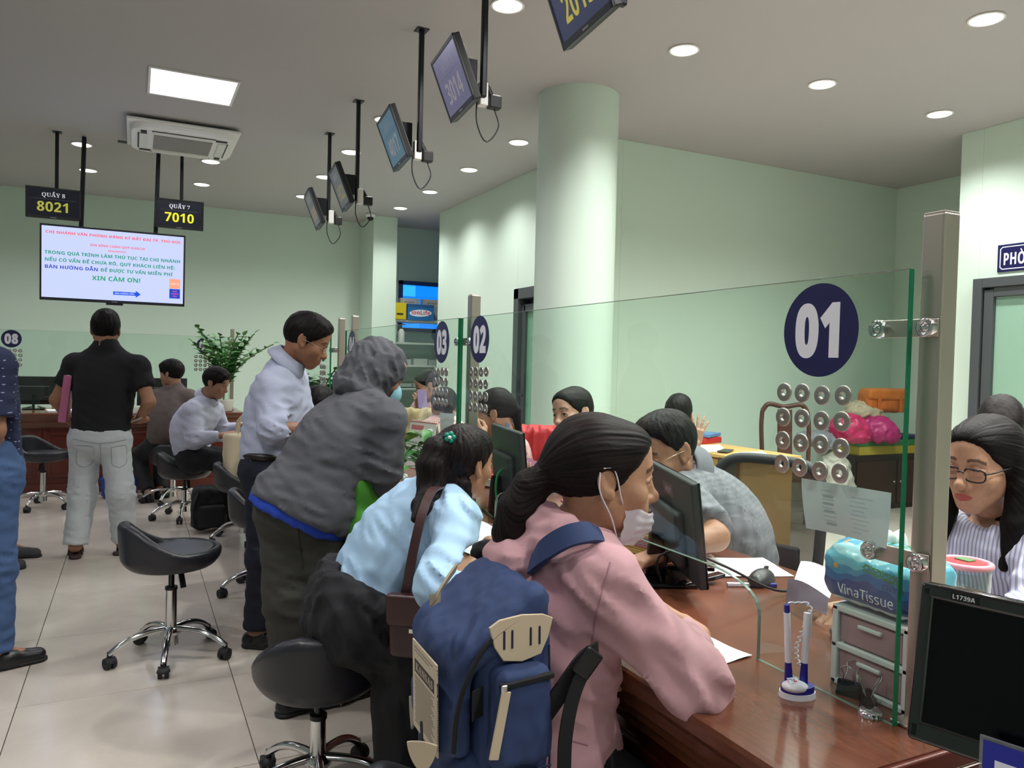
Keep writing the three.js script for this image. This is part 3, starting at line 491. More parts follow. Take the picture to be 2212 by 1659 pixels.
// turn: the low back is at local -z; +x world (towards the right counter) is faced with turn = +90 deg
stool('empty black swivel stool standing alone on the open floor', [0.165, 0, -3.84], 1.75, 0.47, 0.3);
stool('black swivel stool in front of window 08, behind the dotted shirt', [-0.72, 0, -8.0], 0.9, 0.47, 0.9);
stool('black swivel stool under the seated young man in pale shirt', [0.4, 0, -7.12], 1.5, 0.4, 0.5);
stool('black swivel stool under the man in the brown grey t-shirt', [0.34, 0, -7.92], 2.9, 0.4, 0.1);
stool('black swivel stool carrying the cream tote bag', [0.76, 0, -6.1], 1.5, 0.43, 0.7);
stool('black swivel stool mostly hidden behind the navy trousers', [0.72, 0, -4.72], 1.45, 0.45, 0.55);
stool('black swivel stool behind the black jacket tied at the waist', [0.535, 0, -2.42], 2.95, 0.41, 0.35);
stool('black swivel stool under the woman in the pink hoodie', [0.62, 0, -1.4], 1.35, 0.4, 0.2);

// ================================================================ DESK MONITORS
function monitor(o) {
  const t = thing('monitor', o.label, 'monitor', o.pos, o.turn, o.group);
  const W = o.w, H = o.h, y = o.y;
  const p = part(t, 'screen_case', box(W, H, 0.022, 0.006), o.caseMat || MAT.charcoal, [0, y + H / 2, 0], [o.tilt || -0.06, 0, 0]);
  part(p, 'screen', new THREE.PlaneGeometry(W - 0.03, H - 0.034), MAT.blackGloss, [0, 0.004, 0.0115]);
  part(p, 'screen_bezel', merge([shift(box(W, 0.02, 0.01, 0.004), 0, -H / 2 + 0.01, 0.009), shift(box(W, 0.012, 0.01, 0.004), 0, H / 2 - 0.006, 0.009), shift(box(0.012, H, 0.01, 0.004), -W / 2 + 0.006, 0, 0.009), shift(box(0.012, H, 0.01, 0.004), W / 2 - 0.006, 0, 0.009)]), MAT.blackGloss);
  part(p, 'back_cover', box(W * 0.62, H * 0.55, 0.03, 0.014), o.caseMat || MAT.charcoal, [0, -0.03, -0.022]);
  if (o.logo) part(p, 'logo', new THREE.PlaneGeometry(0.1, 0.035), M('#ffffff', 0.4, { map: canvasTex(256, 90, (g, w, h) => { g.fillStyle = '#2c2e31'; g.fillRect(0, 0, w, h); g.fillStyle = '#8d9094'; g.font = 'bold 74px sans-serif'; g.textAlign = 'center'; g.fillText(o.logo, w / 2, 66); }) }), [0, H / 2 - 0.05, -0.0115], [0, Math.PI, 0]);
  part(t, 'stand_neck', bar([0, 0.01, -0.05], [0, y + H * 0.35, -0.04], 0.06, 0.022), MAT.blackGloss);
  part(t, 'stand_foot', merge([shift(box(0.2, 0.012, 0.13, 0.005), 0, 0.006, -0.02), bar([-0.09, 0.01, 0], [-0.03, 0.022, 0.13], 0.03, 0.012), bar([0.09, 0.01, 0], [0.03, 0.022, 0.13], 0.03, 0.012)]), MAT.blackGloss);
  return t;
}
// local +z is the screen side (towards the clerk)
monitor({ label: 'black desk monitor seen from behind beside the pink hoodie woman', pos: [1.36, TOP, -1.72], turn: Math.PI / 2 - 0.4 + 0.0, w: 0.47, h: 0.27, y: 0.035, tilt: -0.12, logo: 'acer' });
monitor({ label: 'black desk monitor seen from behind, next to the girl in pale blue', pos: [1.325, TOP, -2.71], turn: Math.PI / 2 - 0.2, w: 0.45, h: 0.29, y: 0.05, tilt: -0.1 });
monitor({ label: 'black desk monitor behind the glass by disc 08', pos: [-0.92, TOP, -9.28], turn: Math.PI, w: 0.46, h: 0.29, y: 0.05 });
monitor({ label: 'black desk monitor behind the head of the man in brown grey', pos: [0.28, TOP, -9.24], turn: Math.PI + 0.1, w: 0.5, h: 0.3, y: 0.04 });
{ // the public's screen in the foreground, on a side desk of its own
  const d = thing('side_desk', 'dark wooden side desk carrying the glossy black monitor', 'desk', [1.32, 0, -0.36]);
  part(d, 'desk_top', boxUV(box(0.62, 0.03, 0.62, 0.004), 1, 'z'), MAT.redWood, [0, 0.755, 0]); part(d, 'body', boxUV(box(0.56, 0.74, 0.56, 0.004), 1, 'y'), MAT.redWood, [0, 0.37, 0]);
  const TL = atD(1995, 1253, 1.155), BL = atD(1965, 1590, 1.135), W = 0.4, dir = V(0.29, 0, 0.957), up = TL.clone().sub(BL), H = up.length();
  const t = thing('monitor', 'glossy black monitor marked L1739A in front of the steel post', 'monitor', [BL.x + dir.x * W / 2, 0.77, BL.z + dir.z * W / 2]);
  up.normalize(); const nrm = dir.clone().cross(up).normalize(); const m = new THREE.Matrix4().makeBasis(dir, nrm.clone().cross(dir), nrm);
  const c = BL.clone().addScaledVector(dir, W / 2).addScaledVector(up, H / 2).sub(t.position);
  const p = part(t, 'screen_case', box(W, H, 0.03, 0.012), MAT.blackGloss, c.toArray()); p.quaternion.setFromRotationMatrix(m);
  part(p, 'screen_bezel', merge([shift(box(W - 0.004, 0.022, 0.012, 0.006), 0, H / 2 - 0.012, 0.013), shift(box(W - 0.004, 0.03, 0.012, 0.006), 0, -H / 2 + 0.016, 0.013), shift(box(0.02, H - 0.006, 0.012, 0.006), -W / 2 + 0.011, 0, 0.013), shift(box(0.02, H - 0.006, 0.012, 0.006), W / 2 - 0.011, 0, 0.013)]), MP('#0a0b0d', 0.1, { clearcoat: 1, clearcoatRoughness: 0.05 }));
  part(p, 'screen', new THREE.PlaneGeometry(W - 0.04, H - 0.05), MP('#05060a', 0.14, { specularIntensity: 0.45 }), [0, 0.004, 0.0155]);
  part(p, 'model_mark', new THREE.PlaneGeometry(0.036, 0.011), M('#ffffff', 0.3, { map: canvasTex(256, 80, (g, w, h) => { g.fillStyle = '#0a0b0d'; g.fillRect(0, 0, w, h); g.fillStyle = '#d6d6d6'; g.font = 'bold 62px sans-serif'; g.fillText('L1739A', 8, 62); }) }), [-W / 2 + 0.062, H / 2 - 0.0125, 0.0195]);
  part(t, 'stand_neck', bar(c.clone().addScaledVector(nrm, -0.02), V(c.x + 0.05, 0.005, c.z - 0.01), 0.07, 0.02), MAT.blackGloss); part(t, 'stand_foot', box(0.16, 0.012, 0.2, 0.004), MAT.blackGloss, [c.x + 0.06, 0.006, c.z - 0.02]);
  // blue desk sign in an acrylic holder
  const q = atD(2200, 1668, 1.0), s = thing('desk_sign', 'blue and white desk sign in a clear acrylic holder', 'sign', [q.x, 0.77, q.z], -1.28);
  const hh = q.y + 0.035 - 0.77;
  part(s, 'acrylic_holder', box(0.21, hh, 0.004, 0.002), MP('#eef3f6', 0.05, { transmission: 0.9, thickness: 0 }), [0.06, hh / 2, 0.003]);
  part(s, 'sign_card', new THREE.PlaneGeometry(0.2, hh - 0.01), M('#ffffff', 0.5, { map: canvasTex(512, 256, (g, w, h) => { g.fillStyle = '#15239a'; g.fillRect(0, 0, w, h); g.strokeStyle = '#eef0ff'; g.lineWidth = 16; g.strokeRect(44, 52, w, h); }) }), [0.06, hh / 2, 0.0055]);
}

// ================================================================ SMALL THINGS ON THE RIGHT COUNTER
function sheet(name, label, cat, corners, m, o = {}) {   // a slightly curved sheet of paper between four points a b c d
  const [a, b, c, d] = corners, N = 8, pos = [], uv = [], idx = [];
  for (let i = 0; i <= N; i++) for (let j = 0; j <= N; j++) { const u = i / N, v = j / N; const p = a.clone().lerp(b, u).lerp(d.clone().lerp(c, u), v); const w = (o.bend || 0) * Math.sin(u * Math.PI) + (o.wave || 0.001) * Math.sin(u * 7 + v * 5); p.y += w; pos.push(p.x, p.y, p.z); uv.push(u, 1 - v); }
  for (let i = 0; i < N; i++) for (let j = 0; j < N; j++) { const k = i * (N + 1) + j; idx.push(k, k + 1, k + N + 1, k + 1, k + N + 2, k + N + 1); }
  const g = new THREE.BufferGeometry(); g.setAttribute('position', new THREE.Float32BufferAttribute(pos, 3)); g.setAttribute('uv', new THREE.Float32BufferAttribute(uv, 2)); g.setIndex(idx); g.computeVertexNormals();
  return tag(part(scene, numbered(name), g, m), label, cat, o.group);
}
const formTex = canvasTex(512, 720, (g, w, h) => { g.fillStyle = '#eceef2'; g.fillRect(0, 0, w, h); g.fillStyle = '#8d93a6'; for (let i = 0; i < 20; i++) { let x = 50; while (x < 440) { const l = 20 + ((i * 53 + x * 7) % 60); g.fillRect(x, 60 + i * 31, l, 5); x += l + 12; } } g.strokeStyle = '#3a4690'; g.lineWidth = 3; for (const y of [130, 380, 420, 560]) { g.beginPath(); g.moveTo(90, y); for (let x = 90; x < 400; x += 9) g.lineTo(x, y + Math.sin(x * 0.9 + y) * 8); g.stroke(); } });
const formMat = M('#ffffff', 0.8, { map: formTex, side: THREE.DoubleSide }), plainPaper = M('#e8e9ec', 0.85, { side: THREE.DoubleSide });
const ct = (px, py, y = TOP + 0.003) => onY(px, py, y);
sheet('form_sheet', 'handwritten form on the worktop by the pink sleeve', 'paper', [ct(1500, 1362), ct(1625, 1416), ct(1545, 1438), ct(1450, 1400)], formMat, { wave: 0.0015 });
sheet('form_sheet', 'large white sheet under the black computer mouse', 'paper', [ct(1505, 1205), ct(1648, 1205), ct(1716, 1244), ct(1512, 1246)], plainPaper, { wave: 0.001 });
sheet('form_sheet', 'white form under the hands of the girl in pale blue', 'paper', [ct(1040, 1125), ct(1090, 1150), ct(1040, 1185), ct(985, 1160)], formMat);
sheet('form_sheet', 'open document lying in front of the girl in pale blue', 'paper', [ct(1055, 1150), ct(1110, 1175, TOP + 0.006), ct(1050, 1215, TOP + 0.006), ct(1000, 1190)], plainPaper);
{ // mouse
  const p = onY(1645, 1258, TOP + 0.005), t = thing('computer_mouse', 'dark grey computer mouse resting on the white sheet', 'mouse', [p.x, TOP + 0.006, p.z], 2.0);
  const shell = sdf([ball([0, 0.0, 0], [0.033, 0.037, 0.06]), plane([0, 0.0, 0], [0, -1, 0], { op: 'cut', k: 0.006 })], 0.004, { k: 0.01 }); part(t, 'shell', shell, M('#2b2c2f', 0.35)); part(t, 'wheel', cyl(0.01, 0.01, 0.007, 16).rotateZ(Math.PI / 2), MAT.rubber, [0, 0.03, 0.03]); part(t, 'button_seam', box(0.002, 0.004, 0.05), MAT.black, [0, 0.034, 0.025]);
  const q = ct(1570, 1262, TOP + 0.006), w = ct(1678, 1264, TOP + 0.006);
  const n = thing('ballpoint_pen', 'blue and clear pen lying beside the computer mouse', 'pen', q.toArray()); const v = w.clone().sub(q); part(n, 'barrel', bar([0, 0, 0], v.clone().multiplyScalar(0.6), 0.01, 0.01), M('#d9dbe2', 0.3)); part(n, 'cap', bar(v.clone().multiplyScalar(0.45), v, 0.011, 0.011), M('#2b2f86', 0.35));
}
{ // pen stand with two pens on a coil
  const p = onY(1722, 1503, TOP), t = thing('pen_stand', 'white and blue counter pen stand with two upright pens', 'pen stand', [p.x, TOP, p.z], -0.35);
  const el = (r, h, y, m, n) => { const g = cyl(r * 0.96, r, h, 40); g.scale(1, 1, 0.72); return part(t, n, g, m, [0, y, 0]); };
  const blue = M('#1c1c86', 0.3), wh = M('#e9eaf0', 0.35);
  el(0.034, 0.01, 0.005, wh, 'foot'); el(0.031, 0.012, 0.015, blue, 'body');
  const dm = new THREE.SphereGeometry(0.024, 24, 14); dm.scale(1, 0.42, 0.8); part(t, 'badge_dome', dm, wh, [-0.008, 0.02, 0.006]);
  part(t, 'badge_print', new THREE.PlaneGeometry(0.02, 0.016), M('#ffffff', 0.4, { map: canvasTex(128, 104, (g, w, h) => { g.fillStyle = '#e9eaf0'; g.fillRect(0, 0, w, h); g.fillStyle = '#3f9ad8'; g.beginPath(); g.moveTo(22, 18); g.lineTo(62, 18); g.lineTo(52, 62); g.lineTo(38, 62); g.lineTo(44, 34); g.lineTo(18, 34); g.fill(); g.fillStyle = '#c8343c'; g.beginPath(); g.moveTo(70, 22); g.lineTo(84, 22); g.lineTo(80, 52); g.lineTo(104, 52); g.lineTo(100, 70); g.lineTo(58, 70); g.fill(); g.fillStyle = '#555'; g.fillRect(20, 84, 80, 6); }), polygonOffset: true, polygonOffsetFactor: -2 }), [-0.012, 0.0302, 0.008], [-1.2, 0, 0.05]);
  for (const [x, z, lean, n] of [[-0.012, -0.01, -0.06, 0], [0.014, -0.006, 0.02, 1]]) { const g = part(t, 'pen', cyl(0.006, 0.006, 0.1, 14), wh, [x + lean * 0.08, 0.1, z], [0, 0, -lean]); part(g, 'pen_socket', cyl(0.0058, 0.008, 0.045, 14), blue, [0, -0.06, 0]); part(g, n ? 'pen_clip' : 'pen_cap', n ? box(0.004, 0.05, 0.003) : cyl(0.005, 0.0054, 0.018, 14), n ? wh : blue, n ? [0.008, 0.03, 0] : [0, 0.055, 0]); }
  const coil = []; for (let i = 0; i <= 60; i++) { const a = i / 60; coil.push([-0.018 + 0.034 * Math.min(1, a * 4) + 0.012 * Math.sin(a * 6) + 0.003 * Math.cos(i * 1.6), 0.165 - 0.15 * Math.max(0, a - 0.2), -0.016 + 0.004 * Math.sin(i * 1.6)]); }
  part(t, 'cord', tube(coil, 0.0016, 140, 6), M('#dfe1e8', 0.4));
}
{ // drawer tower
  const t = thing('drawer_tower', 'white plastic drawer tower with mauve drawers behind the glass', 'drawer box', [1.295, TOP, -0.952]);
  const wp = M('#d9dcdc', 0.45), dr = M('#a9868c', 0.5);
  part(t, 'frame', merge([...[[-0.09, -0.075], [0.09, -0.075], [-0.09, 0.075], [0.09, 0.075]].map(([x, z]) => shift(box(0.014, 0.15, 0.014, 0.003), x, 0.075, z)), ...[0.006, 0.075, 0.145].map((y) => shift(box(0.194, 0.012, 0.164, 0.003), 0, y, 0))]), wp);
  for (const y of [0.04, 0.109]) { const d = part(t, 'drawer', box(0.176, 0.052, 0.134, 0.004), dr, [-0.004, y, 0]); part(d, 'drawer_pull', box(0.008, 0.008, 0.05, 0.003), wp, [-0.09, 0.014, 0]); }
  // tissue pack
  const tissueTex = canvasTex(1024, 512, (g, w, h) => { g.fillStyle = '#1c4f8e'; g.fillRect(0, 0, w, h); const band = (c, y, a) => { g.fillStyle = c; g.beginPath(); g.moveTo(0, 0); for (let x = 0; x <= w; x += 16) g.lineTo(x, y + a * Math.sin(x * 0.009 + y) + 12 * Math.sin(x * 0.031)); g.lineTo(w, 0); g.fill(); }; band('#2470ae', 270, 26); band('#3b9cc8', 200, 30); band('#6cc3d8', 130, 26); band('#a5dce4', 60, 18); g.fillStyle = '#d8dcdb'; g.fillRect(0, 440, w, 80); g.fillStyle = '#2f7d4f'; for (let i = 0; i < 70; i++) { g.beginPath(); g.ellipse(520 + i * 5, 120 + Math.sin(i * 1.7) * 28 + i * 0.7, 16, 6, i, 0, 7); g.fill(); } g.fillStyle = '#e8a24a'; g.beginPath(); g.arc(240, 170, 24, 0, 7); g.fill(); g.fillStyle = '#f4f6fa'; g.font = '118px sans-serif'; g.fillText('VinaTissue', 260, 400); g.font = '64px sans-serif'; g.fillStyle = '#14406e'; g.save(); g.translate(900, 210); g.rotate(Math.PI); g.fillText('WATER', 0, 0); g.restore(); });
  const g = sdf([slab([0, 0.055, 0], [0.07, 0.05, 0.1], 0.03), ball([0.0, 0.1, -0.03], [0.05, 0.02, 0.06])], 0.005, { k: 0.04, disp: (x, y, z) => 0.0018 * noise3(x * 28, y * 28, z * 28) + 0.001 * noise3(x * 70, y * 70, z * 30) });
  setUV(g, (x, y, z, nx) => (Math.abs(nx) > 0.35 ? [(z + 0.11) / 0.22, y / 0.11] : [(z + 0.11) / 0.22, clamp(0.75 + x * 1.2, 0.3, 0.98)]));
  const tp = thing('tissue_pack', 'blue plastic pack of tissues lying on the drawer tower', 'tissues', [1.265, TOP + 0.152, -0.968]);
  part(tp, 'wrapper', g, MP('#ffffff', 0.25, { map: tissueTex, clearcoat: 0.6, clearcoatRoughness: 0.15 })); part(tp, 'tissue', sdf([slab([0, 0.118, 0], [0.03, 0.022, 0.05], 0.006)], 0.006, { disp: (x, y, z) => 0.006 * noise3(x * 40, y * 20, z * 40) }), M('#e2efee', 0.9), [0.02, -0.004, -0.05]);
}
{ // two binder clips in front of the drawers
  for (const [px, py, turn, label] of [[1835, 1500, 0.4, 'black binder clip standing with one steel loop raised'], [1868, 1528, -0.9, 'black binder clip tipped over beside the glass edge']]) {
    const p = onY(px, py, TOP), t = thing('binder_clip', label, 'binder clip', [Math.max(p.x, 1.172), TOP, p.z], turn, 'black binder clips');
    const s = new THREE.Shape([[-0.014, 0], [0.014, 0], [0.003, 0.024], [-0.003, 0.024]].map((q) => new THREE.Vector2(...q)));
    part(t, 'clip_body', shift(new THREE.ExtrudeGeometry(s, { depth: 0.04, bevelEnabled: true, bevelSize: 0.001, bevelThickness: 0.001, bevelSegments: 1 }), 0, 0, -0.02), M('#17171a', 0.35));
    for (const k of [-1, 1]) part(t, 'wire_loop', tube([[k * 0.004, 0.022, -0.012], [k * 0.012, 0.04, -0.008], [k * 0.018, 0.052, -0.011], [k * 0.02, 0.058, 0], [k * 0.018, 0.052, 0.011], [k * 0.012, 0.04, 0.008], [k * 0.004, 0.022, 0.012]], 0.0011, 30, 6), MAT.chrome);
  }
}
{ // blue and red bits beside the drawers
  const p = onY(1780, 1432, TOP); single('eraser_box', 'small blue plastic case beside the drawer tower', 'case', box(0.03, 0.085, 0.022, 0.004), M('#2f6fbe', 0.4), [p.x + 0.06, TOP + 0.075, p.z]);
  const s = thing('stapler', 'red and clear stapler next to the tissue pack', 'stapler', [p.x + 0.12, TOP, p.z - 0.06], 0.9); part(s, 'arm', box(0.11, 0.022, 0.028, 0.008), M('#b3342c', 0.35), [0, 0.055, 0], [0, 0, 0.12]); part(s, 'base', box(0.12, 0.014, 0.03, 0.004), M('#3a3b40', 0.4), [0, 0.01, 0]); part(s, 'hinge', box(0.03, 0.05, 0.026, 0.004), M('#8c2a24', 0.4), [-0.045, 0.03, 0]);
  // purple file and white sheet leaning at the clerk's hand
  sheet('file_sheet', 'grey violet file leaning under the clerk\'s fingers', 'paper', [atD(1702, 1250, 1.93), atD(1790, 1292, 1.78), atD(1785, 1330, 1.76), atD(1697, 1305, 1.9)], M('#7d7180', 0.8, { side: THREE.DoubleSide }), { bend: 0.01 });
  sheet('form_sheet', 'white sheet bent upright behind the tissue pack', 'paper', [atD(1730, 1212, 2.0), atD(1810, 1240, 1.85), atD(1792, 1292, 1.79), atD(1712, 1262, 1.93)], plainPaper, { bend: 0.008 });
  sheet('form_sheet', 'white sheet held behind the steel post', 'paper', [atD(1880, 1178, 1.95), atD(1950, 1140, 1.95), atD(1960, 1215, 1.9), atD(1900, 1220, 1.9)], plainPaper, { bend: 0.004 });
  // drinking cup with a pink lid
  const q = atD(2085, 1208, 1.52), c = thing('lidded_cup', 'clear cup with a pink ring lid in front of the clerk', 'cup', [q.x, TOP, q.z]); const h = q.y - TOP;
  part(c, 'cup_wall', lathe([[0.0001, 0.004], [0.034, 0.004], [0.037, 0.012], [0.044, h - 0.02], [0.046, h - 0.02], [0.039, 0.008], [0.035, 0], [0.0001, 0]], 36), MP('#eef5f2', 0.04, { transmission: 1, thickness: 0 }));
  part(c, 'drink', lathe([[0.0001, 0.01], [0.036, 0.01], [0.0415, h * 0.72], [0.0001, h * 0.72]], 32), MP('#e6dccb', 0.1, { transmission: 0.7, thickness: 0 }));
  part(c, 'lid_ring', new THREE.TorusGeometry(0.045, 0.006, 12, 40).rotateX(Math.PI / 2), M('#f0a4b0', 0.4), [0, h - 0.008, 0]); part(c, 'lid_disc', lathe([[0.0001, h - 0.006], [0.042, h - 0.006], [0.042, h - 0.012]], 32), M('#b8383e', 0.4)); part(c, 'lid_leaf', box(0.024, 0.003, 0.03, 0.001), M('#5d8a52', 0.5), [0.018, h - 0.005, -0.012]);
}
// paper piles behind the pink hoodie
function pile(label, p, n, w, d, cols, turn) {
  for (let i = 0; i < n; i++) single('file_folder', label, 'folder', box(w + rr(-0.008, 0.008), 0.0075, d + rr(-0.008, 0.008), 0.001), M(cols[i % cols.length], 0.8), [p.x + rr(-0.006, 0.006), p.y + 0.004 + i * 0.0085, p.z + rr(-0.006, 0.006)], [0, turn + rr(-0.06, 0.06), 0], label);
}
pile('one of the stacked files behind the chin of the masked woman', V(1.52, TOP, -2.12), 11, 0.24, 0.32, ['#d9b46a', '#e0bd76', '#cfa85c', '#b97a86', '#d9d3cf', '#c9858f', '#e3e4e8'], 0.3);
pile('one of the loose folders between the two back-turned monitors', V(1.62, TOP, -2.5), 6, 0.22, 0.3, ['#c9858f', '#b0404a', '#e3e4e8', '#d8d9de'], -0.2);
{ // cables and little boxes by the second monitor
  const a = onY(1095, 1118, TOP); const c = thing('cable_bundle', 'green and black cables hanging behind the second monitor', 'cable', [a.x, TOP, a.z]);
  part(c, 'cable', tube([[-0.04, 0.004, 0.02], [-0.05, 0.12, 0], [-0.03, 0.17, -0.02], [0.02, 0.18, -0.04], [0.06, 0.12, -0.06]], 0.005), M('#1f7a48', 0.45)); part(c, 'cable', tube([[-0.06, 0.004, 0.06], [0.0, 0.03, 0.05], [0.05, 0.006, 0.07], [0.1, 0.02, 0.02], [0.06, 0.1, -0.04]], 0.004), MAT.black); part(c, 'cable', tube([[-0.02, 0.004, 0.08], [0.04, 0.02, 0.1], [0.09, 0.004, 0.06]], 0.004), MAT.black);
  const q = thing('cable_bundle', 'black cable looping from the first monitor\'s foot', 'cable', [1.3, TOP, -1.6]); part(q, 'cable', tube([[-0.01, 0.004, -0.08], [-0.04, 0.08, -0.06], [0.0, 0.11, -0.02], [0.08, 0.08, 0.06], [0.2, 0.02, 0.12], [0.34, 0.004, 0.1]], 0.0035), MAT.black);
  const b = onY(1140, 1118, TOP); single('stamp_box', 'small pale card box lying by the second monitor', 'box', box(0.05, 0.02, 0.035, 0.003), M('#c9b9a4', 0.8), [b.x, TOP + 0.01, b.z]); single('marker_pen', 'short blue marker lying by the second monitor', 'pen', tube([[-0.04, 0, 0], [0, 0.001, 0], [0.045, 0, 0.01]], 0.006), M('#2f6fc0', 0.4), [b.x + 0.05, TOP + 0.007, b.z - 0.01], [0, 0.5, 0]);
}

// ================================================================ CLERKS' SIDE: chairs, table, bags
function wrapCloth(list, cell, k, f) { return sdf(list, cell, { k, disp: f }); }
{ // mesh office chair
  const c = atD(1655, 1120, 3.05), t = thing('office_chair', 'black mesh office chair turned away beside the grey shirt man', 'chair', [c.x, 0, c.z], -1.2);
  // local: back at z = 0 plane, seat towards +z
  const loop = []; for (let i = 0; i <= 28; i++) { const a = i / 28 * Math.PI * 2; const x = 0.225 * Math.sign(Math.cos(a)) * Math.abs(Math.cos(a)) ** 0.45, y = 0.79 + 0.245 * Math.sign(Math.sin(a)) * Math.abs(Math.sin(a)) ** 0.45; loop.push([x * (1 - 0.1 * (0.95 - y)), y, -0.06 * (y - 0.55) + 0.03 * (x / 0.22) ** 2]); }
  part(t, 'back_frame', tube(loop, 0.021, 90, 8), MAT.charcoal);
  const m = new THREE.PlaneGeometry(0.43, 0.47, 10, 10); const P = m.attributes.position; for (let i = 0; i < P.count; i++) { const x = P.getX(i), y = P.getY(i) + 0.79; P.setXYZ(i, x * (1 - 0.1 * (0.95 - y)), y, -0.06 * (y - 0.55) + 0.03 * (x / 0.22) ** 2); } m.computeVertexNormals();
  part(t, 'back_mesh', m, MP('#4b4130', 0.9, { transparent: true, opacity: 0.82, side: THREE.DoubleSide }));
  part(t, 'seat', sdf([slab([0, 0.46, 0.26], [0.24, 0.04, 0.24], 0.035)], 0.014), M('#26282b', 0.8)); part(t, 'lumbar_pad', box(0.3, 0.2, 0.03, 0.014), M('#26272b', 0.85), [0, 0.62, 0.03]);
  for (const s of [-1, 1]) { part(t, 'armrest', box(0.05, 0.03, 0.25, 0.012), MAT.black, [s * 0.28, 0.66, 0.2]); part(t, 'arm_post', bar([s * 0.27, 0.45, 0.22], [s * 0.28, 0.65, 0.2], 0.03, 0.05), MAT.black); }
  part(t, 'column', cyl(0.025, 0.03, 0.36, 16), MAT.black, [0, 0.25, 0.24]); for (let i = 0; i < 5; i++) { const a = i * 1.2566, l = part(t, 'leg', bar([0, 0.09, 0.24], [Math.sin(a) * 0.28, 0.07, 0.24 + Math.cos(a) * 0.28], 0.04, 0.03), MAT.black); part(l, 'castor', shift(cyl(0.027, 0.027, 0.04, 14).rotateZ(Math.PI / 2), Math.sin(a) * 0.28, 0.028, 0.24 + Math.cos(a) * 0.28), MAT.black); }
}
{ // office chair with a red jacket over its back
  const c = atD(1160, 1000, 4.05), t = thing('office_chair', 'office chair whose back is covered by the red jacket', 'chair', [c.x, 0, c.z], 2.6);
  part(t, 'backrest', box(0.42, 0.5, 0.05, 0.03), MAT.black, [0, 0.8, 0]); part(t, 'seat', box(0.46, 0.07, 0.45, 0.03), MAT.black, [0, 0.46, 0.24]); part(t, 'column', cyl(0.025, 0.03, 0.4, 14), MAT.black, [0, 0.24, 0.24]); for (let i = 0; i < 5; i++) { const a = i * 1.2566; part(t, 'leg', bar([0, 0.06, 0.24], [Math.sin(a) * 0.28, 0.03, 0.24 + Math.cos(a) * 0.28], 0.04, 0.03), MAT.black); }
  const j = thing('red_jacket', 'red jacket hanging over the back of an office chair', 'jacket', [c.x, 0, c.z], 2.6);
  part(j, 'jacket_body', wrapCloth([slab([0, 0.8, 0], [0.235, 0.27, 0.055], 0.05), cone([-0.22, 0.98, 0.02], [-0.24, 0.62, 0.06], 0.055, 0.05), cone([0.22, 0.98, 0.02], [0.25, 0.6, 0.05], 0.055, 0.05)], 0.011, 0.05, (x, y, z) => 0.012 * (1 - 2 * Math.abs(noise3(x * 14, y * 3.5, z * 9))) - 0.002), M('#b4252b', 0.55));
}
{ // pine table
  const t = thing('pine_table', 'pale wooden desk with a panel end by the green wall', 'desk', [4.22, 0, -4.98]);
  part(t, 'desk_top', boxUV(box(0.6, 0.026, 1.5, 0.003), 1, 'z'), MAT.pine, [0, 0.74, 0]); part(t, 'end_panel', boxUV(box(0.5, 0.7, 0.025, 0.003), 1, 'x'), MAT.pine, [0.02, 0.37, 0.68]); part(t, 'end_panel', boxUV(box(0.5, 0.7, 0.025, 0.003), 1, 'x'), MAT.pine, [0.02, 0.37, -0.68]); part(t, 'back_panel', boxUV(box(0.02, 0.4, 1.34, 0.003), 1, 'z'), MAT.pine, [0.2, 0.5, 0]);
  const d = part(t, 'drawer_unit', boxUV(box(0.1, 0.32, 0.4, 0.003), 1, 'z'), MAT.pine, [-0.2, 0.55, 0.4]); for (const y of [-0.09, 0.06]) part(d, 'drawer_pull', box(0.01, 0.012, 0.1, 0.003), MAT.darkMetal, [-0.055, y, 0]);
  const tp = (px, py, y = 0.756) => onY(px, py, y);
  sheet('form_sheet', 'white papers spread on the pale wooden desk', 'paper', [tp(1500, 962), tp(1555, 960), tp(1570, 975), tp(1512, 978)], plainPaper); sheet('form_sheet', 'single sheet near the corner of the pale wooden desk', 'paper', [tp(1590, 978), tp(1645, 974), tp(1660, 982), tp(1605, 985)], plainPaper);
  const f = tp(1518, 955); single('file_folder', 'red folder lying below the blue one on the pale desk', 'folder', box(0.28, 0.05, 0.2, 0.006), M('#c0282c', 0.5), [f.x, 0.779, f.z], [0, 0.3, 0]); single('file_folder', 'blue folder on top of the red one on the pale desk', 'folder', box(0.28, 0.03, 0.2, 0.006), M('#5f86b8', 0.5), [f.x + 0.02, 0.822, f.z - 0.01], [0, 0.5, 0]);
  const ph = tp(1567, 976); single('mobile_phone', 'dark phone lying on the papers of the pale desk', 'phone', box(0.2, 0.012, 0.08, 0.004), M('#3c4038', 0.4), [ph.x, 0.764, ph.z], [0, 0.6, 0]);
}
{ // carved wooden chair
  const t = thing('wooden_chair', 'dark brown carved wooden chair behind the steel rings', 'chair', [5.3, 0, -5.15], -0.55), br = M('#4e2a20', 0.4);
  for (const s of [-1, 1]) { part(t, 'back_post', tube([[s * 0.2, 0, -0.02], [s * 0.2, 0.5, 0], [s * 0.21, 0.9, -0.05], [s * 0.2, 1.02, -0.07]], 0.02), br); part(t, 'leg', bar([s * 0.2, 0, 0.4], [s * 0.2, 0.45, 0.4], 0.04, 0.04), br); }
  part(t, 'top_rail', tube([[-0.2, 1.02, -0.07], [-0.15, 1.08, -0.075], [0, 1.06, -0.09], [0.15, 1.08, -0.075], [0.2, 1.02, -0.07]], 0.022), br); part(t, 'splat', box(0.13, 0.56, 0.02, 0.006), br, [0, 0.76, -0.04], [-0.12, 0, 0]); part(t, 'seat', box(0.45, 0.04, 0.45, 0.01), br, [0, 0.46, 0.2]);
}
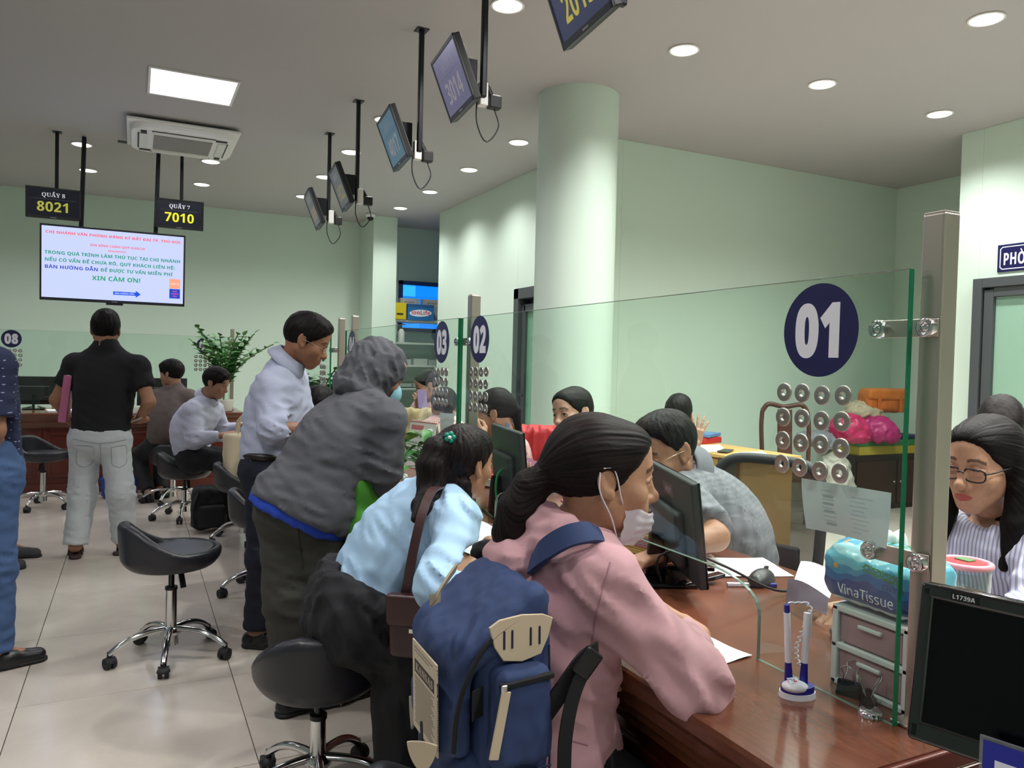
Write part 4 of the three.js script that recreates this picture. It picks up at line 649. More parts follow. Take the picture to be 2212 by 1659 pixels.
{ // dark cabinet with bags and boxes
  const cz = -5.35, a = onZ(1852, 985, cz), b = onZ(1990, 985, cz), w = b.x - a.x + 0.25, cx = (a.x + b.x) / 2 + 0.1, h = a.y;
  const t = thing('storage_cabinet', 'dark brown cabinet carrying boxes and carrier bags', 'cabinet', [cx, 0, cz - 0.2]); part(t, 'body', box(w, h, 0.4, 0.006), M('#2c1a16', 0.45), [0, h / 2, 0]); for (const s of [-1, 1]) { const d = part(t, 'cabinet_door', box(w / 2 - 0.03, h - 0.12, 0.016, 0.004), M('#3a201a', 0.4), [s * w / 4, h / 2, 0.205]); part(d, 'door_knob', new THREE.SphereGeometry(0.012, 10, 8), MAT.steel, [-s * (w / 4 - 0.05), 0, 0.014]); }
  const bx = thing('cardboard_box', 'flat yellow and green box on the dark cabinet', 'box', [cx - 0.02, h, cz - 0.16]); part(bx, 'tray', box(w * 0.86, 0.09, 0.3, 0.004), M('#b9a53c', 0.7), [0, 0.046, 0]); part(bx, 'lid', box(w * 0.87, 0.06, 0.31, 0.004), M('#2f7a44', 0.6), [0, 0.12, 0]);
  const nb = thing('plastic_crate', 'navy tray on the green box of the dark cabinet', 'tray', [cx - 0.06, h + 0.151, cz - 0.16]); part(nb, 'tray', box(w * 0.8, 0.04, 0.3, 0.01), M('#1f2a52', 0.5), [0, 0.02, 0]);
  const bag = (label, name, px, py, sx, sy, col, dz, extra) => { const p = onZ(px, py, cz + dz); const t2 = thing(name, label, 'bag', [p.x, p.y - sy, p.z]); const g = sdf([ball([0, sy * 0.85, 0], [sx, sy, 0.17]), ball([sx * 0.3, sy * 0.5, 0.02], [sx * 0.7, sy * 0.6, 0.16]), plane([0, 0, 0], [0, -1, 0], { op: 'cut', k: 0.03 })], 0.016, { k: 0.06, disp: (x, y, z) => 0.018 * (1 - 2 * Math.abs(noise3(x * 7 + px, y * 7, z * 7))) + 0.007 * noise3(x * 20, y * 20, z * 20) }); part(t2, 'bag_body', g, M(col, 0.4)); if (extra) extra(t2); return t2; };
  bag('bright magenta carrier bag on the navy tray', 'carrier_bag', 1895, 925, 0.19, 0.14, '#b0266e', -0.02);
  bag('pink carrier bag hanging beside the dark cabinet', 'carrier_bag', 1832, 922, 0.17, 0.15, '#b8245c', 0.08);
  bag('cream cloth bag squeezed behind the magenta bag', 'cloth_bag', 1862, 888, 0.2, 0.12, '#b8ab93', -0.2);
  bag('white bag hanging low beside the carved chair', 'cloth_bag', 1800, 1040, 0.2, 0.36, '#b9b7ad', 0.0, (t2) => part(t2, 'teal_print', box(0.05, 0.22, 0.01, 0.004), M('#4f9a97', 0.6), [-0.12, 0.2, 0.17], [0, -0.3, 0.2]));
  bag('grey plastic bag behind the lower steel rings', 'carrier_bag', 1768, 945, 0.24, 0.08, '#7c828a', -0.1);
  const p = onZ(1906, 866, cz - 0.12), o = thing('orange_handbag', 'orange leather handbag with straps on top of the bags', 'bag', [p.x, p.y - 0.13, p.z], -0.25), om = M('#c86a2c', 0.45);
  part(o, 'bag_body', sdf([slab([0, 0.13, 0], [0.24, 0.12, 0.1], 0.05)], 0.014, { disp: (x, y, z) => 0.008 * noise3(x * 9, y * 9, z * 9) }), om); part(o, 'flap', sdf([slab([0, 0.2, 0.03], [0.235, 0.06, 0.09], 0.03)], 0.014, { disp: (x, y, z) => 0.006 * noise3(x * 11, y * 9, z * 9) }), M('#cf7432', 0.45)); for (const x of [-0.12, 0.13]) part(o, 'strap', box(0.035, 0.2, 0.012, 0.004), om, [x, 0.12, 0.115]);
}
// ================================================================ FAR ALCOVE: shelf with boxes
{
  const t = thing('metal_shelf', 'grey metal shelf unit in the far alcove', 'shelf', [4.15, 0, -11.35]), gm = M('#c3cdc8', 0.45);
  for (const y of [0.55, 0.97, 1.32, 1.66, 2.0]) part(t, 'shelf_board', box(1.3, 0.03, 0.36, 0.004), gm, [0, y, 0]);
  for (const [x, z] of [[-0.64, 0.17], [-0.64, -0.17], [0.64, 0.17], [0.64, -0.17]]) part(t, 'upright', box(0.03, 2.0, 0.03, 0.003), gm, [x, 1.0, z]);
  const tex = canvasTex(512, 300, (g, w, h) => { g.fillStyle = '#2272b4'; g.fillRect(0, 0, w, h); g.fillStyle = '#1a5b96'; g.fillRect(0, 0, w, 60); g.fillStyle = '#e9f2fa'; g.beginPath(); g.ellipse(250, 165, 215, 66, -0.05, 0, 7); g.fill(); g.fillStyle = '#d23a55'; g.font = 'bold 112px sans-serif'; g.fillText('ionLife', 68, 196); });
  const at = (px, py) => onZ(px, py, -11.2);
  const bl = at(907, 672), b2 = thing('carton', 'blue carton with red lettering on the upper shelf', 'box', [bl.x, 2.016, -11.25]); part(b2, 'carton_body', box(0.42, 0.24, 0.2, 0.005), M('#2272b4', 0.6), [0, 0.12, 0]); part(b2, 'front_print', new THREE.PlaneGeometry(0.42, 0.24), M('#ffffff', 0.6, { map: tex }), [0, 0.12, 0.101]);
  const yl = at(862, 668), y2 = thing('carton', 'yellow carton at the end of the upper shelf', 'box', [yl.x, 2.016, -11.25]); part(y2, 'carton_body', box(0.2, 0.25, 0.2, 0.005), M('#d8c21e', 0.6), [0, 0.125, 0]); part(y2, 'front_print', box(0.1, 0.03, 0.002, 0.001), M('#3a3a18', 0.7), [0.0, 0.08, 0.101]);
  for (const [px, l] of [[892, 'pale storage box behind the blue carton'], [940, 'pale storage box at the right of the blue carton']]) { const p = at(px, 650), c = thing('storage_box', l, 'box', [p.x, 2.016, -11.4]); part(c, 'box_body', box(0.3, 0.34, 0.1, 0.005), M('#b3b1aa', 0.8), [0, 0.17, 0]); part(c, 'handwriting', new THREE.PlaneGeometry(0.22, 0.1), M('#ffffff', 0.8, { map: canvasTex(128, 64, (g) => { g.fillStyle = '#c3c1ba'; g.fillRect(0, 0, 128, 64); g.strokeStyle = '#4a4a52'; g.lineWidth = 3; g.beginPath(); for (let x = 10; x < 115; x += 5) g.lineTo(x, 32 + 10 * Math.sin(x * 0.9)); g.stroke(); }) }), [0, 0.28, 0.0515]); }
  const bo = at(868, 712), bt = thing('spray_bottle', 'white pump bottle on the second shelf', 'bottle', [bo.x, 1.676, -11.22]); part(bt, 'bottle_body', lathe([[0.0001, 0], [0.05, 0], [0.05, 0.16], [0.02, 0.2], [0.0001, 0.2]], 18), MAT.white); part(bt, 'pump', merge([shift(cyl(0.012, 0.012, 0.07, 10), 0, 0.23, 0), shift(box(0.08, 0.02, 0.02), 0.02, 0.27, 0)]), MAT.black);
  for (const [y, n] of [[1.336, 5], [0.986, 4]]) for (let i = 0; i < n; i++) single('file_stack', 'flat pile of pale files on the alcove shelf', 'files', box(0.22, rr(0.05, 0.12), 0.26, 0.004), M(['#a9b5b0', '#b9c0bb', '#98a39f'][i % 3], 0.8), [3.68 + i * 0.25, y + 0.04, -11.33], [0, rr(-0.1, 0.1), 0], 'files on the alcove shelf');
}

// ================================================================ PLANTS
const leafGeo = (L, W, droop = 0.25) => { const n = 6, pos = [], idx = []; for (let i = 0; i <= n; i++) { const t = i / n, w = W * Math.sin(Math.PI * Math.pow(t, 0.75)) * (1 - 0.15 * t) + 0.0005, y = -droop * L * t * t; pos.push(-w / 2, y + w * 0.18, L * t, 0, y, L * t, w / 2, y + w * 0.18, L * t); } for (let i = 0; i < n; i++) { const k = i * 3; idx.push(k, k + 3, k + 1, k + 1, k + 3, k + 4, k + 1, k + 4, k + 2, k + 2, k + 4, k + 5); } const g = new THREE.BufferGeometry(); g.setAttribute('position', new THREE.Float32BufferAttribute(pos, 3)); g.setIndex(idx); g.computeVertexNormals(); return g; };
const leafMat = (c) => MP(c, 0.38, { side: THREE.DoubleSide });
function frondPlant(t, stems, leaves, leafL, leafW, cols, o = {}) {
  const geos = [leafGeo(leafL, leafW), leafGeo(leafL * 0.82, leafW * 0.9), leafGeo(leafL * 0.6, leafW * 0.75)], mats = cols.map(leafMat);
  for (let s = 0; s < stems; s++) {
    const a = s * 2.4 + rr(-0.3, 0.3), lean = (o.lean || 0.45) * rr(0.35, 1), H = o.h * rr(0.72, 1), c = [];
    const ax = Math.cos(a), az = Math.sin(a); for (let i = 0; i <= 6; i++) { const u = i / 6; c.push(V(ax * lean * H * u * u, o.y0 + H * (u - 0.25 * lean * u * u), az * lean * H * u * u)); }
    const curve = new THREE.CatmullRomCurve3(c); const st = part(t, 'stem', new THREE.TubeGeometry(curve, 10, o.sr || 0.006, 6), M('#3f6a34', 0.5));
    for (let i = 0; i < leaves; i++) { const u = 0.28 + 0.72 * i / (leaves - 1), p = curve.getPoint(u), tg = curve.getTangent(u), side = i % 2 ? 1 : -1; const lat = tg.clone().cross(V(ax, 0.2, az)).normalize().multiplyScalar(side); const d = lat.multiplyScalar(0.8).add(tg.clone().multiplyScalar(0.55)).add(V(0, 0.12, 0)).normalize(); if (i === leaves - 1) d.copy(tg); const l = part(st, 'leaf', geos[i > leaves * 0.75 ? 2 : i % 2], mats[(s + i) % mats.length], p.toArray()); l.quaternion.setFromRotationMatrix(new THREE.Matrix4().lookAt(d, V(0, 0, 0), V(0, 1, 0))); l.rotateZ(rr(-0.5, 0.5)); }
  }
}
const pot = (t, r, h, m) => part(t, 'pot', lathe([[0.0001, 0], [r * 0.75, 0], [r * 0.8, 0.01], [r, h - 0.01], [r * 1.04, h], [r * 0.95, h], [r * 0.9, h - 0.03], [0.0001, h - 0.03]], 32), m);
{
  const t = thing('zamioculcas_plant', 'tall glossy green potted plant at the end of the far counter', 'plant', [0.87, TOP, -8.82]); pot(t, 0.11, 0.13, M('#d3d2c8', 0.4)); frondPlant(t, 17, 17, 0.13, 0.07, ['#2e6b30', '#3b7d38', '#24562a', '#4b8a3e'], { h: 0.9, y0: 0.1, lean: 0.7 });
  const f = thing('potted_fern', 'small green fern behind the glass of disc 05', 'plant', [1.5, TOP, -5.35]); pot(f, 0.09, 0.12, M('#cfcfc6', 0.45)); frondPlant(f, 9, 17, 0.075, 0.018, ['#4f9a4a', '#3d8540', '#63ab55'], { h: 0.42, y0: 0.1, lean: 0.9, sr: 0.004 });
  const f2 = thing('potted_fern', 'dark leafy plant between the seated man and the glass', 'plant', [1.32, TOP, -6.2]); pot(f2, 0.1, 0.12, M('#cfcfc6', 0.45)); frondPlant(f2, 10, 13, 0.1, 0.055, ['#2f6b33', '#3b7d3c'], { h: 0.5, y0: 0.1, lean: 0.8 });
  const p = onY(925, 1040, TOP), q = thing('pothos_plant', 'low leafy pothos on the worktop beside the ponytail', 'plant', [1.27, TOP, -3.4]); void p; pot(q, 0.07, 0.07, M('#3c3f3d', 0.5));
  const g1_ = leafGeo(0.1, 0.075, 0.4), g2_ = leafGeo(0.075, 0.055, 0.35), ms = ['#4f9440', '#3c7d35', '#2f6a30', '#6aa84e'].map(leafMat);
  for (let i = 0; i < 46; i++) { const a = i * 2.4, r = 0.05 + 0.14 * Math.sqrt(i / 46), y = 0.08 + 0.15 * (1 - i / 46) * rr(0.6, 1.2) + 0.03, x = Math.cos(a) * r, z = Math.sin(a) * r * 1.3; part(q, 'stem', tube([[x * 0.1, 0.06, z * 0.1], [x * 0.5, y * 0.9, z * 0.5], [x, y, z]], 0.002, 8, 5), ms[2]); const l = part(q, 'leaf', i % 3 ? g2_ : g1_, ms[i % 4], [x, y, z]); l.rotation.set(rr(0.0, 0.6), Math.atan2(x, z) + rr(-0.5, 0.5), rr(-0.4, 0.4), 'YXZ'); }
}
// ================================================================ THINGS ROUND WINDOWS 03 AND 04, AND ON THE FAR COUNTER
{
  const c = thing('desk_calendar', 'white standing desk calendar behind the grey sleeve', 'calendar', [1.45, TOP, -4.05], -1.2); const tex = canvasTex(256, 256, (g, w, h) => { g.fillStyle = '#e7e4e0'; g.fillRect(0, 0, w, h); g.fillStyle = '#c96f76'; g.fillRect(20, 22, 120, 26); g.fillRect(0, 0, w, 8); g.fillStyle = '#9aa0aa'; for (let i = 0; i < 5; i++) for (let j = 0; j < 7; j++) g.fillRect(26 + j * 30, 80 + i * 32, 14, 12); });
  part(c, 'page', box(0.22, 0.26, 0.006, 0.001), M('#ffffff', 0.7, { map: tex }), [0, 0.13, 0.03], [-0.22, 0, 0]); part(c, 'stand', box(0.22, 0.26, 0.006, 0.001), MAT.white, [0, 0.13, -0.03], [0.22, 0, 0]); for (let i = 0; i < 12; i++) part(c, 'ring', new THREE.TorusGeometry(0.008, 0.0012, 6, 12), MAT.steel, [-0.1 + i * 0.018, 0.258, 0], [0, Math.PI / 2, 0]);
  for (const [x, z, h, col, l] of [[1.4, -3.82, 0.24, '#c9d6da', 'clear water bottle beside the desk calendar'], [1.36, -3.72, 0.2, '#8ea0a8', 'grey bottle beside the pothos']]) { const b = thing('water_bottle', l, 'bottle', [x, TOP, z]); part(b, 'bottle_body', lathe([[0.0001, 0.002], [0.03, 0.002], [0.033, 0.01], [0.033, h * 0.62], [0.02, h * 0.8], [0.013, h * 0.86], [0.013, h * 0.9], [0.0001, h * 0.9]], 24), MP(col, 0.05, { transmission: 0.85, thickness: 0 })); part(b, 'bottle_cap', cyl(0.015, 0.015, h * 0.1, 16), M('#d8dde0', 0.4), [0, h * 0.93, 0]); part(b, 'label_band', lathe([[0.0335, h * 0.3], [0.0335, h * 0.5]], 24), M('#9cb0bc', 0.5)); }
  sheet('notice_sheet', 'pale sheet taped on the glass below disc 03', 'paper', [onX(950, 892, 1.163), onX(982, 893, 1.163), onX(978, 940, 1.163), onX(952, 945, 1.163)], plainPaper, { wave: 0.0005 });
  const fl = thing('flower_sprig', 'little white flowers and leaves by the grey sleeve', 'plant', [1.05, TOP, -3.05]); pot(fl, 0.035, 0.05, M('#4a4f4c', 0.5)); for (let i = 0; i < 12; i++) { const a = i * 2.4, r = 0.02 + 0.004 * i, y = 0.09 + 0.02 * Math.sin(i * 3); part(fl, 'flower', ball_(0.011), M('#e9ebe4', 0.7), [Math.cos(a) * r, y, Math.sin(a) * r]); const l = part(fl, 'leaf', leafGeo(0.05, 0.03), leafMat('#2f6a30'), [Math.cos(a + 1) * r * 0.6, y - 0.02, Math.sin(a + 1) * r * 0.6]); l.rotation.set(0.2, a, 0, 'YXZ'); part(fl, 'stem', tube([[0, 0.04, 0], [Math.cos(a) * r * 0.6, y * 0.7, Math.sin(a) * r * 0.6], [Math.cos(a) * r, y, Math.sin(a) * r]], 0.0015, 6, 5), leafMat('#3f6a34')); }
  // cream jacket over a chair behind window 03
  const j = atD(885, 900, 5.6), cc = thing('office_chair', 'office chair under the cream jacket behind window 03', 'chair', [j.x, 0, j.z], -0.6); part(cc, 'backrest', box(0.42, 0.45, 0.05, 0.03), MAT.black, [0, 0.78, 0]); part(cc, 'seat', box(0.46, 0.07, 0.45, 0.03), MAT.black, [0, 0.46, 0.24]); part(cc, 'column', cyl(0.025, 0.03, 0.42, 14), MAT.black, [0, 0.22, 0.24]); for (let i = 0; i < 5; i++) part(cc, 'leg', bar([0, 0.06, 0.24], [Math.sin(i * 1.2566) * 0.28, 0.03, 0.24 + Math.cos(i * 1.2566) * 0.28], 0.04, 0.03), MAT.black);
  const jk = thing('cream_jacket', 'cream jacket hung over a chair behind window 03', 'jacket', [j.x, 0, j.z], -0.6); part(jk, 'jacket_body', wrapCloth([slab([0, 0.79, 0], [0.25, 0.26, 0.06], 0.055)], 0.013, 0.04, (x, y, z) => 0.013 * (1 - 2 * Math.abs(noise3(x * 12, y * 4, z * 8)))), M('#b7a47c', 0.75));
  const t2 = thing('ring_binder', 'red and white binder lying by the windows 02 and 03', 'binder', [1.62, TOP, -3.4], 0.4); part(t2, 'cover', box(0.26, 0.05, 0.3, 0.004), M('#b44a44', 0.6), [0, 0.025, 0]); part(t2, 'pages', box(0.25, 0.036, 0.29, 0.002), MAT.paper, [-0.01, 0.025, 0]);
  // far counter papers, box, bag on the floor
  single('paper_stack', 'stack of white papers on the far counter near disc 08', 'papers', box(0.3, 0.02, 0.22, 0.002), MAT.paper, [-0.62, TOP + 0.011, -8.86], [0, 0.2, 0]);
  const cb = thing('cardboard_box', 'flat brown cardboard box behind the white papers', 'box', [-0.55, TOP, -9.15], 0.1); part(cb, 'box_body', box(0.4, 0.1, 0.24, 0.004), M('#a68462', 0.8), [0, 0.05, 0]); part(cb, 'tape', box(0.4, 0.002, 0.04, 0.001), M('#c4a888', 0.4), [0, 0.101, 0]);
  sheet('form_sheet', 'white sheet curling up on the far counter beside the phone', 'paper', [V(0.12, TOP + 0.004, -8.9), V(0.2, TOP + 0.13, -8.95), V(0.26, TOP + 0.1, -8.78), V(0.16, TOP + 0.004, -8.74)], M('#d8cdb8', 0.8, { side: THREE.DoubleSide }), { bend: 0.01 });
  const bg = onY(258, 1075, 0), bb = thing('blue_bag', 'blue shopping bag with a yellow star at the counter foot', 'bag', [bg.x, 0, bg.z - 0.05], 0.2); part(bb, 'bag_body', sdf([slab([0, 0.11, 0], [0.16, 0.1, 0.07], 0.03)], 0.012, { disp: (x, y, z) => 0.012 * noise3(x * 11, y * 11, z * 9) }), M('#20429a', 0.55)); const st = new THREE.Shape(); for (let i = 0; i < 16; i++) { const r = i % 2 ? 0.018 : 0.045, a = i * Math.PI / 8; st[i ? 'lineTo' : 'moveTo'](Math.cos(a) * r, Math.sin(a) * r); } part(bb, 'star_print', new THREE.ExtrudeGeometry(st, { depth: 0.002, bevelEnabled: false }), M('#d2b13c', 0.6), [-0.07, 0.13, 0.078]); part(bb, 'handle', tube([[-0.1, 0.2, 0], [-0.06, 0.27, 0], [0.06, 0.27, 0], [0.1, 0.2, 0]], 0.006), M('#20429a', 0.6));
}
function ball_(r) { return new THREE.SphereGeometry(r, 10, 8); }
{ // cream tote bag standing on a stool, black backpack hanging behind it
  const p = V(0.78, 0, -6.1), t = thing('tote_bag', 'cream canvas tote bag standing on a black stool', 'bag', [p.x, 0.465, p.z], 0.15);
  part(t, 'bag_body', sdf([slab([0, 0.18, 0], [0.17, 0.175, 0.06], 0.03), plane([0, 0.35, 0], [0, 1, 0], { op: 'cut', k: 0.01 })], 0.01, { disp: (x, y, z) => 0.009 * (1 - 2 * Math.abs(noise3(x * 8, y * 3, z * 8))) }), M('#cdbfa4', 0.85));
  for (const z of [-0.03, 0.03]) part(t, 'handle', tube([[-0.08, 0.34, z], [-0.07, 0.44, z], [0, 0.5, z], [0.07, 0.44, z], [0.08, 0.34, z]], 0.008), M('#c6b89c', 0.85));
  const b = onY(508, 1125, 0.0), k = thing('black_backpack', 'black backpack on the floor under the cream tote', 'bag', [0.55, 0, -6.55], 0.1); void b; part(k, 'pack_body', sdf([slab([0, 0.19, 0], [0.13, 0.17, 0.09], 0.05)], 0.013, { disp: (x, y, z) => 0.01 * noise3(x * 10, y * 10, z * 10) }), M('#17181b', 0.8)); part(k, 'strap', tube([[-0.1, 0.32, 0.09], [-0.14, 0.2, 0.12], [-0.13, 0.06, 0.1]], 0.012), MAT.black); part(k, 'front_pocket', sdf([slab([0, 0.13, 0.1], [0.1, 0.09, 0.03], 0.025)], 0.012), M('#1c1d20', 0.8));
}

// ================================================================ PEOPLE: builders
const lin = (hex) => { const c = new THREE.Color(hex); return [c.r, c.g, c.b]; };
const skinOf = (hex) => { const c = lin(hex), g = c[0] * 0.3 + c[1] * 0.6 + c[2] * 0.1; return c.map((v) => v + (g - v) * 0.14); };
const mixc = (a, b, t) => a.map((v, i) => v + (b[i] - v) * t);
const skinMat = MP('#ffffff', 0.55, { vertexColors: true, sheen: 0 }), hairMat = MP('#ffffff', 0.52, { vertexColors: true, specularIntensity: 0.32 }), clothMat = (c, r = 0.85) => MP(c, r, { sheen: 0.25, sheenRoughness: 0.6, sheenColor: new THREE.Color(c) });
const clothV = MP('#ffffff', 0.85, { vertexColors: true });
const quatTo = (f, u) => { const z = f.clone().normalize(), x = u.clone().cross(z).normalize(), y = z.clone().cross(x); return new THREE.Quaternion().setFromRotationMatrix(new THREE.Matrix4().makeBasis(x, y, z)); };
const keepAttr = (list) => { const names = ['position', 'normal', 'color']; return mergeGeometries(list.map((g) => { for (const k of Object.keys(g.attributes)) if (!names.includes(k)) g.deleteAttribute(k); return g; })); };

// face towards +z, top towards +y, about 0.23 m tall
function headGeometry(o) {
  const j = o.jaw ?? 1, sx = (x) => [-x, x], L = [];
  L.push(ball([0, 0.032, -0.018], [0.073, 0.086, 0.093]), ball([0, 0, 0.022], [0.063, 0.085, 0.064]), ball([0, -0.045, 0.028], [0.05 * j, 0.06, 0.055]));
  for (const s of [-1, 1]) {
    L.push(cone([s * 0.05 * j, -0.045, -0.008], [s * 0.014 * j, -0.096, 0.056], 0.021, 0.016), ball([s * 0.038, -0.026, 0.057], [0.026, 0.025, 0.024]));
  }
  L.push(ball([0, -0.097, 0.062], [0.021 * j, 0.016, 0.017], { k: 0.025 }), cone([-0.028, 0.024, 0.075], [0.028, 0.024, 0.075], 0.014, 0.014, { k: 0.03 }), ball([0, 0.06, 0.05], [0.05, 0.04, 0.04]));
  L.push(ball([0, -0.065, 0.071], [0.03, 0.024, 0.022], { k: 0.03 }));
  for (const s of [-1, 1]) L.push(ball([s * 0.031, 0.003, 0.096], [0.019, 0.011, 0.016], { op: 'sub', k: 0.016 }), ball([s * 0.031, 0.002, 0.0735], 0.0128, { k: 0.004 }), cone([s * 0.016, 0.003, 0.0835], [s * 0.031, 0.0105, 0.0865], 0.0034, 0.004, { k: 0.004 }), cone([s * 0.031, 0.0105, 0.0865], [s * 0.046, 0.003, 0.078], 0.004, 0.0034, { k: 0.004 }), cone([s * 0.017, -0.004, 0.083], [s * 0.043, -0.005, 0.079], 0.003, 0.003, { k: 0.006 }));
  L.push(cone([0, 0.012, 0.083], [0, -0.03, 0.101], 0.0085, 0.011, { k: 0.016 }), ball([0, -0.034, 0.104], 0.0118, { k: 0.01 }));
  for (const s of [-1, 1]) L.push(ball([s * 0.0125, -0.038, 0.093], [0.0085, 0.0078, 0.01], { k: 0.007 }), ball([s * 0.0065, -0.0465, 0.099], [0.003, 0.003, 0.005], { op: 'sub', k: 0.003 }));
  for (const s of [-1, 1]) L.push(cone([s * 0.021, -0.0655, 0.083], [s * 0.004, -0.0608, 0.0945], 0.0035, 0.0048, { k: 0.005 }), cone([s * 0.018, -0.069, 0.084], [0, -0.0728, 0.0925], 0.004, 0.0062, { k: 0.006 }));
  L.push(cone([-0.022, -0.0668, 0.089], [0, -0.066, 0.101], 0.0011, 0.0011, { op: 'sub', k: 0.003 }), cone([0.022, -0.0668, 0.089], [0, -0.066, 0.101], 0.0011, 0.0011, { op: 'sub', k: 0.003 }));
  for (const s of [-1, 1]) { const q = new THREE.Quaternion().setFromEuler(new THREE.Euler(-0.2, -s * 0.35, 0)); L.push(ball([s * 0.077, 0.0, -0.012], [0.0075, 0.033, 0.02], { q, k: 0.008 }), ball([s * 0.085, 0.004, -0.008], [0.0055, 0.02, 0.011], { q, op: 'sub', k: 0.006 }), ball([s * 0.081, -0.008, 0.003], [0.006, 0.008, 0.006], { op: 'sub', k: 0.004 }), ball([s * 0.075, -0.027, 0.0], [0.006, 0.009, 0.008], { k: 0.006 })); }
  L.push(cone([0, -0.03, -0.03], [0, -0.1, -0.03], 0.05 * (o.neck ?? 1), 0.05 * (o.neck ?? 1), { k: 0.03 }));
  void sx;
  const skin = skinOf(o.skin), lip = mixc(skin, lin(o.lip || '#a8544e'), o.lipMix ?? 0.6), brow = lin('#1d1512'), white = lin('#cfc6bd'), iris = lin('#140c08'), rosy = mixc(skin, lin('#b8664c'), 0.25);
  return sdf(L, o.cell || 0.004, { k: 0.022, color: (x, y, z, nx, ny, nz) => {
    let c = skin; const ax = Math.abs(x);
    const fr = 1 + 0.05 * noise3(x * 60, y * 60, z * 60) + 0.04 * noise3(x * 190, y * 190, z * 190); c = c.map((v) => v * fr);
    if (z > 0.05) {
      if (ax < 0.05 && y > 0.016 && y < 0.04) { const b = 0.0285 + 0.004 * Math.cos((ax - 0.03) * 90) - (ax > 0.04 ? (ax - 0.04) * 0.5 : 0); if (ax > 0.013 && Math.abs(y - b) < 0.0042 * (o.brow ?? 1)) c = mixc(c, brow, 0.8); }
      const ex = ax - 0.031; if (Math.abs(ex) < 0.0165 && y < 0.011 && y > -0.009) {
        const open = o.eye ?? 1, top = 0.0075 - ex * ex * 26, low = -0.0042 * open + 0.0075 * (1 - open) * 0.6 + ex * ex * 14;
        if (y < top && y > low && z > 0.067) { const gx = x - Math.sign(x) * 0.031 - (o.gaze || 0); c = Math.hypot(gx, (y - 0.0015) * 0.9) < 0.0066 ? iris : white; if (y > top - 0.003) c = iris; } else if (y >= top && y < top + 0.002) c = mixc(c, brow, 0.6);
      }
      if (ax < 0.025 && y < -0.0575 && y > -0.0795 && z > 0.082) { const e = (ax / 0.024) ** 2 + ((y + 0.0675) / 0.0105) ** 2; if (e < 1) c = mixc(c, lip, sst(1, 0.72, e)); }
      if (ax < 0.02 && y < -0.028 && y > -0.046 && z > 0.09) c = mixc(c, rosy, 0.5);
      if (o.stubble && y < -0.05 && z > 0.03) c = mixc(c, lin('#5a4a42'), 0.18 + 0.1 * noise3(x * 150, y * 150, z * 150));
    }
    void nx; void ny; void nz; return c;
  } });
}
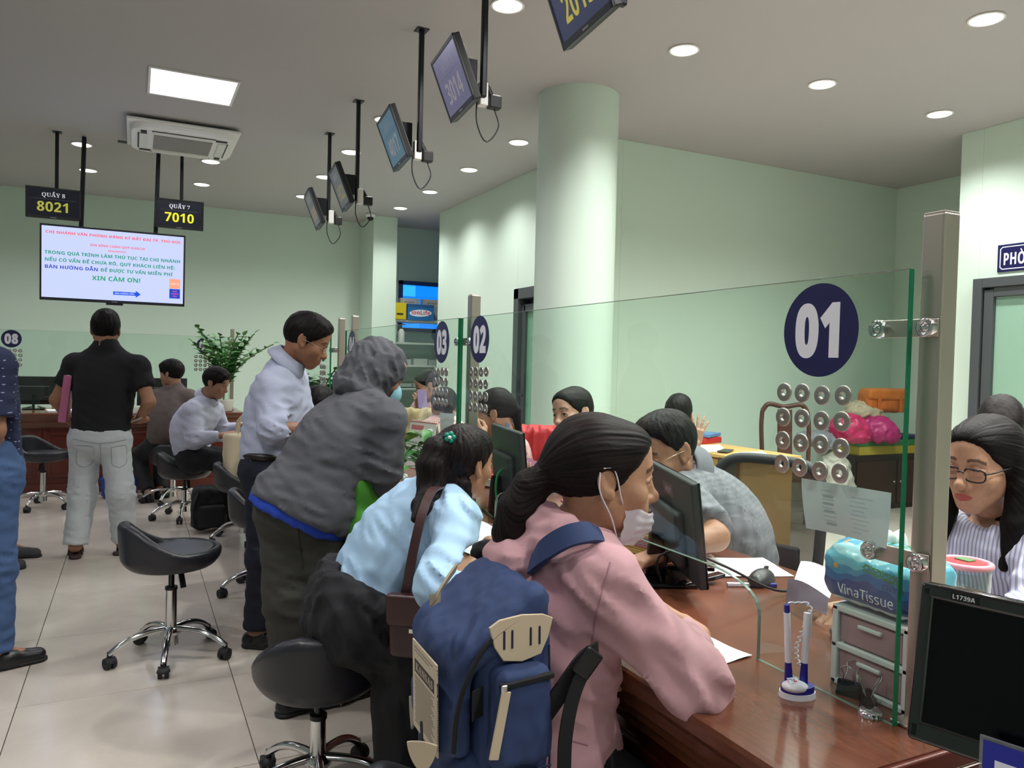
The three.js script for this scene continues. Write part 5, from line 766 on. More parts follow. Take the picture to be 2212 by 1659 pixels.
// short hair, or hair drawn back to a tie point
function hairGeometry(o) {
  const L = [], cell = o.cell || 0.004, c0 = lin(o.hair || '#060506'), c1 = lin(o.hair2 || '#191312'), th = o.thick ?? 1, tie = o.tie;
  const ax = tie ? V(...tie).sub(V(0, 0.03, 0.05)).normalize() : V(0, 0.6, -0.8).normalize(), e1 = ax.clone().cross(V(1, 0, 0)).normalize(), e2 = ax.clone().cross(e1);
  if (tie) {
    L.push(ball([0, 0.034, -0.02], [0.0785 + 0.004 * th, 0.09 + 0.004 * th, 0.1 + 0.003 * th]), cone([0, 0.04, -0.05], tie, 0.062, 0.02, { k: 0.05 }), ball([0, 0.058, 0.044], [0.06, 0.052, 0.05], { k: 0.03 }));
    L.push(plane([0, o.line ?? 0.066, 0.08], [0, -0.58, 0.81], { op: 'cut', k: 0.014 }), ball([0, -0.02, 0.112], [0.046, 0.086, 0.046], { op: 'sub', k: 0.02 }), ball([0, -0.135, 0.02], [0.11, 0.085, 0.13], { op: 'sub', k: 0.03 }));
    for (const s of [-1, 1]) L.push(ball([s * 0.084, -0.008, -0.008], [0.02, 0.033, 0.022], { op: 'sub', k: 0.006 }));
  } else {
    const t = 0.006 * th;
    L.push(ball([0, 0.036, -0.02], [0.0765 + t * 0.8, 0.088 + t * 1.4, 0.0975 + t]), ball([0, 0.09 + t, 0.018], [0.056, 0.03, 0.06], { k: 0.03 }), ball([0, 0.06, 0.046], [0.06, 0.052, 0.05], { k: 0.03 }));
    L.push(plane([0, o.line ?? 0.066, 0.08], [0, -0.6, 0.8], { op: 'cut', k: 0.012 }), ball([0, -0.158, 0.01], [0.12, 0.092, 0.14], { op: 'sub', k: 0.02 }));
    if (o.fringe) L.push(ball([0.02, 0.074, 0.07], [0.042, 0.03, 0.024], { k: 0.014 }), ball([-0.02, 0.078, 0.068], [0.042, 0.028, 0.024], { k: 0.014 }), ball([0.05, 0.045, 0.05], [0.02, 0.03, 0.03], { k: 0.014 }), ball([-0.05, 0.045, 0.05], [0.02, 0.03, 0.03], { k: 0.014 }));
    for (const s of [-1, 1]) L.push(ball([s * 0.088, -0.014, -0.006], [0.02, 0.036, 0.024], { op: 'sub', k: 0.008 }));
  }
  for (const p of o.extra || []) L.push(p);
  const groove = (x, y, z) => { const dx = x, dy = y - 0.03, dz = z - 0.02; const a = dx * e1.x + dy * e1.y + dz * e1.z, b = dx * e2.x + dy * e2.y + dz * e2.z, t = dx * ax.x + dy * ax.y + dz * ax.z, phi = Math.atan2(a, b); return [Math.cos(phi) * 7, Math.sin(phi) * 7, t * 5]; };
  const disp = (x, y, z) => { if (o.flow) { const q = o.flow(x, y, z); return 0.0022 * noise3(q[0], q[1], q[2]) + 0.0014 * noise3(q[0] * 2.7, q[1] * 2.7, q[2] * 1.5); } if (tie) { const q = groove(x, y, z); return 0.0009 * noise3(q[0], q[1], q[2]) + 0.0007 * noise3(q[0] * 3, q[1] * 3, q[2] * 1.6); } const r2 = Math.hypot(x, z + 0.02), ph = Math.atan2(x, z + 0.02); return 0.0016 * th * noise3(Math.cos(ph) * 6, Math.sin(ph) * 6, (y - r2) * 14) + 0.0013 * noise3(Math.cos(ph) * 22, Math.sin(ph) * 22, (y - r2) * 22); };
  return sdf(L, cell, { k: 0.012, disp, pad: 0.01, color: (x, y, z) => { let n; if (o.flow) { const q = o.flow(x, y, z); n = noise3(q[0] * 3.2, q[1] * 3.2, q[2]); } else if (tie) { const q = groove(x, y, z); n = noise3(q[0] * 3.4, q[1] * 3.4, q[2] * 0.8); } else n = noise3(x * 150, y * 60, z * 150); return mixc(c0, c1, clamp(0.35 + 0.5 * n, 0, 1)); } });
}
// wrist at 0, fingers towards +y, palm towards +z, thumb on the +x side
function handGeometry(o) {
  const s = o.size ?? 1, c = o.curl ?? [0.5, 0.7, 0.5], sp = o.spread ?? 0.06, L = [cone([0, -0.05, 0], [0, 0.0, 0], 0.026, 0.024), cone([-0.01, 0.0, 0], [0.012, 0.0, 0], 0.019), slab([0, 0.048, 0], [0.036, 0.045, 0.0125], 0.012), ball([0.022, 0.03, 0.01], [0.018, 0.028, 0.013])];
  const F = [[0.0285, 0.95], [0.0095, 1.06], [-0.0095, 1.0], [-0.0275, 0.8]];
  F.forEach(([x, l], i) => { const cc = o.curls ? o.curls[i] : c; let a = cc[0] * (1 + 0.08 * i), p = [x, 0.088 - Math.abs(x) * 0.12, 0], dir = (i - 1.5) * -sp; const seg = [0.043 * l, 0.027 * l, 0.021 * l], r = [0.0088, 0.0081, 0.0074, 0.0062]; for (let k = 0; k < 3; k++) { const q = [p[0] + Math.sin(dir) * seg[k] * Math.cos(a), p[1] + Math.cos(dir) * seg[k] * Math.cos(a), p[2] + Math.sin(a) * seg[k]]; L.push(cone(p, q, r[k] * (i === 3 ? 0.88 : 1), r[k + 1] * (i === 3 ? 0.88 : 1), { k: k ? 0.004 : 0.008 })); p = q; a += cc[k + 1] ?? cc[cc.length - 1]; } });
  const tc = o.thumb ?? 0.5; const t0 = [0.024, 0.018, 0.006], t1 = [0.046, 0.042, 0.012 + 0.012 * tc], t2 = [0.054 - 0.012 * tc, 0.072, 0.018 + 0.026 * tc], t3 = [0.05 - 0.03 * tc, 0.094, 0.022 + 0.034 * tc]; L.push(cone(t0, t1, 0.014, 0.0115, { k: 0.01 }), cone(t1, t2, 0.0112, 0.0095, { k: 0.005 }), cone(t2, t3, 0.0094, 0.0075, { k: 0.004 }));
  const skin = skinOf(o.skin), nail = mixc(skin, lin('#d8a898'), 0.5);
  const g = sdf(L, o.cell || 0.0045, { k: 0.008, color: (x, y, z) => skin.map((v) => v * (1 + 0.06 * noise3(x * 80, y * 80, z * 80))) }); void nail;
  if (o.left) { g.scale(-1, 1, 1); const I = g.index.array; for (let i = 0; i < I.length; i += 3) { const t = I[i]; I[i] = I[i + 1]; I[i + 1] = t; } g.computeVertexNormals(); }
  g.scale(s, s, s); return g;
}
const W_M = [[0, 0.168, 0.118], [0.14, 0.162, 0.112], [0.3, 0.155, 0.106], [0.45, 0.157, 0.108], [0.6, 0.167, 0.114], [0.74, 0.172, 0.115], [0.86, 0.166, 0.1], [0.95, 0.145, 0.08], [1, 0.125, 0.066]];
const W_F = [[0, 0.17, 0.115], [0.14, 0.158, 0.106], [0.3, 0.138, 0.094], [0.45, 0.138, 0.094], [0.6, 0.148, 0.104], [0.74, 0.15, 0.104], [0.86, 0.146, 0.088], [0.95, 0.128, 0.07], [1, 0.11, 0.058]];
const checks = [];
function human(o) {
  const J = o.J, root = thing('person', o.label, 'person', [0, 0, 0]);
  if (o.noLegs) {   // seated behind the counter: thighs forward, feet on the floor
    J.hip.forEach((p) => p.setY(0.53)); const r = J.hip[1].clone().sub(J.hip[0]).setY(0).normalize(), f = V(0, 1, 0).cross(r), c = J.hip[0].clone().add(J.hip[1]).multiplyScalar(0.5); J.hip = [c.clone().addScaledVector(r, -0.09), c.clone().addScaledVector(r, 0.09)]; if (J.waist) J.waist = c.clone().lerp(J.sh[0].clone().add(J.sh[1]).multiplyScalar(0.5), 0.45).addScaledVector(f, -0.04);
    J.kn = J.hip.map((p) => p.clone().addScaledVector(f, 0.36).setY(0.5)); J.an = J.kn.map((p) => p.clone().addScaledVector(f, -0.08).setY(0.08)); J.toe = J.an.map((p) => p.clone().addScaledVector(f, 0.17).setY(0.025)); o.pants = { color: '#1a1c26', hem: 0.06, rise: 0.2 }; o.shoes = { color: '#17171a' };
    if (o.chair) { const t = thing('task_chair', o.chair, 'chair', [c.x, 0, c.z], Math.atan2(f.x, f.z)); part(t, 'seat', box(0.44, 0.06, 0.42, 0.025), MAT.black, [0, 0.385, 0.02]); part(t, 'column', cyl(0.024, 0.028, 0.3, 14), MAT.black, [0, 0.21, 0]); part(t, 'backrest', box(0.38, 0.3, 0.04, 0.02), MAT.black, [0, 0.66, -0.2], [-0.1, 0, 0]); part(t, 'back_stem', bar([0, 0.38, -0.16], [0, 0.6, -0.215], 0.05, 0.015), MAT.black); for (let i = 0; i < 5; i++) part(t, 'leg', bar([0, 0.06, 0], [Math.sin(i * 1.2566) * 0.25, 0.025, Math.cos(i * 1.2566) * 0.25], 0.035, 0.04), MAT.black); }
  }
  const mid = (a, b) => a.clone().add(b).multiplyScalar(0.5), lat = (a) => a[1].clone().sub(a[0]).normalize();
  const P = mid(J.hip[0], J.hip[1]), S = mid(J.sh[0], J.sh[1]), N = J.neck || S.clone();
  const hl = lat(J.hip), sl = lat(J.sh), b = o.bulk ?? 1, tab = o.female ? W_F : W_M;
  const spine = new THREE.CatmullRomCurve3([P, J.waist || P.clone().lerp(S, 0.45), S]);
  const fine = o.cell || 0.013;
  const levels = (off, t0 = 0, t1 = 1) => tab.filter(([t]) => t >= t0 - 0.01 && t <= t1 + 0.01).map(([t, w, r]) => { const c = spine.getPoint(t), d = hl.clone().lerp(sl, t).normalize(), h = (w - r) * b; return cone(c.clone().addScaledVector(d, -h), c.clone().addScaledVector(d, h), r * b + off, r * b + off, { k: 0.05 }); });
  const skin = skinOf(o.skin); const HM = new THREE.Matrix4().compose(o.head.pos, quatTo(o.head.f, o.head.u || V(0, 1, 0)), V(1, 1, 1).multiplyScalar(o.head.s ?? 1));
  const hp = (x, y, z) => V(x, y, z).applyMatrix4(HM);
  // ---- one continuous body
  const body = [...levels(-0.014), cone(N, hp(0, -0.07, -0.03), 0.058 * (o.neckW ?? 1), 0.05 * (o.neckW ?? 1), { k: 0.03 })];
  const armR = o.armR ?? (o.female ? 0.85 : 1);
  for (const i of [0, 1]) {
    body.push(cone(S.clone().lerp(J.sh[i], 0.5), J.sh[i], 0.06 * b, 0.052 * armR), cone(J.sh[i], J.el[i], 0.05 * armR, 0.04 * armR), cone(J.el[i], J.wr[i], 0.041 * armR, 0.027 * armR, { k: 0.02 }));
    body.push(cone(J.hip[i], J.kn[i], 0.085 * b, 0.055 * b), cone(J.kn[i], J.an[i], 0.054 * b, 0.036, { k: 0.03 }), cone(J.an[i], J.toe[i], 0.036, 0.026, { k: 0.03 }), ball(J.an[i].clone().lerp(J.toe[i], -0.15), 0.034));
  }
  const bg = sdf(body, fine, { k: 0.03, color: (x, y, z) => skin.map((v) => v * (1 + 0.05 * noise3(x * 40, y * 40, z * 40))) });
  const list = [bg, headGeometry({ skin: o.skin, cell: o.hcell, ...o.face }).applyMatrix4(HM)];
  for (const i of [0, 1]) { const h = (o.hands || [])[i]; if (!h) continue; const dir = (h.dir || J.wr[i].clone().sub(J.el[i])).clone().normalize(), n = h.palm.clone().addScaledVector(dir, -h.palm.dot(dir)).normalize(), x = dir.clone().cross(n); const g = handGeometry({ skin: o.skin, cell: o.handCell, ...h, left: i === 0 }); g.applyMatrix4(new THREE.Matrix4().makeBasis(x, dir, n).setPosition(J.wr[i])); list.push(g); }
  const base = o.base ? V(...o.base) : V(P.x, 0, P.z);
  const put = (name, g, m, label) => part(root, name, g.translate(-base.x, -base.y, -base.z), m, [0, 0, 0], [0, 0, 0], label);
  root.position.copy(base);
  put('body', keepAttr(list), skinMat);
  if (o.hairdo) { const g = hairGeometry({ cell: o.hcell, ...o.hairdo }).applyMatrix4(HM); put('hair', g, hairMat); }
  // ---- trousers
  if (o.pants) {
    const q = o.pants, off = q.off ?? 0.012, L = [...levels(off, 0, q.rise ?? 0.3)];
    L.push(cone(J.hip[0].clone().addScaledVector(hl, 0.02), J.hip[1].clone().addScaledVector(hl, -0.02), 0.1 * b + off, 0.1 * b + off, { k: 0.06 }));
    for (const i of [0, 1]) { const e = J.an[i].clone().lerp(J.kn[i], q.up ?? 0.06), dn = J.an[i].clone().sub(J.kn[i]).normalize(), hem = q.hem ?? 0.064, kn = q.knee ?? 0.07; L.push(cone(J.hip[i], J.kn[i], (0.088 + off) * b, kn * b + off * 0.5), cone(J.kn[i], e.clone().addScaledVector(dn, 0.03), kn * b + off * 0.5, hem, { k: 0.04 })); const qq = quatTo(dn, Math.abs(dn.y) > 0.9 ? V(0, 0, 1) : V(0, 1, 0)); L.push(slab(e.clone().addScaledVector(dn, 0.105), [0.11, 0.11, 0.1], 0.01, { op: 'sub', k: 0.006, q: qq })); }
    const top = spine.getPoint(q.rise ?? 0.3), td = spine.getTangent(q.rise ?? 0.3); L.push(slab(top.clone().addScaledVector(td, 0.12 + 0.02), [0.3, 0.3, 0.12], 0.01, { op: 'sub', k: 0.01, q: quatTo(td, hl) }));
    const f1 = folds(q.amp ?? 0.006, 16, V(0.2, 1, 0.1), [...J.kn.map((p) => [p, 0.14, 1.2]), ...J.hip.map((p) => [p, 0.14, 0.6]), ...J.an.map((p) => [p, 0.14, 1.0])]);
    put('trousers', sdf(L, fine, { k: q.k ?? 0.028, disp: f1, color: q.colorFn }), q.mat || clothMat(q.color, q.rough), q.label);
    if (q.belt) { const w = tab[2]; const c = spine.getPoint(q.rise ?? 0.3), t2 = td; const ring = new THREE.TorusGeometry(1, 0.14, 8, 40); const g = new THREE.TorusGeometry((w[2] + 0.02) * b, 0.016, 8, 48); g.scale((w[1] / w[2]), 1, 1.3); g.applyMatrix4(new THREE.Matrix4().makeRotationFromQuaternion(quatTo(t2, t2.clone().cross(hl)))); void ring; put('belt', g.translate(c.x, c.y, c.z), M('#1a1614', 0.4)); }
  }
  // ---- shirt
  if (o.shirt) {
    const q = o.shirt, off = q.off ?? 0.014, L = [...levels(off, q.from ?? 0.05, 1)];
    const cuff = [];
    for (const i of [0, 1]) {
      const up = J.el[i].clone().sub(J.sh[i]), fo = J.wr[i].clone().sub(J.el[i]); const r0 = (0.056 + off * 0.8) * armR, r1 = (0.05 + off) * armR, r2 = (q.cuffR ?? 0.042) * armR;
      L.push(cone(S.clone().lerp(J.sh[i], 0.35), J.sh[i], 0.064 * b, r0 + 0.004, { k: 0.05 }));
      const end = q.sleeve ?? 2;   // 0..1 along the upper arm, 1..2 along the forearm
      if (end <= 1) { const e = J.sh[i].clone().addScaledVector(up, end); L.push(cone(J.sh[i], e.clone().addScaledVector(up, 0.08), r0, r1 + 0.006)); cuff.push([e, up.clone().normalize(), 0.085]); } else { const e = J.el[i].clone().addScaledVector(fo, end - 1); L.push(cone(J.sh[i], J.el[i], r0, r1), cone(J.el[i], e.clone().addScaledVector(fo, 0.06), r1, r2, { k: 0.02 })); cuff.push([e, fo.clone().normalize(), 0.06]); }
    }
    const nd = hp(0, -0.06, -0.02).sub(N).normalize();
    L.push(cone(N.clone().addScaledVector(nd, -0.03), N.clone().addScaledVector(nd, 0.014), 0.07 * (o.neckW ?? 1) * Math.min(1, b), 0.064 * (o.neckW ?? 1) * Math.min(1, b), { k: 0.03 }));
    for (const i of [0, 1]) L.push(cone(N.clone().addScaledVector(nd, 0.035), S.clone().lerp(J.sh[i], 0.7), 0.05, 0.058 * b, { k: 0.05 }));
    L.push(cone(N.clone().addScaledVector(nd, 0.045 + (q.neckUp ?? 0)), N.clone().addScaledVector(nd, 0.2 + (q.neckUp ?? 0)), (q.neckR ?? 0.064), 0.085, { op: 'sub', k: 0.012 }));
    for (const [e, d, r] of cuff) L.push(slab(e.clone().addScaledVector(d, 0.1), [r, r, 0.1], 0.005, { op: 'sub', k: 0.005, q: quatTo(d, Math.abs(d.y) > 0.9 ? V(0, 0, 1) : V(0, 1, 0)) }));
    for (const p of q.extra || []) L.push(p);
    for (const [t, r] of q.flare || []) { const c = spine.getPoint(t), d = hl.clone().lerp(sl, t).normalize(); L.push(cone(c.clone().addScaledVector(d, -0.055 * b), c.clone().addScaledVector(d, 0.055 * b), r, r, { k: 0.05 })); }
    if (q.hem !== undefined) { const td = spine.getTangent(Math.max(0, q.hem)), c = spine.getPoint(Math.max(0, q.hem)).addScaledVector(td, Math.min(0, q.hem)); L.push(slab(c.clone().addScaledVector(td, -0.15), [0.26 * b, 0.26 * b, 0.15], 0.01, { op: 'sub', k: 0.012, q: quatTo(td, hl) })); }
    const f2 = folds(q.amp ?? 0.006, q.freq ?? 15, q.dir || V(0.3, 1, 0.2), [...J.el.map((p) => [p, 0.14, 1.3]), ...J.sh.map((p) => [p, 0.12, 0.6]), [spine.getPoint(0.2), 0.2, 0.8]]);
    put('shirt', sdf(L, q.cell || fine, { k: q.k ?? 0.035, disp: f2, color: q.colorFn, uv: q.uv }), q.mat || clothMat(q.color, q.rough), q.label);
    if (q.collar) {   // a turned-down collar round the neck
      const n2 = nd.clone(), g = fieldMesh([-0.11, -0.05, -0.11], [0.11, 0.06, 0.11], 0.004, (x, y, z) => { const r = Math.hypot(x, z * 0.95), a = Math.atan2(x, z), front = Math.abs(a) < 0.3 ? 0.02 * (1 - Math.abs(a) / 0.3) : 0; const outer = r - (0.07 + 0.026 * sst(0.035, -0.03, y)); return smax(smax(Math.abs(outer) - 0.0055, y - 0.03 + front * 1.5, 0.006), -0.035 - y - 0.02 * sst(0.9, 0.35, Math.abs(a)) + front * 2.2, 0.006); });
      const fz = o.head.f.clone().addScaledVector(n2, -o.head.f.dot(n2)).normalize(); const bf = q.facing || fz; const zz = bf.clone().addScaledVector(n2, -bf.dot(n2)).normalize(); g.applyMatrix4(new THREE.Matrix4().makeBasis(n2.clone().cross(zz), n2, zz)); const c = N.clone().addScaledVector(nd, 0.042); put('collar', g.translate(c.x, c.y, c.z), q.mat && !q.collarColor ? clothMat(q.collarBase || '#c8c8d8') : clothMat(q.collarColor || q.color));
    }
  }
  // ---- shoes
  if (o.shoes) for (const i of [0, 1]) { const a = J.an[i], t = J.toe[i], d = t.clone().sub(a); d.y = 0; d.normalize(); const h = a.clone().addScaledVector(d, -0.045); h.y = 0.035; const tt = t.clone(); tt.y = 0.028; const mid_ = h.clone().lerp(tt, 0.45);
    if (o.shoes.type === 'sandal') { const g = sdf([cone(h.clone().setY(0.012), tt.clone().setY(0.012), 0.038, 0.044), plane([0, 0.024, 0], [0, 1, 0], { op: 'cut', k: 0.004 }), plane([0, 0.001, 0], [0, -1, 0], { op: 'cut', k: 0.002 })], 0.008, { k: 0.02 }); put('shoe', g, M(o.shoes.color, 0.6)); const c = mid_.clone(), s = d.clone().cross(V(0, 1, 0)); for (const k of [0.12, 0.5]) { const q2 = h.clone().lerp(tt, k); put('shoe_strap', tube([q2.clone().addScaledVector(s, 0.042).setY(0.02), q2.clone().addScaledVector(s, 0.03).setY(0.075), q2.clone().setY(0.088), q2.clone().addScaledVector(s, -0.03).setY(0.075), q2.clone().addScaledVector(s, -0.042).setY(0.02)], 0.007), M(o.shoes.color, 0.5)); } void c; continue; }
    const low = o.shoes.low, g = sdf([cone(h, mid_.clone().setY(0.04), 0.039, 0.042), cone(mid_.clone().setY(0.036), tt, 0.043, 0.034), ...(low ? [] : [cone(h.clone().addScaledVector(d, 0.02), a.clone().setY(0.085), 0.038, 0.04)]), plane([0, 0.001, 0], [0, -1, 0], { op: 'cut', k: 0.004 })], 0.008, { k: 0.03 }); put('shoe', g, M(o.shoes.color, o.shoes.rough ?? 0.35)); const s = sdf([cone(h.clone().setY(0.01), tt.clone().setY(0.01), 0.042, 0.04), plane([0, 0.018, 0], [0, 1, 0], { op: 'cut', k: 0.004 }), plane([0, 0.001, 0], [0, -1, 0], { op: 'cut', k: 0.002 })], 0.009, { k: 0.02 }); put('shoe_sole', s, M('#141414', 0.6)); }
  const len = (a, c) => +a.distanceTo(c).toFixed(2);
  checks.push([o.label.slice(0, 30), 'torso', len(P, S), 'shW', len(J.sh[0], J.sh[1]), 'ua', len(J.sh[0], J.el[0]), len(J.sh[1], J.el[1]), 'fa', len(J.el[0], J.wr[0]), len(J.el[1], J.wr[1]), ...(0 ? [] : ['th', len(J.hip[0], J.kn[0]), len(J.hip[1], J.kn[1]), 'sh', len(J.kn[0], J.an[0]), len(J.kn[1], J.an[1])]), 'neck', len(N, o.head.pos), 'pelY', +P.y.toFixed(2), 'shY', +S.y.toFixed(2)].join(' '));
  const find = (n) => root.children.find((c) => c.name === n);
  return { root, put, hp, find, HM, base, spine, hl, sl, P, S, N };
}
// a thin sheet given by a function of u, v in the head's own axes
function paramSheet(fn, nu, nv) { const pos = [], idx = [], uv = []; for (let i = 0; i <= nu; i++) for (let j = 0; j <= nv; j++) { const p = fn(i / nu, j / nv); pos.push(p.x, p.y, p.z); uv.push(i / nu, 1 - j / nv); } for (let i = 0; i < nu; i++) for (let j = 0; j < nv; j++) { const k = i * (nv + 1) + j; idx.push(k, k + 1, k + nv + 1, k + 1, k + nv + 2, k + nv + 1); } const g = new THREE.BufferGeometry(); g.setAttribute('position', new THREE.Float32BufferAttribute(pos, 3)); g.setAttribute('uv', new THREE.Float32BufferAttribute(uv, 2)); g.setIndex(idx); g.computeVertexNormals(); return g; }
// stitched seams: where the sight lines of these pixels meet the cloth
function seam(h, mesh, pts, r, color) {
  mesh.updateWorldMatrix(true, false); const out = [], rc = new THREE.Raycaster(); const n = 14, c = new THREE.CatmullRomCurve3(pts.map(([x, y]) => V(x, y, 0)), false, 'catmullrom', 0.2);
  for (let i = 0; i <= n; i++) { const p = c.getPoint(i / n), d = ray(p.x, p.y).normalize(); rc.set(eye(), d); const hit = rc.intersectObject(mesh, false)[0]; if (hit) out.push(hit.point.clone().addScaledVector(d, -r * 0.4)); }
  if (r === 0) return out[0]; if (out.length > 2) h.put('seam', tube(out, r, 28, 5), M(color, 0.9));
}
// spectacles in the head's own axes
function glasses(h, color, round, thin) {
  const g = [], r = thin ? 0.0009 : 0.0021; for (const s of [-1, 1]) { const c = []; for (let i = 0; i <= 24; i++) { const a = i / 24 * Math.PI * 2; const sq = thin ? 1 : 0.62, cw = thin ? 0.0235 : 0.0262, ca = Math.sign(Math.cos(a)) * Math.abs(Math.cos(a)) ** sq, sa = Math.sign(Math.sin(a)) * Math.abs(Math.sin(a)) ** sq; c.push(h.hp(s * 0.033 + ca * cw, -0.004 + sa * (thin ? 0.0155 : 0.0178) * (sa > 0 ? 0.85 : 1), 0.101 - 0.006 * Math.abs(Math.cos(a)) - 0.06 * Math.max(0, (Math.abs(0.032 + s * Math.cos(a) * 0.0235 * s) - 0.04)))); } g.push(tube(c, r, 40, 6)); g.push(tube([h.hp(s * 0.055, 0.0, 0.094), h.hp(s * 0.068, 0.002, 0.075), h.hp(s * 0.078, 0.006, 0.03), h.hp(s * 0.08, 0.004, -0.01)], r, 20, 6)); }
  g.push(tube([h.hp(-0.0085, -0.001, 0.101), h.hp(0, 0.002, 0.103), h.hp(0.0085, -0.001, 0.101)], r, 8, 6));
  h.put('spectacles', merge(g), M(color, 0.3, { metalness: thin ? 0.8 : 0 }));
  const lens = []; for (const s of [-1, 1]) { const q = new THREE.CircleGeometry(0.0225, 20); q.scale(1, 0.7, 1); q.applyMatrix4(new THREE.Matrix4().makeRotationY(s * 0.12).setPosition(s * 0.032, -0.003, 0.099)); lens.push(q.applyMatrix4(h.HM)); }
  h.put('spectacle_lens', merge(lens), MP('#ffffff', 0.03, { transmission: 1, thickness: 0 }));
}
const tubeStrap = (pts, w, th) => { // a flat band along points, its width across `n`
  const c = new THREE.CatmullRomCurve3(pts.map((p) => p[0])), cn = new THREE.CatmullRomCurve3(pts.map((p) => p[1])), n = 40, pos = [], idx = []; for (let i = 0; i <= n; i++) { const u = i / n, p = c.getPoint(u), t = c.getTangent(u), nn = cn.getPoint(u), s = nn.clone().cross(t).normalize(), o = s.clone().cross(t).normalize().multiplyScalar(th / 2); for (const [a, b] of [[-1, -1], [1, -1], [1, 1], [-1, 1]]) { const q = p.clone().addScaledVector(s, a * w / 2).addScaledVector(o, b); pos.push(q.x, q.y, q.z); } } for (let i = 0; i < n; i++) for (let k = 0; k < 4; k++) { const a = i * 4 + k, b = i * 4 + (k + 1) % 4; idx.push(a, a + 4, b, b, a + 4, b + 4); } const g = new THREE.BufferGeometry(); g.setAttribute('position', new THREE.Float32BufferAttribute(pos, 3)); g.setIndex(idx); const q = g.toNonIndexed(); q.computeVertexNormals(); q.setAttribute('uv', new THREE.Float32BufferAttribute(new Float32Array(q.attributes.position.count * 2), 2)); return q; };

// ================================================================ PEOPLE: who stands and sits where
const CR = V(xC.x, 0, zC.x).setY(0).normalize().clone(), CF = ray(1106, 786).setY(0).normalize();
CR.copy(CF.clone().cross(V(0, 1, 0)).normalize());
const dirv = (r, f, y = 0) => V(0, y, 0).addScaledVector(CR, r).addScaledVector(CF, f).normalize();
const j = (d0) => (px, py, dd = 0) => atD(px, py, d0 + dd);
const foot = (p) => p.clone().setY(0.075);
const toe = (an, d, l = 0.17) => an.clone().addScaledVector(d, l).setY(0.025);
const UP = V(0, 1, 0);

// --- man in black t-shirt, back turned, pink folder under his arm
{
  const k = j(5.3), an = [foot(k(163, 1195, -0.05)), foot(k(268, 1182, 0.08))];
  const h = human({ label: 'man in black t-shirt and pale grey jeans with his back turned', skin: '#a5704f', bulk: 1.06, cell: 0.015, hcell: 0.005,
    J: { neck: k(229, 751), sh: [k(163, 787), k(298, 792)], el: [k(122, 864, -0.03), k(322, 868, -0.03)], wr: [k(148, 906, 0.1), k(300, 908, 0.1)], hip: [k(186, 950), k(246, 952)], kn: [k(178, 1068), k(262, 1066)], an, toe: [toe(an[0], dirv(-0.45, 0.9)), toe(an[1], dirv(0.35, 0.9))] },
    armR: 1.06, head: { pos: k(229, 714, 0.02), f: dirv(-0.3, 0.95, -0.1), s: 1.09 }, hairdo: { thick: 1.7 },
    hands: [{ palm: dirv(1, 0.2), curl: [0.9, 1.1, 0.8], dir: dirv(0.6, 0.5, -0.8) }, { palm: dirv(-0.4, -0.3, 0.8), dir: dirv(-0.75, 0.1, -0.15), curl: [0.7, 0.8, 0.5], thumb: 0.2 }],
    shirt: { color: '#101116', sleeve: 0.62, hem: 0.06, from: 0.1, amp: 0.005, neckR: 0.056, neckUp: -0.012 }, pants: { color: '#bfc5c9', off: 0.008, knee: 0.076, hem: 0.078, rise: 0.22, amp: 0.008 }, shoes: { type: 'sandal', color: '#3a2a26' } });
  const tr = h.find('trousers'), sc = '#8f9699';
  for (const l of [[[216, 958], [217, 980], [216, 1000]], [[158, 948], [190, 955], [216, 958], [245, 955], [272, 950]], [[166, 962], [202, 966], [200, 1000], [180, 1010], [165, 1000], [166, 962]], [[240, 967], [272, 962], [273, 1000], [258, 1010], [242, 1003], [240, 967]]]) seam(h, tr, l, 0.0022, sc);
  const c = k(144, 860, 0.0), t = thing('pink_folder', 'pink plastic folder held under the arm of the black t-shirt', 'folder', c.toArray()); const g = box(0.05, 0.32, 0.22, 0.006); part(t, 'cover', g, M('#b8678c', 0.35)); part(t, 'pages', box(0.03, 0.3, 0.2, 0.004), MAT.paper, [0.004, 0.012, 0.004]); t.quaternion.setFromRotationMatrix(new THREE.Matrix4().makeBasis(dirv(1, 0.45, 0.25), UP, dirv(1, 0.45, 0.25).cross(UP))); t.rotateZ(-0.22);
  const p = k(288, 910, 0.06), ph = thing('mobile_phone', 'dark phone held in the right hand of the black t-shirt man', 'phone', p.toArray()); part(ph, 'phone_case', box(0.075, 0.012, 0.15, 0.005), M('#b9b4ac', 0.3)); part(ph, 'screen', box(0.068, 0.002, 0.14, 0.001), MAT.blackGloss, [0, 0.007, 0]); ph.quaternion.copy(quatTo(dirv(0.8, 0.1, 0.35), UP));
}
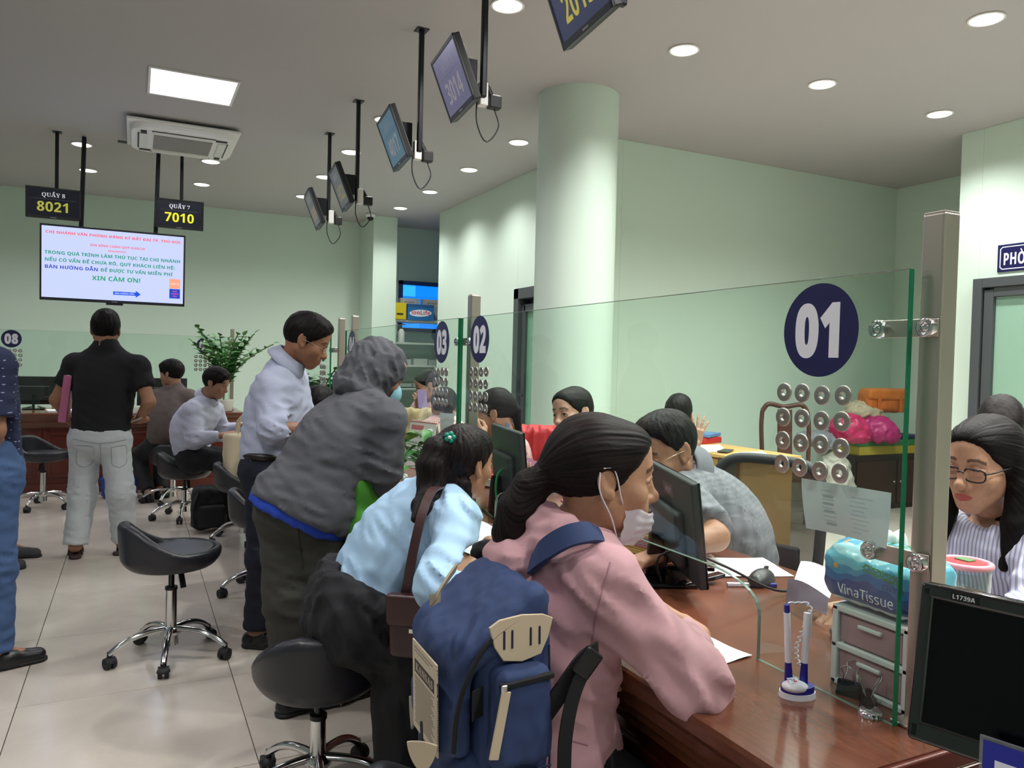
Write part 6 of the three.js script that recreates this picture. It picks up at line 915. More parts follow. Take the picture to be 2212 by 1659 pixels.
// --- man with spectacles, pale blue shirt, navy trousers
{
  const k0 = j(3.8), k = (x, y, d) => k0(x + 20, y, d), an = [foot(k(588, 1372, 0.12)), foot(k(540, 1388, -0.1))];
  const h = human({ label: 'standing man with spectacles in pale blue shirt and navy trousers', skin: '#9c6647', bulk: 0.95, cell: 0.012, hcell: 0.0042,
    J: { neck: k(592, 790), sh: [k(612, 826, 0.2), k(566, 836, -0.13)], el: [k(640, 930, 0.22), k(572, 925, -0.22)], wr: [k(705, 940, 0.22), k(660, 930, -0.12)], hip: [k(575, 1020, 0.08), k(552, 1022, -0.1)], kn: [k(588, 1195, 0.1), k(552, 1200, -0.1)], an, toe: [toe(an[0], dirv(0.95, 0.3)), toe(an[1], dirv(0.95, -0.1))], waist: k(572, 925, 0.0) },
    head: { pos: k(643, 736, 0.0), f: dirv(0.9, 0.12, -0.42), u: dirv(0.42, 0, 0.9), s: 1.06 }, face: { skin: '#9c6647', eye: 0.3, jaw: 1.08 }, hairdo: { thick: 1.1, hair: '#0c0a0b' },
    hands: [{ palm: dirv(-0.2, -0.5, 0.8) }, { palm: dirv(0, 0.8, 0.5), curl: [0.6, 0.7, 0.5] }],
    shirt: { color: '#aab0c8', sleeve: 1.22, cuffR: 0.056, hem: 0.13, from: 0.14, amp: 0.009, collar: true, off: 0.02, neckR: 0.062 }, pants: { color: '#0e1225', belt: true, k: 0.02, rise: 0.2, hem: 0.072, knee: 0.078, amp: 0.007 }, shoes: { color: '#0f0f12', rough: 0.3 } });
  glasses(h, '#c9c0a8', false, true);
}
// --- person in grey hoodie leaning over the counter
{
  const k = j(3.05), an = [foot(k(640, 1515, -0.02)), foot(k(718, 1500, 0.06))];
  const h = human({ label: 'person in grey hoodie with the hood up, bent over the counter', skin: '#a87a5c', bulk: 1.0, cell: 0.011, hcell: 0.005,
    J: { neck: k(788, 868, 0.12), sh: [k(745, 888, 0.28), k(832, 905, -0.05)], el: [k(800, 1000, 0.4), k(828, 1010, -0.02)], wr: [k(850, 1070, 0.4), k(822, 1095, 0.12)], hip: [k(612, 1100, 0.02), k(690, 1108, -0.02)], kn: [k(622, 1295, -0.02), k(690, 1295, 0.02)], an, toe: [toe(an[0], dirv(0.75, 0.65)), toe(an[1], dirv(0.75, 0.65))], waist: k(712, 985, 0.03) },
    head: { pos: k(822, 808, 0.2), f: dirv(0.8, 0.45, -0.5), u: dirv(0.35, 0.2, 0.9), s: 1.0 }, face: { jaw: 0.95 },
    hands: [{ palm: dirv(0, 0, -1) }, { palm: dirv(-0.3, 0.6, -0.5), dir: dirv(0.2, 0.5, -0.8) }],
    shirt: { color: '#55565d', sleeve: 1.95, cuffR: 0.045, hem: -0.01, from: 0.0, amp: 0.01, off: 0.022, neckR: 0.05, flare: [[0.0, 0.16], [0.1, 0.152]] }, pants: { color: '#35352f', hem: 0.082, knee: 0.085, rise: 0.06, off: 0.012, amp: 0.006, up: 0.08 }, shoes: { color: '#17181c', low: true } });
  seam(h, h.find('trousers'), [[664, 1092], [690, 1098], [716, 1104]], 0.003, '#262620'); seam(h, h.find('trousers'), [[640, 1095], [645, 1150], [655, 1230]], 0.0025, '#262620');
  // the hood
  const I = h.HM.clone(); const L = [ball([0, 0.03, -0.03], [0.1, 0.108, 0.125]), ball([0, -0.04, -0.05], [0.105, 0.09, 0.1]), ball([0, -0.11, -0.06], [0.12, 0.06, 0.1]), ball([0, -0.01, 0.13], [0.072, 0.105, 0.1], { op: 'sub', k: 0.02 })];
  const g = sdf(L, 0.008, { k: 0.05, disp: (x, y, z) => 0.009 * (1 - 2 * Math.abs(noise3(x * 9 + 3, y * 13 + z * 9, z * 6))) + 0.003 * noise3(x * 30, y * 30, z * 22) }).applyMatrix4(I); h.put('hood', g, clothMat('#55565d'));
  // blue t-shirt hem below the hoodie
  const pc = h.spine.getPoint(0.0), td = h.spine.getTangent(0.02), bl = sdf([...[0, 0.06].map((t) => { const c = h.spine.getPoint(t); return cone(c.clone().addScaledVector(h.hl, -0.058), c.clone().addScaledVector(h.hl, 0.058), 0.152, 0.152); }), slab(pc.clone().addScaledVector(td, -0.195), [0.3, 0.3, 0.15], 0.01, { op: 'sub', k: 0.01, q: quatTo(td, h.hl) }), slab(pc.clone().addScaledVector(td, 0.175), [0.3, 0.3, 0.15], 0.01, { op: 'sub', k: 0.01, q: quatTo(td, h.hl) })], 0.009, { k: 0.03, disp: (x, y, z) => 0.005 * noise3(x * 22, y * 12, z * 22) }); h.put('undershirt', bl, clothMat('#1f43b4'), 'blue undershirt hem');
  // face mask
  const mk = sdf([ball([0, -0.055, 0.062], [0.066, 0.06, 0.066]), ball([0, -0.05, 0.04], [0.066, 0.08, 0.055], { op: 'sub', k: 0.01 })], 0.006).applyMatrix4(h.HM); h.put('face_mask', mk, M('#8fc3d4', 0.8));
  // green bag in the crook of the arm
  const b = k(798, 1105, 0.02), bt = thing('green_bag', 'bright green cloth bag hanging beside the grey hoodie', 'bag', [b.x, b.y - 0.2, b.z], 0.6); part(bt, 'bag_body', sdf([slab([0, 0.2, 0], [0.1, 0.17, 0.035], 0.03)], 0.01, { disp: (x, y, z) => 0.01 * noise3(x * 9, y * 9, z * 9) }), clothMat('#4f9a34')); part(bt, 'handle', tube([[-0.06, 0.35, 0], [-0.04, 0.43, 0], [0.04, 0.43, 0], [0.06, 0.35, 0]], 0.008), M('#437f2e', 0.8));
}
// --- girl in pale blue shirt, jacket tied round her waist
{
  const k = j(2.4), an = [foot(k(905, 1700, 0.1)), foot(k(870, 1720, -0.05))];
  const pony = (() => { const c = [[0, 0.062, -0.112], [0, 0.048, -0.14], [-0.004, -0.005, -0.152], [-0.01, -0.065, -0.145], [-0.03, -0.1, -0.165], [-0.06, -0.115, -0.22], [-0.1, -0.14, -0.28]], r = [0.02, 0.034, 0.042, 0.042, 0.036, 0.028, 0.012]; return c.slice(1).map((p, i) => cone(c[i], p, r[i], r[i + 1], { k: 0.02 })); })();
  const sideLock = [cone([0.05, -0.06, -0.04], [0.062, -0.14, -0.02], 0.022, 0.022), cone([0.062, -0.14, -0.02], [0.07, -0.24, 0.0], 0.022, 0.012), cone([-0.05, -0.06, -0.05], [-0.062, -0.14, -0.04], 0.03, 0.03), cone([-0.062, -0.14, -0.04], [-0.05, -0.25, -0.02], 0.03, 0.016), cone([0, -0.04, -0.09], [0, -0.14, -0.09], 0.05, 0.05)];
  const h = human({ label: 'girl in pale blue shirt leaning on the counter, hair in a ponytail', female: true, skin: '#b07d59', cell: 0.01, hcell: 0.0035, handCell: 0.004,
    J: { neck: k(935, 1072, 0.04), sh: [k(895, 1085, 0.18), k(985, 1128, -0.13)], el: [k(985, 1190, 0.32), k(952, 1262, -0.32)], wr: [k(1035, 1170, 0.3), k(1092, 1178, -0.05)], hip: [k(772, 1310, 0.1), k(800, 1330, -0.1)], kn: [k(905, 1370, 0.12), k(900, 1400, -0.12)], an, toe: [toe(an[0], dirv(1, 0.2)), toe(an[1], dirv(1, 0.1))], waist: k(850, 1195, 0.02) },
    head: { pos: k(1003, 1000, 0.04), f: dirv(0.66, 0.75, -0.06), u: dirv(0.12, 0, 0.97), s: 0.97 }, face: { jaw: 0.95 }, neckW: 0.9,
    hairdo: { tie: [0, 0.062, -0.112], extra: [...pony, ...sideLock], hair: '#0b0a0b', hair2: '#2a2020', flow: (x, y, z) => { const a = Math.atan2(x, z + 0.05); return [Math.cos(a) * 9 + x * 40, Math.sin(a) * 9, y * 6 + z * 6]; } },
    hands: [{ palm: V(0, -1, 0), curl: [0.35, 0.5, 0.3], dir: dirv(0.7, 0.3, -0.3) }, { palm: dirv(-0.3, 0.9, -0.3), curl: [0.9, 1.0, 0.7], dir: dirv(0.95, 0.25, -0.1) }],
    shirt: { color: '#a9cbe8', sleeve: 1.02, cuffR: 0.07, hem: 0.12, from: 0.14, amp: 0.011, off: 0.024, freq: 13, dir: V(0.6, 0.7, 0.2), neckR: 0.056 }, pants: { color: '#101116', hem: 0.09, knee: 0.092, off: 0.02, rise: 0.2 }, shoes: { color: '#17181c' } });
  // black jacket knotted round the hips
  const c0 = h.spine.getPoint(0.12), c1 = h.spine.getPoint(-0.0), hip = h.P;
  const cz = h.spine.getPoint(0.2), jk = sdf([cone(cz.clone().addScaledVector(h.hl, -0.05), cz.clone().addScaledVector(h.hl, 0.05), 0.15), cone(c0.clone().addScaledVector(h.hl, -0.06), c0.clone().addScaledVector(h.hl, 0.06), 0.156), cone(hip.clone().addScaledVector(h.hl, -0.08), hip.clone().addScaledVector(h.hl, 0.08), 0.165), cone(hip.clone().add(V(0, -0.05, 0)).addScaledVector(dirv(-1, 0), 0.05), hip.clone().add(V(0, -0.22, 0)).addScaledVector(dirv(-0.2, 0.2), 0.06), 0.12, 0.07), cone(k(840, 1240, -0.14), k(880, 1420, -0.12), 0.06, 0.05), cone(k(780, 1330, 0.02), k(900, 1470, -0.06), 0.11, 0.08), slab(cz.clone().addScaledVector(h.spine.getTangent(0.2), 0.12), [0.26, 0.26, 0.1], 0.02, { op: 'sub', k: 0.03, q: quatTo(h.spine.getTangent(0.2), h.hl) })], 0.009, { k: 0.06, disp: (x, y, z) => 0.011 * (1 - 2 * Math.abs(noise3(x * 7, y * 9 + x * 5, z * 7))) + 0.004 * noise3(x * 24, y * 18, z * 24) }); h.put('tied_jacket', jk, clothMat('#17181d'), 'black jacket knotted at the waist'); void c1;
  { const g = sdf([cone(k(872, 1470, -0.1), k(858, 1690, -0.12), 0.085, 0.075), cone(k(900, 1420, -0.1), k(872, 1500, -0.1), 0.09, 0.085)], 0.011, { k: 0.05, disp: (x, y, z) => 0.008 * noise3(x * 16, y * 4, z * 16) }); h.put('skirt', g, clothMat('#0f1014')); }
  // hair tie with green flower
  const fl = []; for (let i = 0; i < 5; i++) { const a = i * 1.2566; fl.push(shift(new THREE.SphereGeometry(0.0085, 10, 8), Math.cos(a) * 0.0105, Math.sin(a) * 0.0105, 0)); } const q = (seam(h, h.find('hair'), [[972, 944], [973, 944]], 0) || h.hp(0.032, 0.09, -0.132)).addScaledVector(dirv(0, -1), 0.008), fg = merge(fl); fg.applyMatrix4(new THREE.Matrix4().makeRotationFromQuaternion(quatTo(dirv(0.1, -1, 0.2), UP))); h.put('hair_flower', fg.translate(q.x, q.y, q.z), M('#0f8f78', 0.35)); const pe = new THREE.SphereGeometry(0.006, 10, 8); const pq = q.clone().addScaledVector(dirv(0, -1), 0.007); h.put('hair_pearl', pe.translate(pq.x, pq.y, pq.z), M('#d9e4dc', 0.3));
  { const g = new THREE.TorusGeometry(0.024, 0.006, 8, 24); g.applyMatrix4(h.HM.clone().multiply(new THREE.Matrix4().makeTranslation(0, 0.062, -0.118))); h.put('hair_band', g, M('#b79a3a', 0.5)); }
  // brown shoulder bag
  const s0 = k(990, 1060, 0.0); void s0; const bp = k(905, 1330, -0.26), t = thing('shoulder_bag', 'dark brown leather shoulder bag of the girl in pale blue', 'bag', bp.toArray()); t.quaternion.copy(quatTo(dirv(-0.35, -0.95), UP)); t.rotateZ(0.06);
  const lm = M('#341a1b', 0.4); part(t, 'bag_body', sdf([slab([0, -0.03, 0], [0.085, 0.085, 0.03], 0.015)], 0.007), lm); part(t, 'flap', sdf([slab([0, 0.02, 0.02], [0.087, 0.045, 0.02], 0.012)], 0.006), M('#3d2021', 0.38)); part(t, 'buckle', box(0.02, 0.012, 0.004, 0.001), MAT.chrome, [0, -0.03, 0.042]);
  const strap = [[k(958, 1050, -0.05), dirv(0, 0, 1)], [k(930, 1065, -0.2), dirv(0, -0.7, 0.7)], [k(912, 1110, -0.25), dirv(-0.2, -1)], [k(893, 1190, -0.27), dirv(-0.2, -1)], [k(880, 1260, -0.26), dirv(-0.2, -1)], [k(872, 1298, -0.25), dirv(-0.2, -1)]].map(([p, n]) => [p.clone().sub(t.position).applyQuaternion(t.quaternion.clone().invert()), n.clone().applyQuaternion(t.quaternion.clone().invert())]);
  part(t, 'strap', tubeStrap(strap, 0.026, 0.006), M('#3e2224', 0.45));
}

// --- woman in pink hoodie with the blue backpack
{
  const k = j(1.56), an = [foot(k(1300, 2150, 0.1)), foot(k(1260, 2150, -0.1))];
  an[0].copy(V(0.78, 0.2, -1.5)); an[1].copy(V(0.76, 0.2, -1.3)); an.forEach((a) => a.setY(0.09));
  const tie = [0, -0.008, -0.128];
  const pony = (() => { const c = [[0, -0.008, -0.122], [0, -0.032, -0.15], [0, -0.08, -0.168], [0.002, -0.13, -0.175], [0.004, -0.165, -0.17]], r = [0.022, 0.034, 0.042, 0.042, 0.026]; return c.slice(1).map((p, i) => cone(c[i], p, r[i], r[i + 1], { k: 0.02 })); })();
  const h = human({ label: 'woman in pink hoodie with a lowered face mask and blue backpack', female: true, skin: '#b98661', cell: 0.008, hcell: 0.0023, handCell: 0.0035, bulk: 1.04,
    J: { neck: k(1216, 1172, 0.03), sh: [k(1180, 1222, 0.24), k(1300, 1262, -0.12)], el: [k(1400, 1450, 0.2), k(1492, 1478, -0.17)], wr: [k(1372, 1448, 0.03), k(1478, 1352, 0.14)], hip: [k(1180, 1680, 0.1), k(1190, 1700, -0.1)], kn: [k(1335, 1700, 0.12), k(1350, 1740, -0.06)], an, toe: an.map((a) => toe(a, dirv(1, 0.3))), waist: k(1172, 1440, 0.0) },
    head: { pos: k(1306, 1030, 0.02), f: dirv(1, 0.08, -0.06), u: dirv(0.06, 0, 0.99), s: 1.0 }, face: { skin: '#b98661', lip: '#a0524a', eye: 1, jaw: 0.95, gaze: -0.0065 }, neckW: 0.92,
    hairdo: { tie, thick: 1.3, extra: pony, hair: '#0c0a0b', hair2: '#2c211f' },
    hands: [{ palm: dirv(0.4, 0.6, -0.3), curl: [1.0, 1.1, 0.7], dir: dirv(-0.75, -0.35, 0.02) }, { palm: dirv(-0.7, 0.3, -0.4), curl: [0.5, 0.6, 0.4], dir: dirv(-0.35, 0.75, 0.1) }],
    shirt: { color: '#c2969c', sleeve: 1.72, cuffR: 0.05, from: -0.01, amp: 0.012, freq: 13, off: 0.022, cell: 0.008, neckR: 0.06, dir: V(0.5, 0.8, 0.3), extra: [] }, pants: { color: '#14151a', hem: 0.07, off: 0.012 }, shoes: { color: '#1a1a1e' } });
  const sh = h.find('shirt'); for (const l of [[[1318, 1215], [1300, 1280], [1285, 1340], [1280, 1400], [1300, 1420]], [[1210, 1590], [1235, 1600], [1270, 1610]]]) seam(h, sh, l, 0.0016, '#a87a84');
  // hood lying on the back and round the neck
  const nb = h.N, back = dirv(-0.9, -0.35); const L = [cone(nb.clone().addScaledVector(back, 0.04).add(V(0, 0.02, 0)).addScaledVector(h.sl, -0.07), nb.clone().addScaledVector(back, 0.05).add(V(0, 0.035, 0)), 0.04, 0.045), cone(nb.clone().addScaledVector(back, 0.05).add(V(0, 0.035, 0)), nb.clone().addScaledVector(back, 0.03).add(V(0, 0.012, 0)).addScaledVector(h.sl, 0.08), 0.045, 0.042), cone(nb.clone().addScaledVector(back, 0.03).add(V(0, 0.012, 0)).addScaledVector(h.sl, 0.08), nb.clone().addScaledVector(back, -0.08).add(V(0, -0.03, 0)).addScaledVector(h.sl, 0.06), 0.042, 0.03), ball(nb.clone().addScaledVector(back, 0.1).add(V(0, -0.03, 0)), [0.07, 0.05, 0.08])];
  h.put('hood', sdf(L, 0.007, { k: 0.03, disp: (x, y, z) => 0.006 * (1 - 2 * Math.abs(noise3(x * 12, y * 18, z * 10))) }), clothMat('#c2969c'));
  // face mask pulled below the chin
  { const g = paramSheet((u, v) => { const a = (u - 0.5) * 2.7, c = Math.cos(a), top = -0.036 - 0.03 * Math.max(0, c), bot = -0.135 + 0.006 * c, y = top + (bot - top) * v, tuck = 1 - 0.1 * v - 0.22 * v * v; return h.hp(0.058 * Math.sin(a) * tuck + 0.001 * Math.sin(u * 40), y + 0.002 * Math.sin(u * 17 + v * 6), 0.016 + (0.088 + 0.012 * Math.sin(v * 3.1)) * Math.max(c, -0.2) * tuck + 0.0014 * Math.sin(v * 26)); }, 48, 26); h.put('face_mask', g, M('#cfc9cf', 0.85, { side: THREE.DoubleSide }));
    for (const s of [-1, 1]) { h.put('mask_loop', tube([h.hp(s * 0.0565, -0.045, 0.03), h.hp(s * 0.068, -0.03, 0.022), h.hp(s * 0.082, 0.028, -0.002), h.hp(s * 0.086, 0.028, -0.022)], 0.0016, 24, 6), M('#dcd6da', 0.8)); h.put('mask_loop', tube([h.hp(s * 0.044, -0.12, 0.028), h.hp(s * 0.074, -0.07, 0.005), h.hp(s * 0.088, -0.015, -0.026), h.hp(s * 0.087, 0.02, -0.028)], 0.0016, 24, 6), M('#dcd6da', 0.8)); } }
  { const g = new THREE.TorusGeometry(0.026, 0.0028, 8, 30); g.applyMatrix4(h.HM.clone().multiply(new THREE.Matrix4().makeRotationX(0.9).setPosition(0, -0.012, -0.132))); h.put('hair_band', g, M('#a6c8cc', 0.5)); }
  { const q = h.hp(0.02, -0.17, -0.19), L2 = [ball(q.clone().addScaledVector(CR, -0.035), [0.038, 0.022, 0.02]), ball(q.clone().addScaledVector(CR, 0.012), [0.03, 0.024, 0.02]), ball(q.clone().addScaledVector(CR, -0.012).add(V(0, -0.01, 0)), 0.02)]; h.put('hair_scrunchie', sdf(L2, 0.005, { k: 0.015, disp: (x, y, z) => 0.003 * noise3(x * 60, y * 60, z * 60) }), M('#0c0c10', 0.8)); }

  // ------------------------------------------------ blue backpack
  const A = k(1010, 1205, -0.12), B = k(1150, 1195, -0.1);
  const up = V(0, 1, 0).addScaledVector(CR, -0.02).normalize(), out = dirv(-0.9, -0.44), side = up.clone().cross(out).normalize();   // side points to the bag's right as seen from behind
  const c = k(1033, 1472, -0.13), t = thing('blue_backpack', 'navy blue canvas backpack with cream leather patches', 'backpack', c.toArray()); void A; void B;
  t.quaternion.setFromRotationMatrix(new THREE.Matrix4().makeBasis(side, up, out));
  const toL = (p) => p.clone().sub(t.position).applyQuaternion(t.quaternion.clone().invert());
  const navy = clothMat('#2b3d66', 0.8), cream = M('#c9b79c', 0.75), blackW = M('#0f1014', 0.8);
  // local: x along `side`, y up, z outwards from the wearer's back. half sizes 0.14 x 0.23 x 0.07
  const w1 = (x, y, z) => 0.004 * noise3(x * 11, y * 8, z * 11) + 0.002 * noise3(x * 32, y * 20, z * 32);
  part(t, 'main_compartment', sdf([slab([0, -0.02, -0.02], [0.132, 0.225, 0.07], 0.035), plane([0, 0.2, -0.06], [0, 0.82, 0.57], { op: 'cut', k: 0.04 })], 0.007, { disp: w1 }), navy);
  part(t, 'flap', sdf([slab([0, 0.145, 0.005], [0.136, 0.07, 0.085], 0.035), slab([0, 0.04, 0.075], [0.115, 0.12, 0.016], 0.012), slab([0, -0.06, 0.085], [0.07, 0.06, 0.012], 0.01), plane([0, 0.212, -0.06], [0, 0.8, 0.6], { op: 'cut', k: 0.03 })], 0.007, { k: 0.04, disp: w1 }), navy);
  part(t, 'front_pocket', sdf([slab([0, -0.17, 0.05], [0.115, 0.09, 0.035], 0.03)], 0.007, { disp: w1 }), navy);
  const newsTex = canvasTex(256, 360, (g, w, h2) => { g.fillStyle = '#c4b6a0'; g.fillRect(0, 0, w, h2); g.fillStyle = '#3c3430'; g.fillRect(24, 70, 208, 54); g.fillStyle = '#c4b6a0'; g.font = 'bold 44px serif'; g.fillText('KANSAS', 34, 114); g.fillStyle = '#5c524a'; for (let i = 0; i < 22; i++) g.fillRect(22 + (i % 3) * 3, 138 + i * 9, 210 - (i * 31) % 40, 4); g.fillRect(20, 20, 200, 4); g.fillRect(20, 34, 160, 4); });
  part(t, 'printed_patch', box(0.125, 0.165, 0.003, 0.001), M('#ffffff', 0.8, { map: newsTex }), [0.02, 0.0, 0.111], [0.04, 0, -0.06]);
  // side panel facing the viewer: +x side
  part(t, 'side_pocket', sdf([slab([0.14, -0.005, -0.015], [0.028, 0.085, 0.055], 0.022)], 0.006, { disp: w1 }), navy); part(t, 'side_pocket', sdf([slab([0.14, -0.19, -0.015], [0.03, 0.06, 0.055], 0.022)], 0.006, { disp: w1 }), navy);
  for (const y of [0.06, -0.145]) { part(t, 'zip', box(0.012, 0.01, 0.1, 0.003), blackW, [0.168, y, -0.015], [0.06, 0, 0]); part(t, 'zip_slider', box(0.008, 0.014, 0.012, 0.003), MAT.chrome, [0.174, y - 0.004, 0.03]); part(t, 'zip_pull', box(0.004, 0.11, 0.017, 0.0015), cream, [0.176, y - 0.062, 0.038], [-0.2, 0, 0]); }
  { const s = new THREE.Shape(); const pts = [[-0.06, 0.028], [-0.042, 0.038], [0, 0.042], [0.04, 0.038], [0.058, 0.03], [0.05, 0.0], [0.036, -0.028], [0, -0.036], [-0.034, -0.03], [-0.05, -0.006]]; pts.forEach((p, i) => s[i ? 'lineTo' : 'moveTo'](...p)); const g = new THREE.ExtrudeGeometry(s, { depth: 0.003, bevelEnabled: true, bevelSize: 0.001, bevelThickness: 0.001, bevelSegments: 1 }); const pt = part(t, 'leather_patch', g, cream, [0.1395, 0.12, -0.018], [0, Math.PI / 2, 0]); for (const x of [-0.034, -0.019, 0.016, 0.033]) part(pt, 'slit', box(0.0042, 0.032, 0.004, 0.0018), M('#1d2036', 0.7), [x, 0.004, 0.0035]); }
  part(t, 'piping', tube([[0.139, 0.16, -0.02], [0.139, 0.12, 0.045], [0.136, 0.06, 0.082], [0.126, 0.0, 0.094], [0.118, -0.06, 0.096]], 0.0045, 30, 6), blackW); part(t, 'seam', tube([[0.136, -0.11, -0.08], [0.137, -0.11, 0.0], [0.128, -0.11, 0.06]], 0.002, 20, 5), M('#1d2a4a', 0.8)); part(t, 'seam', tube([[0.134, 0.1, -0.075], [0.135, -0.05, -0.078], [0.134, -0.22, -0.075]], 0.002, 20, 5), M('#1d2a4a', 0.8));
  part(t, 'leather_tab', box(0.004, 0.055, 0.03, 0.001), cream, [0.118, -0.165, 0.085], [0, 0.6, 0.05]);
  part(t, 'webbing', box(0.002, 0.05, 0.03, 0.001), blackW, [0.13, 0.02, 0.058], [0, 0.5, 0]);
  { const s = new THREE.Shape(); s.moveTo(-0.026, 0.022); s.quadraticCurveTo(0, 0.028, 0.026, 0.02); s.quadraticCurveTo(0.024, -0.01, 0.002, -0.03); s.quadraticCurveTo(-0.022, -0.01, -0.026, 0.022); const g = new THREE.ExtrudeGeometry(s, { depth: 0.004, bevelEnabled: false }); const p = toL(k(912, 1632, -0.27)); const q = part(t, 'charm', g, cream, p.toArray()); q.quaternion.copy(t.quaternion.clone().invert().multiply(quatTo(dirv(-0.15, -1), UP))); part(t, 'charm_cord', tube([toL(k(910, 1560, -0.22)), toL(k(911, 1590, -0.25)), toL(k(912, 1618, -0.27))], 0.0025, 10, 6), blackW); const p2 = toL(k(893, 1540, -0.1)), q2 = part(t, 'charm', g, M('#8f8778', 0.7), p2.toArray()); q2.quaternion.copy(t.quaternion.clone().invert().multiply(quatTo(dirv(-0.9, -0.3), UP))); }
  part(t, 'grab_handle', tubeStrap([[k(985, 1225, -0.2), dirv(-1, -0.4)], [k(958, 1262, -0.24), dirv(-1, -0.4)], [k(938, 1290, -0.26), dirv(-1, -0.4)], [k(930, 1298, -0.25), dirv(-1, -0.3)], [k(950, 1288, -0.22), dirv(-1, -0.3)]].map(([p, n]) => [toL(p), n.clone().applyQuaternion(t.quaternion.clone().invert())]), 0.018, 0.004), M('#8f8672', 0.8));
  const Q = t.quaternion.clone().invert(), st = (l) => l.map(([p, n]) => [toL(p), n.clone().applyQuaternion(Q)]);
  part(t, 'shoulder_strap', tubeStrap(st([[k(1148, 1222, -0.08), dirv(-0.3, -0.6, 0.7)], [k(1180, 1186, -0.13), dirv(-0.2, -0.8, 0.6)], [k(1228, 1158, -0.15), dirv(0, -0.85, 0.55)], [k(1268, 1150, -0.14), dirv(0.3, -0.7, 0.65)], [k(1300, 1160, -0.06), dirv(0.6, -0.4, 0.7)]]), 0.04, 0.012), navy);
  part(t, 'lower_strap', tubeStrap(st([[k(1120, 1620, -0.2), dirv(0.3, -1)], [k(1165, 1560, -0.235), dirv(0.3, -1)], [k(1215, 1490, -0.245), dirv(0.35, -1)], [k(1262, 1425, -0.235), dirv(0.4, -1)], [k(1290, 1405, -0.2), dirv(0.5, -0.8)]]), 0.032, 0.006), blackW);
  part(t, 'strap_tail', tubeStrap(st([[k(1272, 1425, -0.25), dirv(0.3, -1)], [k(1240, 1500, -0.26), dirv(0.3, -1)], [k(1222, 1590, -0.265), dirv(0.3, -1)], [k(1218, 1680, -0.26), dirv(0.3, -1)]]), 0.024, 0.004), blackW);
  { const p = toL(k(1268, 1432, -0.25)); const b = part(t, 'strap_buckle', box(0.05, 0.036, 0.014, 0.005), M('#0c0c10', 0.35), p.toArray()); b.quaternion.copy(Q.clone().multiply(quatTo(dirv(0.3, -1), UP))); b.rotateZ(0.9); }
}
